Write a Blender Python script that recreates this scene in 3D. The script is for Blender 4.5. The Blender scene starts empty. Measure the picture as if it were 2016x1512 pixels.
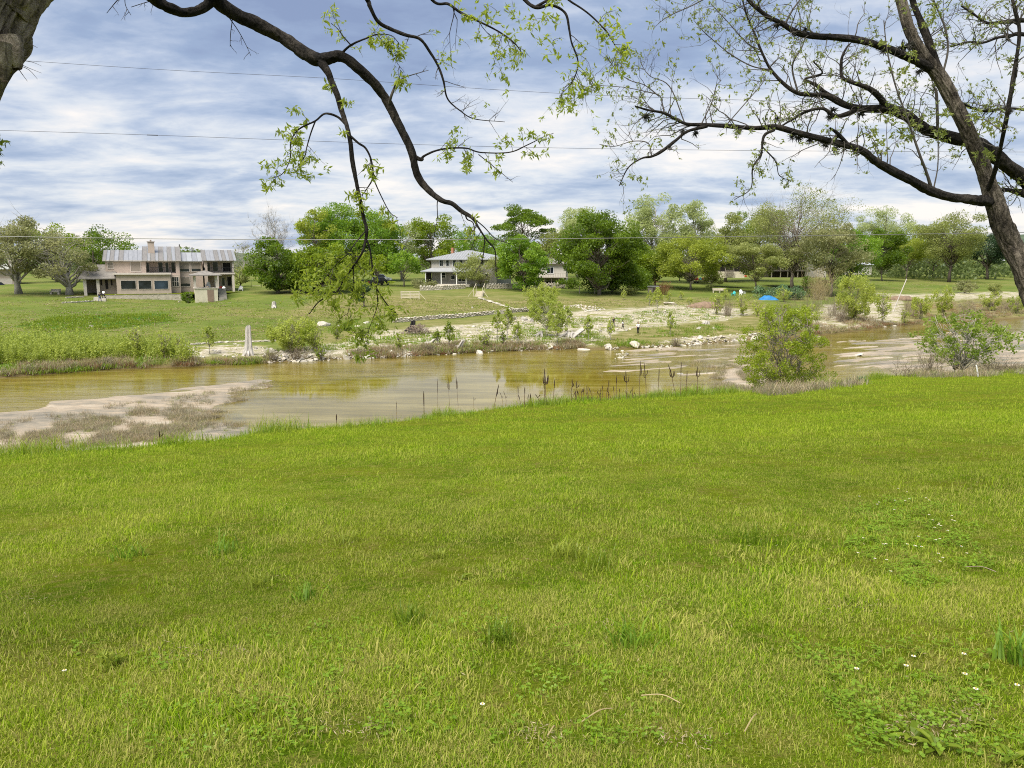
import bpy, math, random
import numpy as np
from mathutils import Vector

# ------------------------------------------------------------------ camera, sky, sun, exposure
scene = bpy.context.scene
COL = scene.collection
FPX = 1514.0                      # focal length in photo pixels (2016 wide)
PITCH = math.atan(236.0 / FPX)    # camera looks a little down
cam_d = bpy.data.cameras.new("camera")
cam = bpy.data.objects.new("camera", cam_d)
COL.objects.link(cam)
cam_d.sensor_fit = 'HORIZONTAL'
cam_d.sensor_width = 36.0
cam_d.lens = 36.0 * FPX / 2016.0
cam_d.clip_start = 0.05
cam_d.clip_end = 9000.0
cam.location = (0, 0, 0)
cam.rotation_euler = (math.pi / 2 - PITCH, 0, 0)
scene.camera = cam

SUN_EL, SUN_AZ = math.radians(60), math.radians(215)   # azimuth clockwise from +y (behind the camera, left)
world = bpy.data.worlds.new("World")
scene.world = world
world.use_nodes = True
wn, wl = world.node_tree.nodes, world.node_tree.links
wn.clear()
def W(t, **k):
    n = wn.new(t)
    for a, b in k.items():
        setattr(n, a, b)
    return n
def wm(op, a, b=None, c=None):
    n = W('ShaderNodeMath', operation=op)
    for i, v in enumerate((a, b, c)):
        if v is None: continue
        if isinstance(v, (int, float)): n.inputs[i].default_value = v
        else: wl.new(v, n.inputs[i])
    return n.outputs[0]
tc = W('ShaderNodeTexCoord')
sep = W('ShaderNodeSeparateXYZ'); wl.new(tc.outputs['Generated'], sep.inputs[0])
zc = wm('ADD', wm('MAXIMUM', sep.outputs[2], 0.0), 0.16)
u_ = wm('DIVIDE', sep.outputs[0], zc); v_ = wm('DIVIDE', sep.outputs[1], zc)
cmb = W('ShaderNodeCombineXYZ'); wl.new(u_, cmb.inputs[0]); wl.new(v_, cmb.inputs[1])
def wnoise(scale, sx, sy, det, rough, dist, off):
    m = W('ShaderNodeMapping'); m.inputs['Scale'].default_value = (sx, sy, 1); m.inputs['Location'].default_value = off
    m.inputs['Rotation'].default_value = (0, 0, 0.10)
    wl.new(cmb.outputs[0], m.inputs[0])
    n = W('ShaderNodeTexNoise'); wl.new(m.outputs[0], n.inputs['Vector'])
    n.inputs['Scale'].default_value = scale; n.inputs['Detail'].default_value = det
    n.inputs['Roughness'].default_value = rough; n.inputs['Distortion'].default_value = dist
    return n.outputs['Fac']
nA = wnoise(0.95, 0.80, 1.0, 3, 0.5, 0.25, (3.1, 1.7, 0))
nB = wnoise(2.9, 0.72, 1.0, 7, 0.58, 0.3, (7.3, 2.2, 0))
nC = wnoise(9.0, 0.75, 1.0, 6, 0.62, 0.25, (1.3, 9.2, 0))
dens = wm('ADD', wm('ADD', wm('MULTIPLY', nA, 0.46), wm('MULTIPLY', nB, 0.42)), wm('MULTIPLY', nC, 0.12))
# a little brighter near the horizon, where one looks through more of the layer's lit edges
hz = wm('MULTIPLY', wm('SUBTRACT', 1.0, wm('MINIMUM', wm('MULTIPLY', wm('MAXIMUM', sep.outputs[2], 0.0), 3.4), 1.0)), 0.098)
dens = wm('ADD', dens, hz)
ramp = W('ShaderNodeValToRGB'); wl.new(dens, ramp.inputs[0])
cr = ramp.color_ramp
SKYC = [(0.37, (0.27, 0.345, 0.54)), (0.455, (0.35, 0.445, 0.64)), (0.52, (0.52, 0.60, 0.76)), (0.58, (0.76, 0.80, 0.87)), (0.665, (1.05, 0.99, 0.94))]
while len(cr.elements) < len(SKYC): cr.elements.new(0.5)
EXPO = 0.95
for e, (p, c) in zip(cr.elements, SKYC):
    e.position = p
    e.color = tuple(10.0 * x / 2 ** EXPO for x in c) + (1,)
sky = W('ShaderNodeTexSky', sky_type='NISHITA')
sky.sun_disc = False; sky.sun_elevation = SUN_EL; sky.sun_rotation = SUN_AZ
sky.air_density = 1.0; sky.dust_density = 1.5
mx = W('ShaderNodeMix', data_type='RGBA'); mx.inputs[0].default_value = 0.90
wl.new(sky.outputs[0], mx.inputs[6]); wl.new(ramp.outputs[0], mx.inputs[7])
bg = W('ShaderNodeBackground'); bg.inputs[1].default_value = 0.1
wl.new(mx.outputs[2], bg.inputs[0])
wo = W('ShaderNodeOutputWorld'); wl.new(bg.outputs[0], wo.inputs[0])

sun_d = bpy.data.lights.new("sun", 'SUN')
sun_d.energy = 4.0; sun_d.angle = math.radians(50); sun_d.color = (1.0, 0.94, 0.84)
sun = bpy.data.objects.new("sun", sun_d); COL.objects.link(sun)
sd = Vector((math.sin(SUN_AZ) * math.cos(SUN_EL), math.cos(SUN_AZ) * math.cos(SUN_EL), math.sin(SUN_EL)))
sun.rotation_euler = sd.to_track_quat('Z', 'Y').to_euler()
sun.location = sd * 60

scene.view_settings.view_transform = 'Standard'
scene.view_settings.look = 'None'
scene.view_settings.exposure = EXPO
scene.view_settings.gamma = 1.0
scene.view_settings.use_curve_mapping = False
scene.render.engine = 'CYCLES'
cy = scene.cycles
cy.max_bounces = 6; cy.diffuse_bounces = 2; cy.glossy_bounces = 3; cy.transmission_bounces = 4; cy.transparent_max_bounces = 8
cy.caustics_reflective = False; cy.caustics_refractive = False
cy.use_denoising = False
cy.filter_width = 1.05
scene.render.use_persistent_data = False

# ------------------------------------------------------------------ geometry helpers
CP, SP = math.cos(PITCH), math.sin(PITCH)
def ray(px, py):
    """x/y and z/y of the line of sight through a photo pixel."""
    cx = (np.asarray(px, float) - 1008) / FPX; cyy = (756 - np.asarray(py, float)) / FPX
    fy = CP + cyy * SP
    return cx / fy, (-SP + cyy * CP) / fy
def project(x, y, z):
    f = y * CP - z * SP; up = y * SP + z * CP
    return 1008 + FPX * x / f, 756 - FPX * up / f
def at(px, py, y):
    a, b = ray(px, py)
    return Vector((float(a) * y, y, float(b) * y))
def hash3(ix, iy, iz):
    n = (ix * 374761393 + iy * 668265263 + iz * 2147483647 * 31 + 1442695041) & 0xFFFFFFFF
    n = ((n ^ (n >> 13)) * 1274126177) & 0xFFFFFFFF
    n = (n ^ (n >> 16)) & 0xFFFFFFFF
    return n / 4294967295.0
def vnoise(x, y, z=0.0):
    x, y, z = np.broadcast_arrays(np.asarray(x, float), np.asarray(y, float), np.asarray(z, float))
    ix, iy, iz = np.floor(x).astype(np.int64), np.floor(y).astype(np.int64), np.floor(z).astype(np.int64)
    fx, fy, fz = x - ix, y - iy, z - iz
    fx, fy, fz = [f * f * (3 - 2 * f) for f in (fx, fy, fz)]
    r = 0
    for dx in (0, 1):
        for dy in (0, 1):
            for dz in (0, 1):
                w = (fx if dx else 1 - fx) * (fy if dy else 1 - fy) * (fz if dz else 1 - fz)
                r = r + w * hash3(ix + dx, iy + dy, iz + dz)
    return r
def fbm(x, y, z=0.0, o=4):
    r, a, t = 0, 1.0, 0
    for i in range(o):
        r = r + a * vnoise(x * 2 ** i + 17.3 * i, y * 2 ** i - 9.1 * i, np.asarray(z) * 2 ** i + 3.7 * i); t += a; a *= 0.5
    return r / t
def smooth01(t):
    t = np.clip(t, 0, 1); return t * t * (3 - 2 * t)
def in_poly(px, py, poly):
    px, py = np.asarray(px, float), np.asarray(py, float)
    r = np.zeros(px.shape, bool); n = len(poly)
    for i in range(n):
        x0, y0 = poly[i]; x1, y1 = poly[(i + 1) % n]
        if y0 == y1: continue
        c = ((y0 > py) != (y1 > py)) & (px < (x1 - x0) * (py - y0) / (y1 - y0) + x0)
        r ^= c
    return r
def poly_dist(px, py, poly):
    """signed distance to a polygon's outline, positive inside."""
    px, py = np.asarray(px, float), np.asarray(py, float)
    d = np.full(px.shape, 1e9); n = len(poly)
    for i in range(n):
        x0, y0 = poly[i]; x1, y1 = poly[(i + 1) % n]
        dx, dy = x1 - x0, y1 - y0
        t = np.clip(((px - x0) * dx + (py - y0) * dy) / (dx * dx + dy * dy + 1e-12), 0, 1)
        d = np.minimum(d, np.hypot(px - x0 - t * dx, py - y0 - t * dy))
    return np.where(in_poly(px, py, poly), d, -d)

class MB:
    """collects vertices and faces of one mesh object."""
    def __init__(self): self.V, self.F, self.M, self.T, self.n = [], [], [], [], 0
    def add(self, V, F, mat=0, t=None):
        V = np.asarray(V, np.float32).reshape(-1, 3)
        fs = F if isinstance(F, list) and len(F) and isinstance(F[0], np.ndarray) and F[0].ndim == 2 else [np.asarray(F, np.int64)]
        for f in fs:
            if len(f) == 0: continue
            self.F.append(f + self.n); self.M.append(np.full(len(f), mat, np.int32))
            self.T.append(np.full(len(f), 0.5, np.float32) if t is None else np.broadcast_to(np.asarray(t, np.float32), (len(f),)))
        self.V.append(V); self.n += len(V)
        return self
    def box(self, x0, x1, y0, y1, z0, z1, mat=0, t=None):
        V = [(x0, y0, z0), (x1, y0, z0), (x1, y1, z0), (x0, y1, z0), (x0, y0, z1), (x1, y0, z1), (x1, y1, z1), (x0, y1, z1)]
        F = [(0, 3, 2, 1), (4, 5, 6, 7), (0, 1, 5, 4), (1, 2, 6, 5), (2, 3, 7, 6), (3, 0, 4, 7)]
        return self.add(V, F, mat, t)
    def bar(self, a, b, w, h=None, mat=0):
        """square bar from a to b."""
        return self.tube([a, b], [w * 0.7, w * 0.7], 4, mat)
    def tube(self, P, R, n=6, mat=0, t=None, cap=True):
        V, F = tube(P, R, n)
        self.add(V, F, mat, t)
        if cap:
            m = len(V)
            base = self.n - m
            self.F.append(np.array([[base + i for i in range(n)][::-1]])); self.M.append(np.array([mat], np.int32)); self.T.append(np.array([0.5 if t is None else float(np.ravel(t)[0])], np.float32))
            self.F.append(np.array([[base + m - n + i for i in range(n)]])); self.M.append(np.array([mat], np.int32)); self.T.append(np.array([0.5 if t is None else float(np.ravel(t)[0])], np.float32))
        return self
    def build(self, name, mats, parent=None, smooth=False, loc=None, **props):
        o = mk(name, np.concatenate(self.V) if self.V else np.zeros((0, 3)), self.F, mats, parent, self.M, self.T, smooth)
        if loc is not None: o.location = loc
        for k, v in props.items(): o[k] = v
        return o
def mesh_data(name, V, F, mats, M=None, T=None, smooth=False):
    me = bpy.data.meshes.new(name)
    V = np.asarray(V, np.float32)
    me.vertices.add(len(V)); me.vertices.foreach_set('co', V.ravel())
    if F:
        lens = np.concatenate([np.full(len(f), f.shape[1], np.int64) for f in F])
        loops = np.concatenate([np.asarray(f).ravel() for f in F]).astype(np.int32)
        me.loops.add(len(loops)); me.loops.foreach_set('vertex_index', loops)
        me.polygons.add(len(lens))
        st = np.concatenate([[0], np.cumsum(lens)[:-1]]).astype(np.int32)
        me.polygons.foreach_set('loop_start', st)
        if M is not None: me.polygons.foreach_set('material_index', np.concatenate(M).astype(np.int32))
        me.polygons.foreach_set('use_smooth', np.full(len(lens), smooth, bool))
        if T is not None:
            a = me.attributes.new('t', 'FLOAT', 'FACE'); a.data.foreach_set('value', np.concatenate(T).astype(np.float32))
    for m in (mats if isinstance(mats, (list, tuple)) else [mats]): me.materials.append(m)
    me.update(calc_edges=True)
    return me
def mk(name, V, F, mats, parent=None, M=None, T=None, smooth=False):
    o = bpy.data.objects.new(name, mesh_data(name, V, F, mats, M, T, smooth))
    COL.objects.link(o)
    if parent is not None: o.parent = parent
    return o
def thing(name, label, cat, loc=(0, 0, 0), rz=0.0, group=None):
    o = bpy.data.objects.new(name, None); COL.objects.link(o)
    o.empty_display_size = 0.2
    o.location = loc; o.rotation_euler = (0, 0, rz)
    return tag(o, label, cat, group)
def tag(o, label, cat, group=None):
    o['label'] = label; o['category'] = cat
    if group: o['group'] = group
    return o
def kind(o, k):
    o['kind'] = k; return o
def clone(o, parent, name=None):
    c = o.copy(); COL.objects.link(c); c.parent = parent
    if name: c.name = name
    return c
def resample(P, k):
    """Catmull-Rom through rows of P, k steps per span."""
    P = np.asarray(P, float)
    if len(P) < 3:
        t = np.linspace(0, 1, k + 1)[:, None]; return P[0] * (1 - t) + P[-1] * t
    Q = np.vstack([2 * P[0] - P[1], P, 2 * P[-1] - P[-2]])
    out = []
    for i in range(1, len(Q) - 2):
        p0, p1, p2, p3 = Q[i - 1:i + 3]
        for j in range(k):
            t = j / k
            out.append(0.5 * (2 * p1 + (p2 - p0) * t + (2 * p0 - 5 * p1 + 4 * p2 - p3) * t * t + (3 * p1 - p0 - 3 * p2 + p3) * t ** 3))
    out.append(P[-1]); return np.array(out)
_QC = {}
def tube(P, R, n=6):
    P = np.asarray(P, float); R = np.asarray(R, float); m = len(P)
    T = np.gradient(P, axis=0) if m > 2 else np.repeat((P[-1] - P[0])[None], 2, 0)
    T /= np.linalg.norm(T, axis=1)[:, None] + 1e-12
    ref = np.array([0.0, 0, 1]) if abs(T[0, 2]) < 0.9 else np.array([0.0, 1, 0])
    N = np.empty_like(P); a = np.cross(T[0], ref); a /= np.linalg.norm(a); N[0] = a
    for i in range(1, m):
        a = N[i - 1] - T[i] * (N[i - 1] @ T[i]); N[i] = a / (np.linalg.norm(a) + 1e-12)
    B = np.cross(T, N)
    an = np.arange(n) * 2 * math.pi / n + (math.pi / 4 if n == 4 else 0)
    V = P[:, None] + R[:, None, None] * (np.cos(an)[None, :, None] * N[:, None] + np.sin(an)[None, :, None] * B[:, None])
    key = (m, n)
    if key not in _QC:
        i = np.arange(m - 1)[:, None] * n; j = np.arange(n)[None]; j2 = (j + 1) % n
        _QC[key] = np.stack([i + j, i + j2, i + n + j2, i + n + j], -1).reshape(-1, 4)
    return V.reshape(-1, 3), _QC[key]
def ico(sub=1):
    t = (1 + 5 ** 0.5) / 2
    V = [(-1, t, 0), (1, t, 0), (-1, -t, 0), (1, -t, 0), (0, -1, t), (0, 1, t), (0, -1, -t), (0, 1, -t), (t, 0, -1), (t, 0, 1), (-t, 0, -1), (-t, 0, 1)]
    F = [(0, 11, 5), (0, 5, 1), (0, 1, 7), (0, 7, 10), (0, 10, 11), (1, 5, 9), (5, 11, 4), (11, 10, 2), (10, 7, 6), (7, 1, 8), (3, 9, 4), (3, 4, 2), (3, 2, 6), (3, 6, 8), (3, 8, 9), (4, 9, 5), (2, 4, 11), (6, 2, 10), (8, 6, 7), (9, 8, 1)]
    V = [np.array(v, float) / np.linalg.norm(v) for v in V]
    for _ in range(sub):
        mid, G = {}, []
        def m(a, b):
            k = (min(a, b), max(a, b))
            if k not in mid:
                v = V[a] + V[b]; V.append(v / np.linalg.norm(v)); mid[k] = len(V) - 1
            return mid[k]
        for a, b, c in F:
            x, y, z = m(a, b), m(b, c), m(c, a); G += [(a, x, z), (b, y, x), (c, z, y), (x, y, z)]
        F = G
    return np.array(V), np.array(F)
ICO0, ICO1, ICO2 = ico(0), ico(1), ico(2)
def rock_shape(rng, sx, sy, sz, base=ICO1, amp=0.35):
    """angular stone: a sphere cut by a few planes."""
    V = base[0].copy()
    for _ in range(11):
        d = rng.normal(size=3); d /= np.linalg.norm(d); h = rng.uniform(0.38, 0.75)
        k = V @ d; over = np.maximum(k - h, 0); V = V - over[:, None] * d
    V = V * (1 + amp * 0.2 * rng.normal(size=(len(V), 1)))
    return V * np.array([sx, sy, sz]), base[1]
def rotz(V, a):
    c, s = math.cos(a), math.sin(a)
    V = np.asarray(V, float); return np.stack([V[:, 0] * c - V[:, 1] * s, V[:, 0] * s + V[:, 1] * c, V[:, 2]], 1)
def rand_rot(rng):
    q = rng.normal(size=4); q /= np.linalg.norm(q); w, x, y, z = q
    return np.array([[1 - 2 * (y * y + z * z), 2 * (x * y - z * w), 2 * (x * z + y * w)], [2 * (x * y + z * w), 1 - 2 * (x * x + z * z), 2 * (y * z - x * w)], [2 * (x * z - y * w), 2 * (y * z + x * w), 1 - 2 * (x * x + y * y)]])

# ------------------------------------------------------------------ materials
def new_mat(name):
    m = bpy.data.materials.new(name); m.use_nodes = True
    nt = m.node_tree; nt.nodes.clear()
    out = nt.nodes.new('ShaderNodeOutputMaterial')
    return m, nt, out
class NB:
    def __init__(self, nt): self.nt = nt
    def n(self, t, **k):
        x = self.nt.nodes.new(t)
        for a, b in k.items(): setattr(x, a, b)
        return x
    def put(self, sock, v):
        if isinstance(v, (int, float)): sock.default_value = v
        elif isinstance(v, tuple): sock.default_value = v if len(v) == len(sock.default_value) else v + (1,)
        else: self.nt.links.new(v, sock)
    def math(self, op, a, b=None, clamp=False):
        x = self.n('ShaderNodeMath', operation=op); x.use_clamp = clamp
        self.put(x.inputs[0], a)
        if b is not None: self.put(x.inputs[1], b)
        return x.outputs[0]
    def mix(self, f, a, b):
        x = self.n('ShaderNodeMix', data_type='RGBA'); self.put(x.inputs[0], f); self.put(x.inputs[6], a); self.put(x.inputs[7], b)
        return x.outputs[2]
    def pos(self): return self.n('ShaderNodeNewGeometry').outputs['Position']
    def obj(self): return self.n('ShaderNodeTexCoord').outputs['Object']
    def mapping(self, v, s, r=(0, 0, 0)):
        x = self.n('ShaderNodeMapping'); x.inputs['Scale'].default_value = s; x.inputs['Rotation'].default_value = r; self.put(x.inputs[0], v); return x.outputs[0]
    def noise(self, v, scale, det=4, rough=0.55, dist=0.0):
        x = self.n('ShaderNodeTexNoise'); self.put(x.inputs['Vector'], v); x.inputs['Scale'].default_value = scale; x.inputs['Detail'].default_value = det; x.inputs['Roughness'].default_value = rough; x.inputs['Distortion'].default_value = dist
        return x.outputs['Fac']
    def voronoi(self, v, scale, feature='F1', out='Distance'):
        x = self.n('ShaderNodeTexVoronoi', feature=feature); self.put(x.inputs['Vector'], v); x.inputs['Scale'].default_value = scale; return x.outputs[out]
    def ramp(self, f, stops):
        x = self.n('ShaderNodeValToRGB'); self.put(x.inputs[0], f); e = x.color_ramp.elements
        while len(e) < len(stops): e.new(0.5)
        for q, (p, c) in zip(e, stops): q.position = p; q.color = (c if isinstance(c, tuple) else (c, c, c)) + (1,)
        return x.outputs[0]
    def rng(self, f, a, b, lo=0.0, hi=1.0):
        x = self.n('ShaderNodeMapRange'); self.put(x.inputs[0], f); x.inputs[1].default_value = a; x.inputs[2].default_value = b; x.inputs[3].default_value = lo; x.inputs[4].default_value = hi; return x.outputs[0]
    def attr(self, name): return self.n('ShaderNodeAttribute', attribute_name=name).outputs['Fac']
    def bump(self, h, strength=0.5, dist=0.05):
        x = self.n('ShaderNodeBump'); self.put(x.inputs['Height'], h); x.inputs['Strength'].default_value = strength; x.inputs['Distance'].default_value = dist; return x.outputs[0]
    def bsdf(self, col, rough=0.8, normal=None, spec=0.3, metal=0.0):
        x = self.n('ShaderNodeBsdfPrincipled'); self.put(x.inputs['Base Color'], col); self.put(x.inputs['Roughness'], rough); x.inputs['Specular IOR Level'].default_value = spec; x.inputs['Metallic'].default_value = metal
        if normal is not None: self.put(x.inputs['Normal'], normal)
        return x.outputs[0]
def plain(name, c, rough=0.75, var=0.25, scale=3.0, bump=0.0, metal=0.0, spec=0.3, stretch=(1, 1, 1)):
    """paint, timber, stone or cloth of one colour with wear mottling."""
    m, nt, out = new_mat(name); b = NB(nt)
    v = b.mapping(b.obj(), stretch)
    f = b.noise(v, scale, 6, 0.62)
    lo = tuple(x * (1 - var) for x in c); hi = tuple(min(x * (1 + var * 0.6), 0.95) for x in c)
    colr = b.ramp(f, [(0.3, lo), (0.52, c), (0.72, hi)])
    nm = b.bump(b.noise(v, scale * 4, 5, 0.6), bump, 0.05) if bump else None
    nt.links.new(b.bsdf(colr, rough, nm, spec, metal), out.inputs[0]); return m
def leaf_mat(name, c0, c1, trans=0.5, rough=0.5, k=1.0):
    """leaf colour runs from c0 to c1 by the leaf's own random value t."""
    c0, c1 = tuple(x * k for x in c0), tuple(x * k for x in c1)
    m, nt, out = new_mat(name); b = NB(nt)
    t = b.attr('t')
    colr = b.mix(t, c0, c1)
    d = b.n('ShaderNodeBsdfDiffuse'); b.put(d.inputs[0], colr)
    tr = b.n('ShaderNodeBsdfTranslucent'); b.put(tr.inputs[0], b.mix(0.5, colr, tuple(min(1, x * 1.5) for x in c1)))
    gl = b.n('ShaderNodeBsdfGlossy'); gl.inputs['Roughness'].default_value = 0.45; b.put(gl.inputs[0], (0.6, 0.65, 0.6))
    a = b.n('ShaderNodeMixShader'); a.inputs[0].default_value = trans; nt.links.new(d.outputs[0], a.inputs[1]); nt.links.new(tr.outputs[0], a.inputs[2])
    g = b.n('ShaderNodeMixShader'); g.inputs[0].default_value = 0.03; nt.links.new(a.outputs[0], g.inputs[1]); nt.links.new(gl.outputs[0], g.inputs[2])
    nt.links.new(g.outputs[0], out.inputs[0]); return m
def bark_mat(name, c0, c1, scale=1.0, bump=0.8):
    m, nt, out = new_mat(name); b = NB(nt)
    p = b.obj()
    v = b.mapping(p, (scale * 20, scale * 20, scale * 9), (0.1, -0.4, 0))
    w = b.noise(v, 1.0, 8, 0.7, 0.9)
    fine = b.noise(p, 70 * scale, 5, 0.7)
    big = b.noise(p, 2.2, 4)
    h = b.math('ADD', b.math('MULTIPLY', w, 0.75), b.math('MULTIPLY', fine, 0.25))
    f = b.math('ADD', b.math('MULTIPLY', h, 0.7), b.math('MULTIPLY', big, 0.3))
    colr = b.ramp(f, [(0.42, tuple(x * 0.3 for x in c0)), (0.50, c0), (0.61, c1)])
    nt.links.new(b.bsdf(colr, 0.9, b.bump(h, bump, 0.05), 0.2), out.inputs[0]); return m
def glass_mat(name, c=(0.02, 0.025, 0.03)):
    m, nt, out = new_mat(name); b = NB(nt)
    f = b.noise(b.obj(), 0.7, 2)
    nt.links.new(b.bsdf(b.ramp(f, [(0.35, tuple(x * 0.5 for x in c)), (0.7, tuple(x * 1.8 for x in c))]), 0.12, None, 0.5), out.inputs[0]); return m

M = {}
M['stucco'] = plain('stucco_tan', (0.47, 0.385, 0.32), 0.9, 0.12, 1.2, 0.15)
M['stucco_d'] = plain('stucco_brown', (0.30, 0.25, 0.21), 0.9, 0.15, 1.5, 0.15)
M['trim'] = plain('trim_cream', (0.58, 0.52, 0.46), 0.7, 0.1, 2.0)
M['cream'] = plain('painted_cream', (0.62, 0.57, 0.44), 0.85, 0.18, 0.9, 0.1)
M['white'] = plain('white_paint', (0.78, 0.78, 0.76), 0.5, 0.1, 3.0)
M['glass'] = glass_mat('window_glass')
M['glassb'] = glass_mat('window_glass_bluish', (0.025, 0.04, 0.06))
M['blind'] = plain('window_blind', (0.27, 0.235, 0.19), 0.8, 0.12, 1.0, 0, stretch=(1, 1, 12))
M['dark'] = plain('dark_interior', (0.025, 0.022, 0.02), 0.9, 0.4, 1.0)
M['steel_l'] = plain('galvanised_roof_bright', (0.31, 0.315, 0.325), 0.42, 0.16, 1.2, 0, 0.35, stretch=(2.5, 0.4, 1))
M['steel_d'] = plain('galvanised_roof_weathered', (0.20, 0.19, 0.18), 0.55, 0.2, 1.4, 0, 0.2, stretch=(2.5, 0.4, 1))
M['steel_m'] = plain('metal_roof_grey', (0.36, 0.37, 0.38), 0.45, 0.12, 1.0, 0, 0.3)
M['shingle'] = plain('grey_roof', (0.20, 0.185, 0.165), 0.9, 0.3, 2.5, 0.3)
M['brown_d'] = plain('brown_door', (0.26, 0.185, 0.14), 0.7, 0.15, 1.5)
M['iron'] = plain('black_iron', (0.02, 0.02, 0.02), 0.5, 0.2, 3)
M['wood_g'] = plain('weathered_timber', (0.27, 0.24, 0.20), 0.9, 0.35, 2.0, 0.4, stretch=(1, 1, 6))
M['wood_p'] = plain('pale_timber', (0.50, 0.45, 0.34), 0.85, 0.25, 2.5, 0.3)
M['wood_d'] = plain('dark_timber', (0.07, 0.055, 0.045), 0.85, 0.35, 2.0, 0.3)
M['lime'] = plain('limestone', (0.47, 0.42, 0.34), 0.95, 0.32, 1.6, 0.5)
M['lime_w'] = plain('pale_limestone', (0.44, 0.41, 0.345), 0.95, 0.35, 1.3, 0.5)
M['lime_g'] = plain('grey_limestone', (0.32, 0.30, 0.26), 0.95, 0.35, 1.5, 0.5)
M['siding'] = plain('board_siding', (0.50, 0.47, 0.41), 0.85, 0.08, 1.0)
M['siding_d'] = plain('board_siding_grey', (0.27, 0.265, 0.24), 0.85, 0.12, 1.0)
M['brick'] = plain('red_brick', (0.36, 0.17, 0.10), 0.9, 0.3, 4.0, 0.3)
M['red'] = plain('red_plastic', (0.50, 0.05, 0.03), 0.5, 0.15, 3)
M['teal'] = plain('teal_plastic', (0.02, 0.36, 0.36), 0.5, 0.15, 3)
M['sky_b'] = plain('light_blue_plastic', (0.10, 0.42, 0.62), 0.5, 0.15, 3)
M['tarp'] = plain('blue_tarp', (0.02, 0.16, 0.38), 0.45, 0.3, 2.5, 0.6)
M['snag'] = plain('bleached_wood', (0.46, 0.43, 0.39), 0.95, 0.45, 2.2, 0.7, stretch=(5, 5, 0.8))
M['char'] = plain('charred_wood', (0.012, 0.011, 0.012), 0.7, 0.4, 3.0, 0.8)
M['stick'] = plain('dead_brush', (0.24, 0.19, 0.145), 0.95, 0.35, 3.0)
M['skin'] = plain('skin', (0.42, 0.25, 0.17), 0.6, 0.1, 8)
M['hair'] = plain('dark_hair', (0.012, 0.010, 0.009), 0.5, 0.2, 20)
M['cl_w'] = plain('white_cloth', (0.72, 0.72, 0.74), 0.9, 0.1, 6)
M['cl_k'] = plain('black_cloth', (0.015, 0.015, 0.018), 0.9, 0.2, 6)
M['cl_b'] = plain('blue_denim', (0.06, 0.10, 0.20), 0.9, 0.25, 8)
M['cl_g'] = plain('grey_cloth', (0.10, 0.10, 0.12), 0.9, 0.2, 6)
M['paint_k'] = plain('black_car_paint', (0.012, 0.013, 0.016), 0.25, 0.1, 2, 0, 0, 0.5)
M['paint_g'] = plain('green_car_paint', (0.02, 0.035, 0.035), 0.25, 0.1, 2, 0, 0, 0.5)
M['paint_w'] = plain('white_car_paint', (0.75, 0.76, 0.77), 0.25, 0.05, 2, 0, 0, 0.5)
M['rubber'] = plain('tyre_rubber', (0.02, 0.02, 0.02), 0.9, 0.2, 6)
M['lamp_r'] = plain('tail_light', (0.35, 0.015, 0.01), 0.3, 0.1, 4)
M['wire_d'] = plain('dark_cable', (0.03, 0.03, 0.035), 0.6, 0.2, 1.0)
M['wire'] = plain('aluminium_cable', (0.15, 0.155, 0.145), 0.5, 0.15, 1.0, 0, 0.3)
M['stalk'] = plain('dead_stalk', (0.05, 0.030, 0.020), 0.95, 0.4, 12, 0.5)
M['stalk_l'] = plain('dry_stem', (0.13, 0.085, 0.05), 0.95, 0.3, 12)
M['bark_far'] = plain('tree_bark', (0.20, 0.17, 0.135), 0.95, 0.4, 2.5, 0.5, stretch=(3, 3, 0.7))
M['bark_pale'] = plain('oak_bark_pale', (0.34, 0.315, 0.275), 0.95, 0.35, 1.8, 0.5, stretch=(2, 2, 0.7))
M['bark_dark'] = plain('tree_bark_dark', (0.08, 0.065, 0.05), 0.95, 0.4, 2.5, 0.5)
M['bark_l'] = bark_mat('pecan_bark_backlit', (0.020, 0.017, 0.014), (0.065, 0.055, 0.045), 1.0, 0.9)  # limb bark: backlit darkness is put into the colour, far below the trunk bark
M['bark_t'] = bark_mat('pecan_trunk_bark', (0.24, 0.195, 0.145), (0.50, 0.43, 0.33), 1.0, 1.0)
M['bark_r'] = bark_mat('leaning_pecan_bark', (0.10, 0.084, 0.065), (0.28, 0.24, 0.19), 1.1, 1.0)
M['twig'] = plain('twig_bark', (0.055, 0.045, 0.038), 0.9, 0.3, 20)
M['twig_r'] = plain('grey_twig_bark', (0.085, 0.075, 0.065), 0.9, 0.3, 20)
M['moss'] = plain('ball_moss_grey', (0.035, 0.035, 0.028), 0.95, 0.4, 10)
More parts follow.
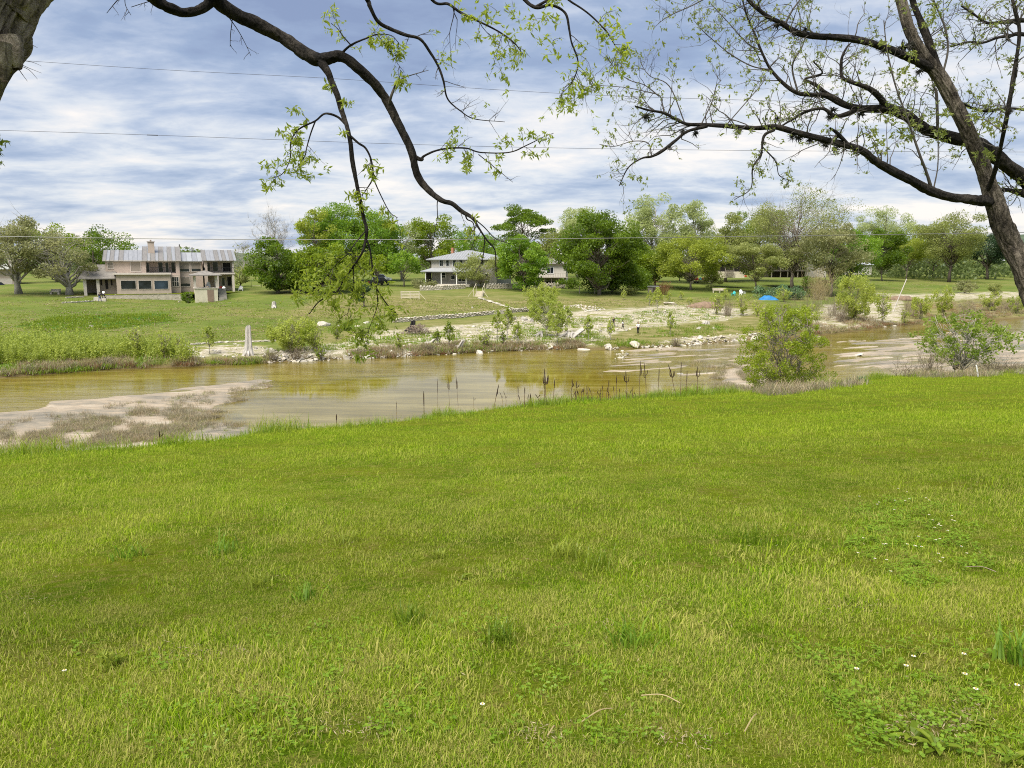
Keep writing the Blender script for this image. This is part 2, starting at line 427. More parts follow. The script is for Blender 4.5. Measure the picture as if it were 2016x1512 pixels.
LEAF = {
 'dark': leaf_mat('leaf_dark_green', (0.052, 0.092, 0.007), (0.13, 0.195, 0.013), k=1.30),
 'mid': leaf_mat('leaf_mid_green', (0.088, 0.142, 0.007), (0.205, 0.265, 0.015), k=1.22),
 'bright': leaf_mat('leaf_bright_green', (0.085, 0.17, 0.012), (0.20, 0.30, 0.025), k=1.22),
 'yellow': leaf_mat('leaf_yellow_green', (0.14, 0.18, 0.018), (0.29, 0.33, 0.04), k=1.22),
 'pale': leaf_mat('leaf_pale_green', (0.20, 0.24, 0.085), (0.36, 0.40, 0.17), k=1.22),
 'olive': leaf_mat('leaf_olive', (0.13, 0.155, 0.035), (0.26, 0.28, 0.085), k=1.30),
 'oak': leaf_mat('leaf_live_oak', (0.125, 0.14, 0.045), (0.27, 0.27, 0.12), k=1.22),
 'oakd': leaf_mat('leaf_live_oak_dark', (0.02, 0.05, 0.018), (0.05, 0.085, 0.03)),
 'willow': leaf_mat('leaf_willow', (0.28, 0.34, 0.04), (0.46, 0.51, 0.11), 0.55),
 'sap': leaf_mat('leaf_sapling', (0.235, 0.295, 0.035), (0.40, 0.46, 0.095), 0.55),
 'tuft': leaf_mat('leaf_tuft', (0.085, 0.15, 0.006), (0.19, 0.27, 0.015)),
 'cyp': leaf_mat('leaf_cypress', (0.165, 0.225, 0.010), (0.34, 0.41, 0.035), 0.55),
 'syc': leaf_mat('leaf_sycamore', (0.125, 0.195, 0.012), (0.29, 0.37, 0.06)),
 'pecl': leaf_mat('leaf_pecan_young', (0.16, 0.23, 0.016), (0.38, 0.44, 0.05), 0.6),
 'pecr': leaf_mat('leaf_pecan_bud', (0.12, 0.16, 0.03), (0.30, 0.34, 0.08), 0.55),
 'dry': leaf_mat('dry_grass', (0.22, 0.165, 0.09), (0.42, 0.34, 0.21), 0.3),
 'dryg': leaf_mat('grey_dry_grass', (0.18, 0.16, 0.10), (0.36, 0.32, 0.22), 0.3),
 'rust': leaf_mat('rusty_dry_leaves', (0.17, 0.075, 0.035), (0.30, 0.15, 0.07), 0.3),
 'brush': leaf_mat('bare_brush', (0.15, 0.12, 0.085), (0.27, 0.22, 0.15), 0.2),
 'reed': leaf_mat('tan_reed', (0.36, 0.28, 0.13), (0.54, 0.45, 0.25), 0.35),
 'weed': leaf_mat('weed_green', (0.115, 0.175, 0.010), (0.24, 0.305, 0.025)),
 'yucca': leaf_mat('blue_green_blade', (0.06, 0.12, 0.05), (0.15, 0.24, 0.11), 0.35),
 'wood': leaf_mat('far_wood_leaf', (0.08, 0.115, 0.035), (0.17, 0.21, 0.07), k=1.22),
}
# ------------------------------------------------------------------ terrain
LA, LB = 0.03, -0.12                                   # lawn slopes down to the river
WZ = -9.0                                              # water level below the camera
def on_lawn(px, py):
    a, b = ray(px, py); y = -1.6 / (b - LA * a - LB); return a * y, y
def on_water(px, py):
    a, b = ray(px, py); y = WZ / b; return a * y, y
_cp = np.array([(0, 900), (250, 884), (420, 868), (510, 853), (640, 842), (760, 833), (900, 815), (1008, 803), (1100, 796), (1200, 787), (1320, 780), (1420, 776), (1520, 770), (1640, 757), (1760, 742), (1900, 737), (2016, 735)])
_cx, _cy = on_lawn(_cp[:, 0], _cp[:, 1])
_o = np.argsort(_cx); _cx, _cy = _cx[_o], _cy[_o]
def crest(x):
    x = np.asarray(x, float)
    r = np.interp(x, _cx, _cy)
    r = np.where(x < _cx[0], _cy[0] + 0.55 * (x - _cx[0]), r)
    return np.where(x > _cx[-1], _cy[-1] + 0.55 * (x - _cx[-1]), r)
_fp = np.array([(0, 745), (210, 729), (400, 722), (500, 716), (600, 712), (700, 706), (760, 705), (900, 697), (1000, 692), (1130, 688), (1200, 689), (1290, 684), (1380, 679), (1470, 669), (1530, 666), (1620, 660), (1700, 651), (1750, 642), (1840, 638), (1930, 632), (2016, 627)])
_fx, _fy = on_water(_fp[:, 0], _fp[:, 1])
_o = np.argsort(_fx); _fx, _fy = _fx[_o], _fy[_o]
def farline(x):
    x = np.asarray(x, float)
    r = np.interp(x, _fx, _fy)
    r = np.where(x < _fx[0], _fy[0] + 0.3 * (x - _fx[0]), r)
    return np.where(x > _fx[-1], _fy[-1] + 0.55 * (x - _fx[-1]), r)
def footline(x):
    return crest(x) + 9.5
def wpoly(pts): return [tuple(float(q) for q in on_water(*p)) for p in pts]
BAR = wpoly([(-500, 800), (-100, 788), (120, 783), (210, 776), (330, 768), (420, 757), (520, 745), (545, 750), (528, 766), (490, 783), (472, 803), (470, 826), (490, 838), (512, 852), (520, 875), (400, 930), (-500, 1040)])
INLET = wpoly([(-500, 808), (0, 790), (92, 785), (84, 800), (60, 808), (0, 813), (-500, 850)])
SHELF = wpoly([(1215, 695), (1290, 686), (1380, 681), (1470, 671), (1510, 690), (1490, 740), (1440, 752), (1400, 742), (1300, 735), (1190, 742), (1180, 720)])
MUD = wpoly([(1405, 790), (1420, 752), (1450, 722), (1500, 726), (1560, 760), (1620, 800)])
SHELF2 = wpoly([(1640, 676), (1760, 666), (1860, 655), (1960, 652), (2200, 640), (2200, 745), (1960, 745), (1800, 730), (1650, 722)])
def height(x, y):
    x, y = np.broadcast_arrays(np.asarray(x, float), np.asarray(y, float))
    yc, yf, yr = crest(x), footline(x), farline(x)
    zl = np.clip(-1.6 + LA * x + LB * y, -6.6, 1.5) + 0.10 * (fbm(x * 0.25, y * 0.25, 1.0, 3) - 0.5) * smooth01(y / 6)
    zc = np.clip(-1.6 + LA * x + LB * yc, -6.6, 1.5)
    # near bank
    t = np.clip((y - yc) / (yf - yc), 0, 1)
    zb = zc + (WZ + 0.06 - zc) * (0.75 * t + 0.25 * smooth01(t)) + 0.25 * (fbm(x * 0.5, y * 0.5, 2.0, 3) - 0.5) * smooth01(t * 4)
    # river bed
    st = 0.5 * x + -0.0 * y; ac = y - 0.5 * x
    n1 = fbm(x * 0.13 + 0.06 * y, ac * 0.55, 3.0, 5); n5 = fbm(x * 0.22 + 0.1 * y, ac * 1.1, 6.0, 5); n2 = fbm(x * 0.9, y * 0.9, 5.0, 4)
    bed = WZ - 0.34 + 0.1 * (n1 - 0.5)
    near = smooth01((y - yf) / 2.5)
    d = poly_dist(x, y, BAR); k = smooth01((d + 1.0 + 4.5 * (n1 - 0.5) + 1.5 * (n2 - 0.5)) / 2.6)
    di = poly_dist(x, y, INLET); k = k * (1 - smooth01((di + 0.4) / 0.8))
    bar = WZ + 0.035 + np.clip(d, 0, 9) * 0.012 + 0.16 * (n1 - 0.5) + 0.10 * (n2 - 0.5)
    bed = bed * (1 - k) + bar * k
    for poly, lev in ((SHELF, -0.015), (SHELF2, 0.0)):
        d = poly_dist(x, y, poly); k = smooth01((d + 2.0 + 8 * (n5 - 0.5)) / 4.0)
        bed = bed * (1 - k) + (WZ + lev + 0.34 * (n5 - 0.5) + 0.10 * (n2 - 0.5)) * k
    d = poly_dist(x, y, MUD); k = smooth01((d + 1.2) / 2.0)
    bed = bed * (1 - k) + (WZ + 0.12 + 0.15 * (n2 - 0.5)) * k
    bed = bed * near + (WZ + 0.06) * (1 - near)
    # far bank
    s = y - yr
    n3 = fbm(x * 0.16, y * 0.16, 7.0, 4); n4 = fbm(x * 0.7, y * 0.7, 8.0, 3)
    e = smooth01(s / 1.6)
    zf = WZ - 0.35 + 0.35 * smooth01(s / 0.5 + 0.6) + 0.42 * e + 0.042 * np.clip(s - 1, 0, 95) + 0.02 * np.clip(s - 96, 0, 60) + 0.0025 * np.clip(s - 156, 0, 900)
    zf = zf + e * (0.55 * (n3 - 0.5) * smooth01(s / 12) * (1 - 0.8 * smooth01((s - 45) / 30)) + 0.18 * (n4 - 0.5) * (1 - smooth01((s - 30) / 20)))
    zf = zf - e * 0.95 * np.exp(-((x + 57) / 13.0) ** 2 - ((y - 130) / 7.5) ** 2) - e * 0.85 * np.exp(-((x + 53) / 6.0) ** 2 - ((y - 135) / 4.5) ** 2)
    bedf = bed * (1 - smooth01((s + 1.2) / 1.2)) + (WZ - 0.2) * smooth01((s + 1.2) / 1.2)
    return np.where(y <= yc, zl, np.where(y <= yf, zb, np.where(s < 0, bedf, zf)))
def ground(px, y):
    """point of the ground in column px at distance y."""
    x = float(ray(px, 560)[0]) * y
    return Vector((x, y, float(height(x, y))))
_YS = np.geomspace(2.0, 430.0, 1100)
_GX = np.arange(-330.0, 331.0, 0.6); _GY = np.concatenate([np.arange(0.0, 60.0, 0.35), np.arange(60.0, 150.0, 0.5), np.arange(150.0, 440.0, 2.0)])
_GH = np.full((len(_GY), len(_GX)), np.nan)
for _r, _y in enumerate(_GY):
    _k = np.abs(_GX) < 0.75 * _y + 4.0
    _GH[_r, _k] = height(_GX[_k], np.full(_k.sum(), _y))
_GH = np.where(np.isnan(_GH), -3.0, _GH)
def hfast(x, y):
    i = np.clip(np.interp(x, _GX, np.arange(len(_GX))), 0, len(_GX) - 1.001); j = np.clip(np.interp(y, _GY, np.arange(len(_GY))), 0, len(_GY) - 1.001)
    a, b = i.astype(int), j.astype(int); u, v = i - a, j - b
    return (_GH[b, a] * (1 - u) + _GH[b, a + 1] * u) * (1 - v) + (_GH[b + 1, a] * (1 - u) + _GH[b + 1, a + 1] * u) * v
def ground_at(px, py):
    """where the lines of sight through photo pixels meet the ground (N,3)."""
    px, py = np.atleast_1d(np.asarray(px, float)), np.atleast_1d(np.asarray(py, float))
    out = np.full((len(px), 3), np.nan)
    a, b = ray(px, py)
    for c in range(0, len(px), 400):
        A, B = a[c:c + 400, None], b[c:c + 400, None]
        H = hfast(A * _YS[None], np.broadcast_to(_YS[None], (A.shape[0], len(_YS))))
        D = B * _YS[None] - H
        hit = D < 0
        i = np.argmax(hit, 1); ok = hit.any(1) & (i > 0)
        r = np.arange(len(i)); i0 = np.maximum(i - 1, 0)
        d0, d1 = D[r, i0], D[r, i]
        tt = np.where(ok, d0 / (d0 - d1 + 1e-12), 0)
        yy = _YS[i0] + tt * (_YS[i] - _YS[i0])
        X = A[:, 0] * yy
        o = np.stack([X, yy, hfast(X, yy)], 1); o[~ok] = np.nan
        out[c:c + 400] = o
    return out
def gpt(px, py):
    p = ground_at(px, py)[0]; return Vector(p.tolist())
# ground type masks, drawn as plots on the far bank
GRAVEL = [[(520, 716), (545, 690), (600, 680), (700, 672), (790, 655), (850, 646), (960, 640), (1040, 628), (1130, 622), (1250, 612), (1420, 600), (1500, 615), (1420, 632), (1260, 645), (1170, 668), (1130, 690), (1000, 694), (760, 708)], [(640, 700), (700, 655), (880, 640), (1130, 612), (1320, 598), (1420, 605), (1240, 650), (1150, 686), (900, 694)],
          [(340, 706), (350, 684), (460, 676), (530, 684), (520, 700)], [(1280, 672), (1380, 662), (1500, 655), (1500, 672), (1290, 690)],
          [(1560, 640), (1620, 600), (1700, 592), (1780, 590), (1780, 640), (1700, 650), (1600, 650)], [(1700, 578), (2100, 572), (2100, 588), (1800, 592)]]
DRYL = [[(560, 630), (620, 585), (800, 577), (1010, 583), (1400, 590), (1380, 612), (1100, 610), (780, 622)], [(1700, 600), (2100, 570), (2100, 630), (1700, 645)], [(0, 745), (0, 690), (560, 690), (560, 716)], [(560, 716), (640, 650), (900, 632), (1130, 610), (1500, 592), (1520, 660), (1250, 690), (760, 712)]]
LUSH = [[(40, 640), (110, 624), (210, 620), (330, 618), (345, 632), (250, 645), (100, 656)]]
def soft(px, py, polys, w):
    r = np.zeros(px.shape)
    for p in polys: r = np.maximum(r, smooth01((poly_dist(px, py, p) + w) / (2 * w)))
    return r
xs = np.concatenate([-np.geomspace(60, 2600, 34)[::-1], np.arange(-59.6, 125, 0.4), np.geomspace(126, 2600, 34)])
def sheet(rows_lo, rows_hi, tt):
    X = np.repeat(xs[None], len(tt), 0); Y = rows_lo[None] * (1 - tt[:, None]) + rows_hi[None] * tt[:, None]
    return X, Y
def grid_obj(name, X, Y, mat, attrs=None):
    Z = height(X, Y); nr, nc = X.shape
    V = np.stack([X, Y, Z], -1).reshape(-1, 3)
    i = np.arange(nr - 1)[:, None] * nc; j = np.arange(nc - 1)[None]
    F = np.stack([i + j, i + j + 1, i + nc + j + 1, i + nc + j], -1).reshape(-1, 4)
    o = kind(mk(name, V, [F], mat, smooth=True), 'structure')
    for k, v in (attrs or {}).items():
        a = o.data.attributes.new(k, 'FLOAT', 'POINT'); a.data.foreach_set('value', v(X, Y, Z).ravel().astype(np.float32))
    return o

# lawn ground
m, nt, out = new_mat('lawn_ground'); b = NB(nt); p = b.pos()
n1 = b.noise(p, 0.9, 5, 0.6); n2 = b.noise(p, 9.0, 5, 0.65); n3 = b.noise(p, 60.0, 4, 0.7)
c = b.mix(b.rng(n1, 0.40, 0.62), (0.066, 0.112, 0.005), (0.118, 0.142, 0.010))
c = b.mix(b.rng(b.math('ADD', b.math('MULTIPLY', n2, 0.6), b.math('MULTIPLY', n3, 0.4)), 0.48, 0.66), c, (0.19, 0.16, 0.045))
c = b.mix(b.rng(n3, 0.3, 0.5, 0.75, 0.0), c, (0.03, 0.04, 0.006))
nt.links.new(b.bsdf(c, 0.95, b.bump(n3, 0.9, 0.03), 0.0), out.inputs[0]); M['lawn'] = m
# bank with rough growth
tt = np.concatenate([np.linspace(0, 1, 70)])
ylo = np.minimum(crest(xs) - 12, -25.0 + 0 * xs)
X, Y = sheet(ylo, crest(xs), tt ** 0.8)
grid_obj('lawn', X, Y, M['lawn'])
m, nt, out = new_mat('bank_ground'); b = NB(nt); p = b.pos()
n1 = b.noise(p, 0.7, 5, 0.6); n2 = b.noise(p, 7.0, 5, 0.65)
c = b.ramp(n1, [(0.35, (0.08, 0.125, 0.02)), (0.55, (0.15, 0.15, 0.05)), (0.7, (0.28, 0.23, 0.13))])
nt.links.new(b.bsdf(c, 0.95, b.bump(n2, 0.9, 0.08), 0.1), out.inputs[0])
X, Y = sheet(crest(xs), footline(xs), np.linspace(0, 1, 24))
grid_obj('near_bank', X, Y, m)

# river bed: tan limestone above the water, ochre algae below it
m, nt, out = new_mat('river_bed'); b = NB(nt); p = b.pos()
st = b.mapping(p, (0.35, 1.0, 1.0), (0, 0, -0.45))
n1 = b.noise(st, 0.35, 6, 0.6, 0.4); n2 = b.noise(st, 2.4, 6, 0.65); n3 = b.noise(p, 11.0, 5, 0.7)
dry = b.ramp(b.math('ADD', b.math('MULTIPLY', n1, 0.55), b.math('MULTIPLY', n2, 0.45)), [(0.36, (0.13, 0.12, 0.098)), (0.46, (0.215, 0.188, 0.145)), (0.54, (0.31, 0.25, 0.18)), (0.66, (0.40, 0.36, 0.29))])
dry = b.mix(b.rng(n3, 0.52, 0.70, 0, 0.6), dry, (0.22, 0.20, 0.15))
wet = b.ramp(b.math('ADD', b.math('MULTIPLY', n1, 0.5), b.math('MULTIPLY', n2, 0.5)), [(0.36, (0.17, 0.125, 0.016)), (0.48, (0.29, 0.215, 0.030)), (0.60, (0.42, 0.33, 0.08)), (0.70, (0.52, 0.44, 0.20))])
z = b.n('ShaderNodeSeparateXYZ'); nt.links.new(p, z.inputs[0])
k = b.rng(b.math('ADD', z.outputs[2], b.math('MULTIPLY', b.math('SUBTRACT', n2, 0.5), 0.06)), WZ - 0.10, WZ + 0.015)
c = b.mix(k, wet, dry)
h = b.math('ADD', n2, b.math('MULTIPLY', n3, 0.4))
nt.links.new(b.bsdf(c, 0.85, b.bump(h, 0.6, 0.12), 0.25), out.inputs[0])
X, Y = sheet(footline(xs), farline(xs), np.linspace(0, 1, 170))
grid_obj('river_bed', X, Y, m)

# far bank: grass terrace, gravel flats, dry grass
m, nt, out = new_mat('far_bank_ground'); b = NB(nt); p = b.pos()
fl = b.mapping(p, (0.5, 1.0, 1.0), (0, 0, -0.3))
n1 = b.noise(fl, 0.10, 5, 0.6); n2 = b.noise(fl, 0.75, 6, 0.65); n3 = b.noise(p, 5.0, 5, 0.7)
g = b.ramp(b.math('ADD', b.math('MULTIPLY', n1, 0.5), b.math('MULTIPLY', n2, 0.5)), [(0.36, (0.075, 0.115, 0.018)), (0.50, (0.115, 0.145, 0.028)), (0.62, (0.175, 0.165, 0.055))])
g = b.mix(b.attr('lush'), g, (0.045, 0.125, 0.016))
dr = b.ramp(n2, [(0.35, (0.125, 0.13, 0.035)), (0.52, (0.19, 0.17, 0.065)), (0.68, (0.28, 0.235, 0.125))])
g = b.mix(b.math('MULTIPLY', b.attr('dry'), b.rng(n1, 0.3, 0.6, 0.7, 1.0)), g, dr)
st = b.ramp(n3, [(0.32, (0.22, 0.185, 0.125)), (0.50, (0.39, 0.345, 0.265)), (0.66, (0.56, 0.525, 0.45))])
st = b.mix(b.rng(n2, 0.49, 0.57), st, (0.19, 0.19, 0.06))
kk = b.math('ADD', b.attr('gravel'), b.math('MULTIPLY', b.math('SUBTRACT', n2, 0.5), 3.2))
c = b.mix(b.math('MULTIPLY', b.rng(kk, 0.40, 0.80), b.rng(b.attr('gravel'), 0.02, 0.3)), g, st)
# muddy lip at the water
z = b.n('ShaderNodeSeparateXYZ'); nt.links.new(p, z.inputs[0])
c = b.mix(b.rng(z.outputs[2], WZ + 0.02, WZ + 0.38, 1.0, 0.0), c, (0.13, 0.095, 0.045))
c = b.mix(b.rng(n3, 0.28, 0.42, 0.45, 0.0), c, (0.05, 0.06, 0.02))
nt.links.new(b.bsdf(c, 0.95, b.bump(b.math('ADD', n2, b.math('MULTIPLY', n3, 0.5)), 0.8, 0.25), 0.1), out.inputs[0])
tt = np.concatenate([np.linspace(0, 0.02, 26)[:-1], np.linspace(0.02, 0.075, 150)[:-1], np.linspace(0.075, 1.0, 60) ** 1.0])
X, Y = sheet(farline(xs), np.maximum(2600.0, farline(xs) + 200), tt)
PXY = {}
def msk(polys, w):
    def f(X, Y, Z):
        a, c = project(X, np.maximum(Y, 5.0), Z)
        a = a + 26 * (fbm(X * 0.2, Y * 0.2, 4.0, 3) - 0.5); c = c + 9 * (fbm(X * 0.25, Y * 0.25, 9.0, 3) - 0.5)
        return soft(a, c, polys, w)
    return f
grid_obj('far_bank', X, Y, m, {'gravel': msk(GRAVEL, 5), 'dry': msk(DRYL, 9), 'lush': msk(LUSH, 4)})

# water: murky and shallow, the bed shows through; ripples run along the current, the pool lies calm
m, nt, out = new_mat('river_water'); b = NB(nt); p = b.pos()
fl = b.mapping(p, (0.28, 1.6, 1.0), (0, 0, -0.33))
r1 = b.noise(fl, 1.1, 5, 0.6, 0.5); r2 = b.noise(b.mapping(p, (0.8, 2.2, 1), (0, 0, -0.4)), 3.5, 3, 0.6)
act = b.math('MULTIPLY', b.rng(b.noise(fl, 0.16, 3, 0.5), 0.36, 0.6, 0.35, 1.0), b.rng(b.attr('calm'), 0.0, 1.0, 1.0, 0.06))
hgt = b.math('MULTIPLY', b.math('ADD', r1, b.math('MULTIPLY', r2, 0.35)), act)
nm = b.bump(hgt, 0.30, 0.12)
fr = b.n('ShaderNodeFresnel'); fr.inputs[0].default_value = 1.42; nt.links.new(nm, fr.inputs[1])
gl = b.n('ShaderNodeBsdfGlossy'); gl.inputs['Roughness'].default_value = 0.02; nt.links.new(nm, gl.inputs['Normal'])
tr = b.n('ShaderNodeBsdfTransparent'); b.put(tr.inputs[0], (0.90, 0.86, 0.62))
df = b.n('ShaderNodeBsdfDiffuse'); b.put(df.inputs[0], b.ramp(b.noise(fl, 0.5, 5, 0.6, 0.4), [(0.36, (0.19, 0.155, 0.022)), (0.5, (0.30, 0.245, 0.045)), (0.64, (0.43, 0.365, 0.12))]))
ms = b.n('ShaderNodeMixShader'); ms.inputs[0].default_value = 0.40; nt.links.new(tr.outputs[0], ms.inputs[1]); nt.links.new(df.outputs[0], ms.inputs[2])
m2 = b.n('ShaderNodeMixShader'); nt.links.new(b.math('MULTIPLY', fr.outputs[0], 1.0), m2.inputs[0]); nt.links.new(ms.outputs[0], m2.inputs[1]); nt.links.new(gl.outputs[0], m2.inputs[2])
nt.links.new(m2.outputs[0], out.inputs[0])
X, Y = sheet(footline(xs) - 1.0, farline(xs) + 0.9, np.linspace(0, 1, 60))
V = np.stack([X, Y, np.full(X.shape, WZ)], -1).reshape(-1, 3); nr, nc = X.shape
i = np.arange(nr - 1)[:, None] * nc; j = np.arange(nc - 1)[None]
wt_ = kind(mk('river_water', V, [np.stack([i + j, i + j + 1, i + nc + j + 1, i + nc + j], -1).reshape(-1, 4)], m), 'structure')
POOL = wpoly([(470, 800), (540, 765), (700, 742), (1000, 728), (1180, 735), (1330, 752), (1440, 775), (1400, 800), (760, 850), (500, 870)])
a_ = wt_.data.attributes.new('calm', 'FLOAT', 'POINT'); a_.data.foreach_set('value', smooth01((poly_dist(X, Y, POOL) + 2.5) / 5.0).ravel().astype(np.float32))

# wooded hills beyond the trees
m, nt, out = new_mat('hazed_hill_wood'); b = NB(nt); p = b.pos()
n1 = b.noise(p, 0.05, 6, 0.7); n2 = b.noise(p, 0.006, 4)
c = b.ramp(b.math('ADD', b.math('MULTIPLY', n1, 0.6), b.math('MULTIPLY', n2, 0.4)), [(0.40, (0.05, 0.08, 0.055)), (0.5, (0.085, 0.115, 0.075)), (0.60, (0.13, 0.15, 0.10))])  # blue-grey distance haze is painted into these wood colours
nt.links.new(b.bsdf(c, 0.95, b.bump(n1, 1.0, 6.0), 0.0), out.inputs[0])
ang = np.linspace(-1.25, 1.25, 420); rad = np.linspace(0, 1, 36)
A, Rr = np.meshgrid(ang, rad)
R0 = 780 + 1500 * Rr
ridge = 6 + 18 * fbm(A * 3.0 + 3, 1.0 + 0 * A, 2.0, 3) + 30 * np.exp(-((A - 0.57) / 0.14) ** 2) + 9 * np.exp(-((A + 0.40) / 0.10) ** 2) + 16 * np.exp(-((A + 0.0) / 0.06) ** 2)
Z = -3 + ridge * np.sin(np.clip(Rr * 2.4, 0, 1) * math.pi / 2) + 7 * (fbm(R0 * np.sin(A) * 0.02, R0 * np.cos(A) * 0.02, 3.0, 4) - 0.5) * smooth01(Rr * 6) - 60 * smooth01((Rr - 0.6) / 0.4)
Z[0] = -12
V = np.stack([R0 * np.sin(A), R0 * np.cos(A), Z], -1).reshape(-1, 3); nr, nc = A.shape
i = np.arange(nr - 1)[:, None] * nc; j = np.arange(nc - 1)[None]
kind(mk('hills', V, [np.stack([i + j, i + j + 1, i + nc + j + 1, i + nc + j], -1).reshape(-1, 4)], m, smooth=True), 'structure')
# ------------------------------------------------------------------ houses across the river
class Front:
    """local frame of a building: x along its front, y to the back, z up from its floor."""
    def __init__(self, px, py, y, theta):
        self.r = at(px, py, y); self.th = theta; self.c, self.s = math.cos(theta), math.sin(theta)
    def L(self, px, py, off=0.0):
        k, kz = ray(px, py); k, kz = float(k), float(kz)
        s = (k * (self.r.y + off * self.c) - self.r.x + off * self.s) / (self.c - k * self.s)
        y = self.r.y + s * self.s + off * self.c
        return s, kz * y - self.r.z
    def world(self, s, o, z=0.0):
        return Vector((self.r.x + s * self.c - o * self.s, self.r.y + s * self.s + o * self.c, self.r.z + z))
def window(root, x0, x1, z0, z1, y, frame, pane, cols=1, rows=1, fw=0.09, name='window'):
    """proud frame with a pane set in it, on a front that faces -y."""
    f = MB()
    f.box(x0 - fw, x1 + fw, y - 0.07, y - 0.002, z1, z1 + fw).box(x0 - fw, x1 + fw, y - 0.09, y - 0.002, z0 - fw, z0)
    f.box(x0 - fw, x0, y - 0.07, y - 0.002, z0, z1).box(x1, x1 + fw, y - 0.07, y - 0.002, z0, z1)
    for i in range(1, cols):
        xx = x0 + (x1 - x0) * i / cols; f.box(xx - 0.03, xx + 0.03, y - 0.06, y - 0.002, z0, z1)
    for i in range(1, rows):
        zz = z0 + (z1 - z0) * i / rows; f.box(x0, x1, y - 0.055, y - 0.002, zz - 0.025, zz + 0.025)
    w = f.build(name, M[frame], root)
    MB().box(x0, x1, y - 0.022, y - 0.004, z0, z1).build('pane', M[pane], w)
    return w
def railing(root, x0, x1, y, z, h=0.95, mat='iron', step=0.35, bar=0.02):
    r = MB()
    r.box(x0, x1, y - 0.03, y + 0.03, z + h - 0.05, z + h).box(x0, x1, y - 0.02, y + 0.02, z + 0.08, z + 0.12)
    for k in range(int((x1 - x0) / step) + 1):
        xx = x0 + k * step; r.box(xx - bar, xx + bar, y - bar, y + bar, z + 0.12, z + h - 0.05)
    return r.build('railing', M[mat], root)
def roof_panels(parent, x0, x1, y0, z0, y1, z1, widths, mats, th=0.1):
    """sloping sheet-metal roof laid panel by panel from eave (y0,z0) to ridge (y1,z1)."""
    x = x0; k = 0; tot = sum(widths)
    for w, mm in zip(widths, mats):
        xa, xb = x, x + w * (x1 - x0) / tot; x = xb
        q = MB(); g = 0.012
        V = [(xa + g, y0, z0), (xb - g, y0, z0), (xb - g, y1, z1), (xa + g, y1, z1), (xa + g, y0, z0 - th), (xb - g, y0, z0 - th), (xb - g, y1, z1 - th), (xa + g, y1, z1 - th)]
        q.add(V, np.array([(0, 1, 2, 3), (4, 7, 6, 5), (0, 4, 5, 1), (1, 5, 6, 2), (2, 6, 7, 3), (3, 7, 4, 0)]))
        n = max(1, int((xb - xa) / 0.6))
        for i in range(n + 1):     # standing seams
            xx = xa + 0.03 + (xb - xa - 0.06) * i / n
            q.add([(xx - 0.02, y0 - 0.01, z0 + 0.002), (xx + 0.02, y0 - 0.01, z0 + 0.002), (xx + 0.02, y1, z1 + 0.002), (xx - 0.02, y1, z1 + 0.002), (xx - 0.02, y0 - 0.01, z0 + 0.05), (xx + 0.02, y0 - 0.01, z0 + 0.05), (xx + 0.02, y1, z1 + 0.05), (xx - 0.02, y1, z1 + 0.05)],
                  np.array([(4, 5, 6, 7), (0, 4, 7, 3), (1, 2, 6, 5), (0, 1, 5, 4)]))
        q.build('roof_panel', M[mm], parent); k += 1

# --- left: long two-storey stucco house
A_ = lambda X, Y: (150 + X / 6.109, 470 + Y / 6.109)
FH = Front(208, 577, 136.0, math.radians(24))
def la(X, Y, off=0.0): return FH.L(*A_(X, Y), off)
H = thing('stucco_house', 'long two storey tan stucco house with striped metal roof behind the stone terrace wall', 'house', FH.r, FH.th)
xl, xr = la(355, 400)[0], la(1245, 400)[0]
xrec0, xrec1 = la(838, 340)[0], la(1197, 340)[0]
ze = la(355, 272)[1]; zu = la(838, 412)[1]; DEP = 8.0
w = MB()
w.box(xl, xrec0, 0, DEP, -0.6, ze).box(xrec0, xr, 0, DEP, -0.6, zu).box(xrec1, xr, 0, DEP, zu, ze).box(xrec0, xrec1, 2.2, DEP, zu, ze)
w.build('wall', M['stucco'], H)
zr1, zr2 = la(540, 137, 5)[1], la(990, 90, 5)[1]
rf = MB().box(xl - 0.35, xr + 0.35, -0.55, -0.40, ze - 0.02, ze + 0.2).build('roof', M['trim'], H)
xm = la(790, 250)[0]
roof_panels(rf, xl - 0.4, xm, -0.62, ze + 0.1, 5.2, zr1, [7, 6, 8, 8, 9, 34], ['steel_d', 'steel_l', 'steel_d', 'steel_l', 'steel_d', 'steel_l'])
sl = (zr1 - ze - 0.1) / 5.82
roof_panels(rf, xm, xr + 0.4, -0.62, ze + 0.12, 5.2 + (zr2 - zr1) / sl, zr2, [10, 6, 9, 6, 10, 7, 9, 7, 11], ['steel_d', 'steel_l', 'steel_d', 'steel_l', 'steel_d', 'steel_l', 'steel_d', 'steel_l', 'steel_d'])
MB().add([(xl - 0.3, 0.02, ze), (xl - 0.3, 8.4, ze), (xl - 0.3, 5.2, zr1 - 0.12), (xm, 0.02, ze), (xm, 8.4, ze), (xm, 5.2, zr1 - 0.12)], [np.array([(0, 1, 2), (3, 5, 4)]), np.array([(1, 4, 5, 2)])]).build('gable', M['stucco_d'], H)
cx0, cz0 = la(862, 118, 4); cx1, cz1 = la(935, 42, 4)
ch = MB().box(cx0, cx1, 3.6, 4.7, cz0 - 0.8, cz1).build('chimney', M['stucco'], H)
MB().box(cx0 - 0.12, cx1 + 0.12, 3.48, 4.82, cz1, cz1 + 0.14).box(cx0 + 0.4, cx1 - 0.4, 3.9, 4.4, cz1 + 0.14, cz1 + 0.42).build('chimney_cap', M['stucco_d'], ch)
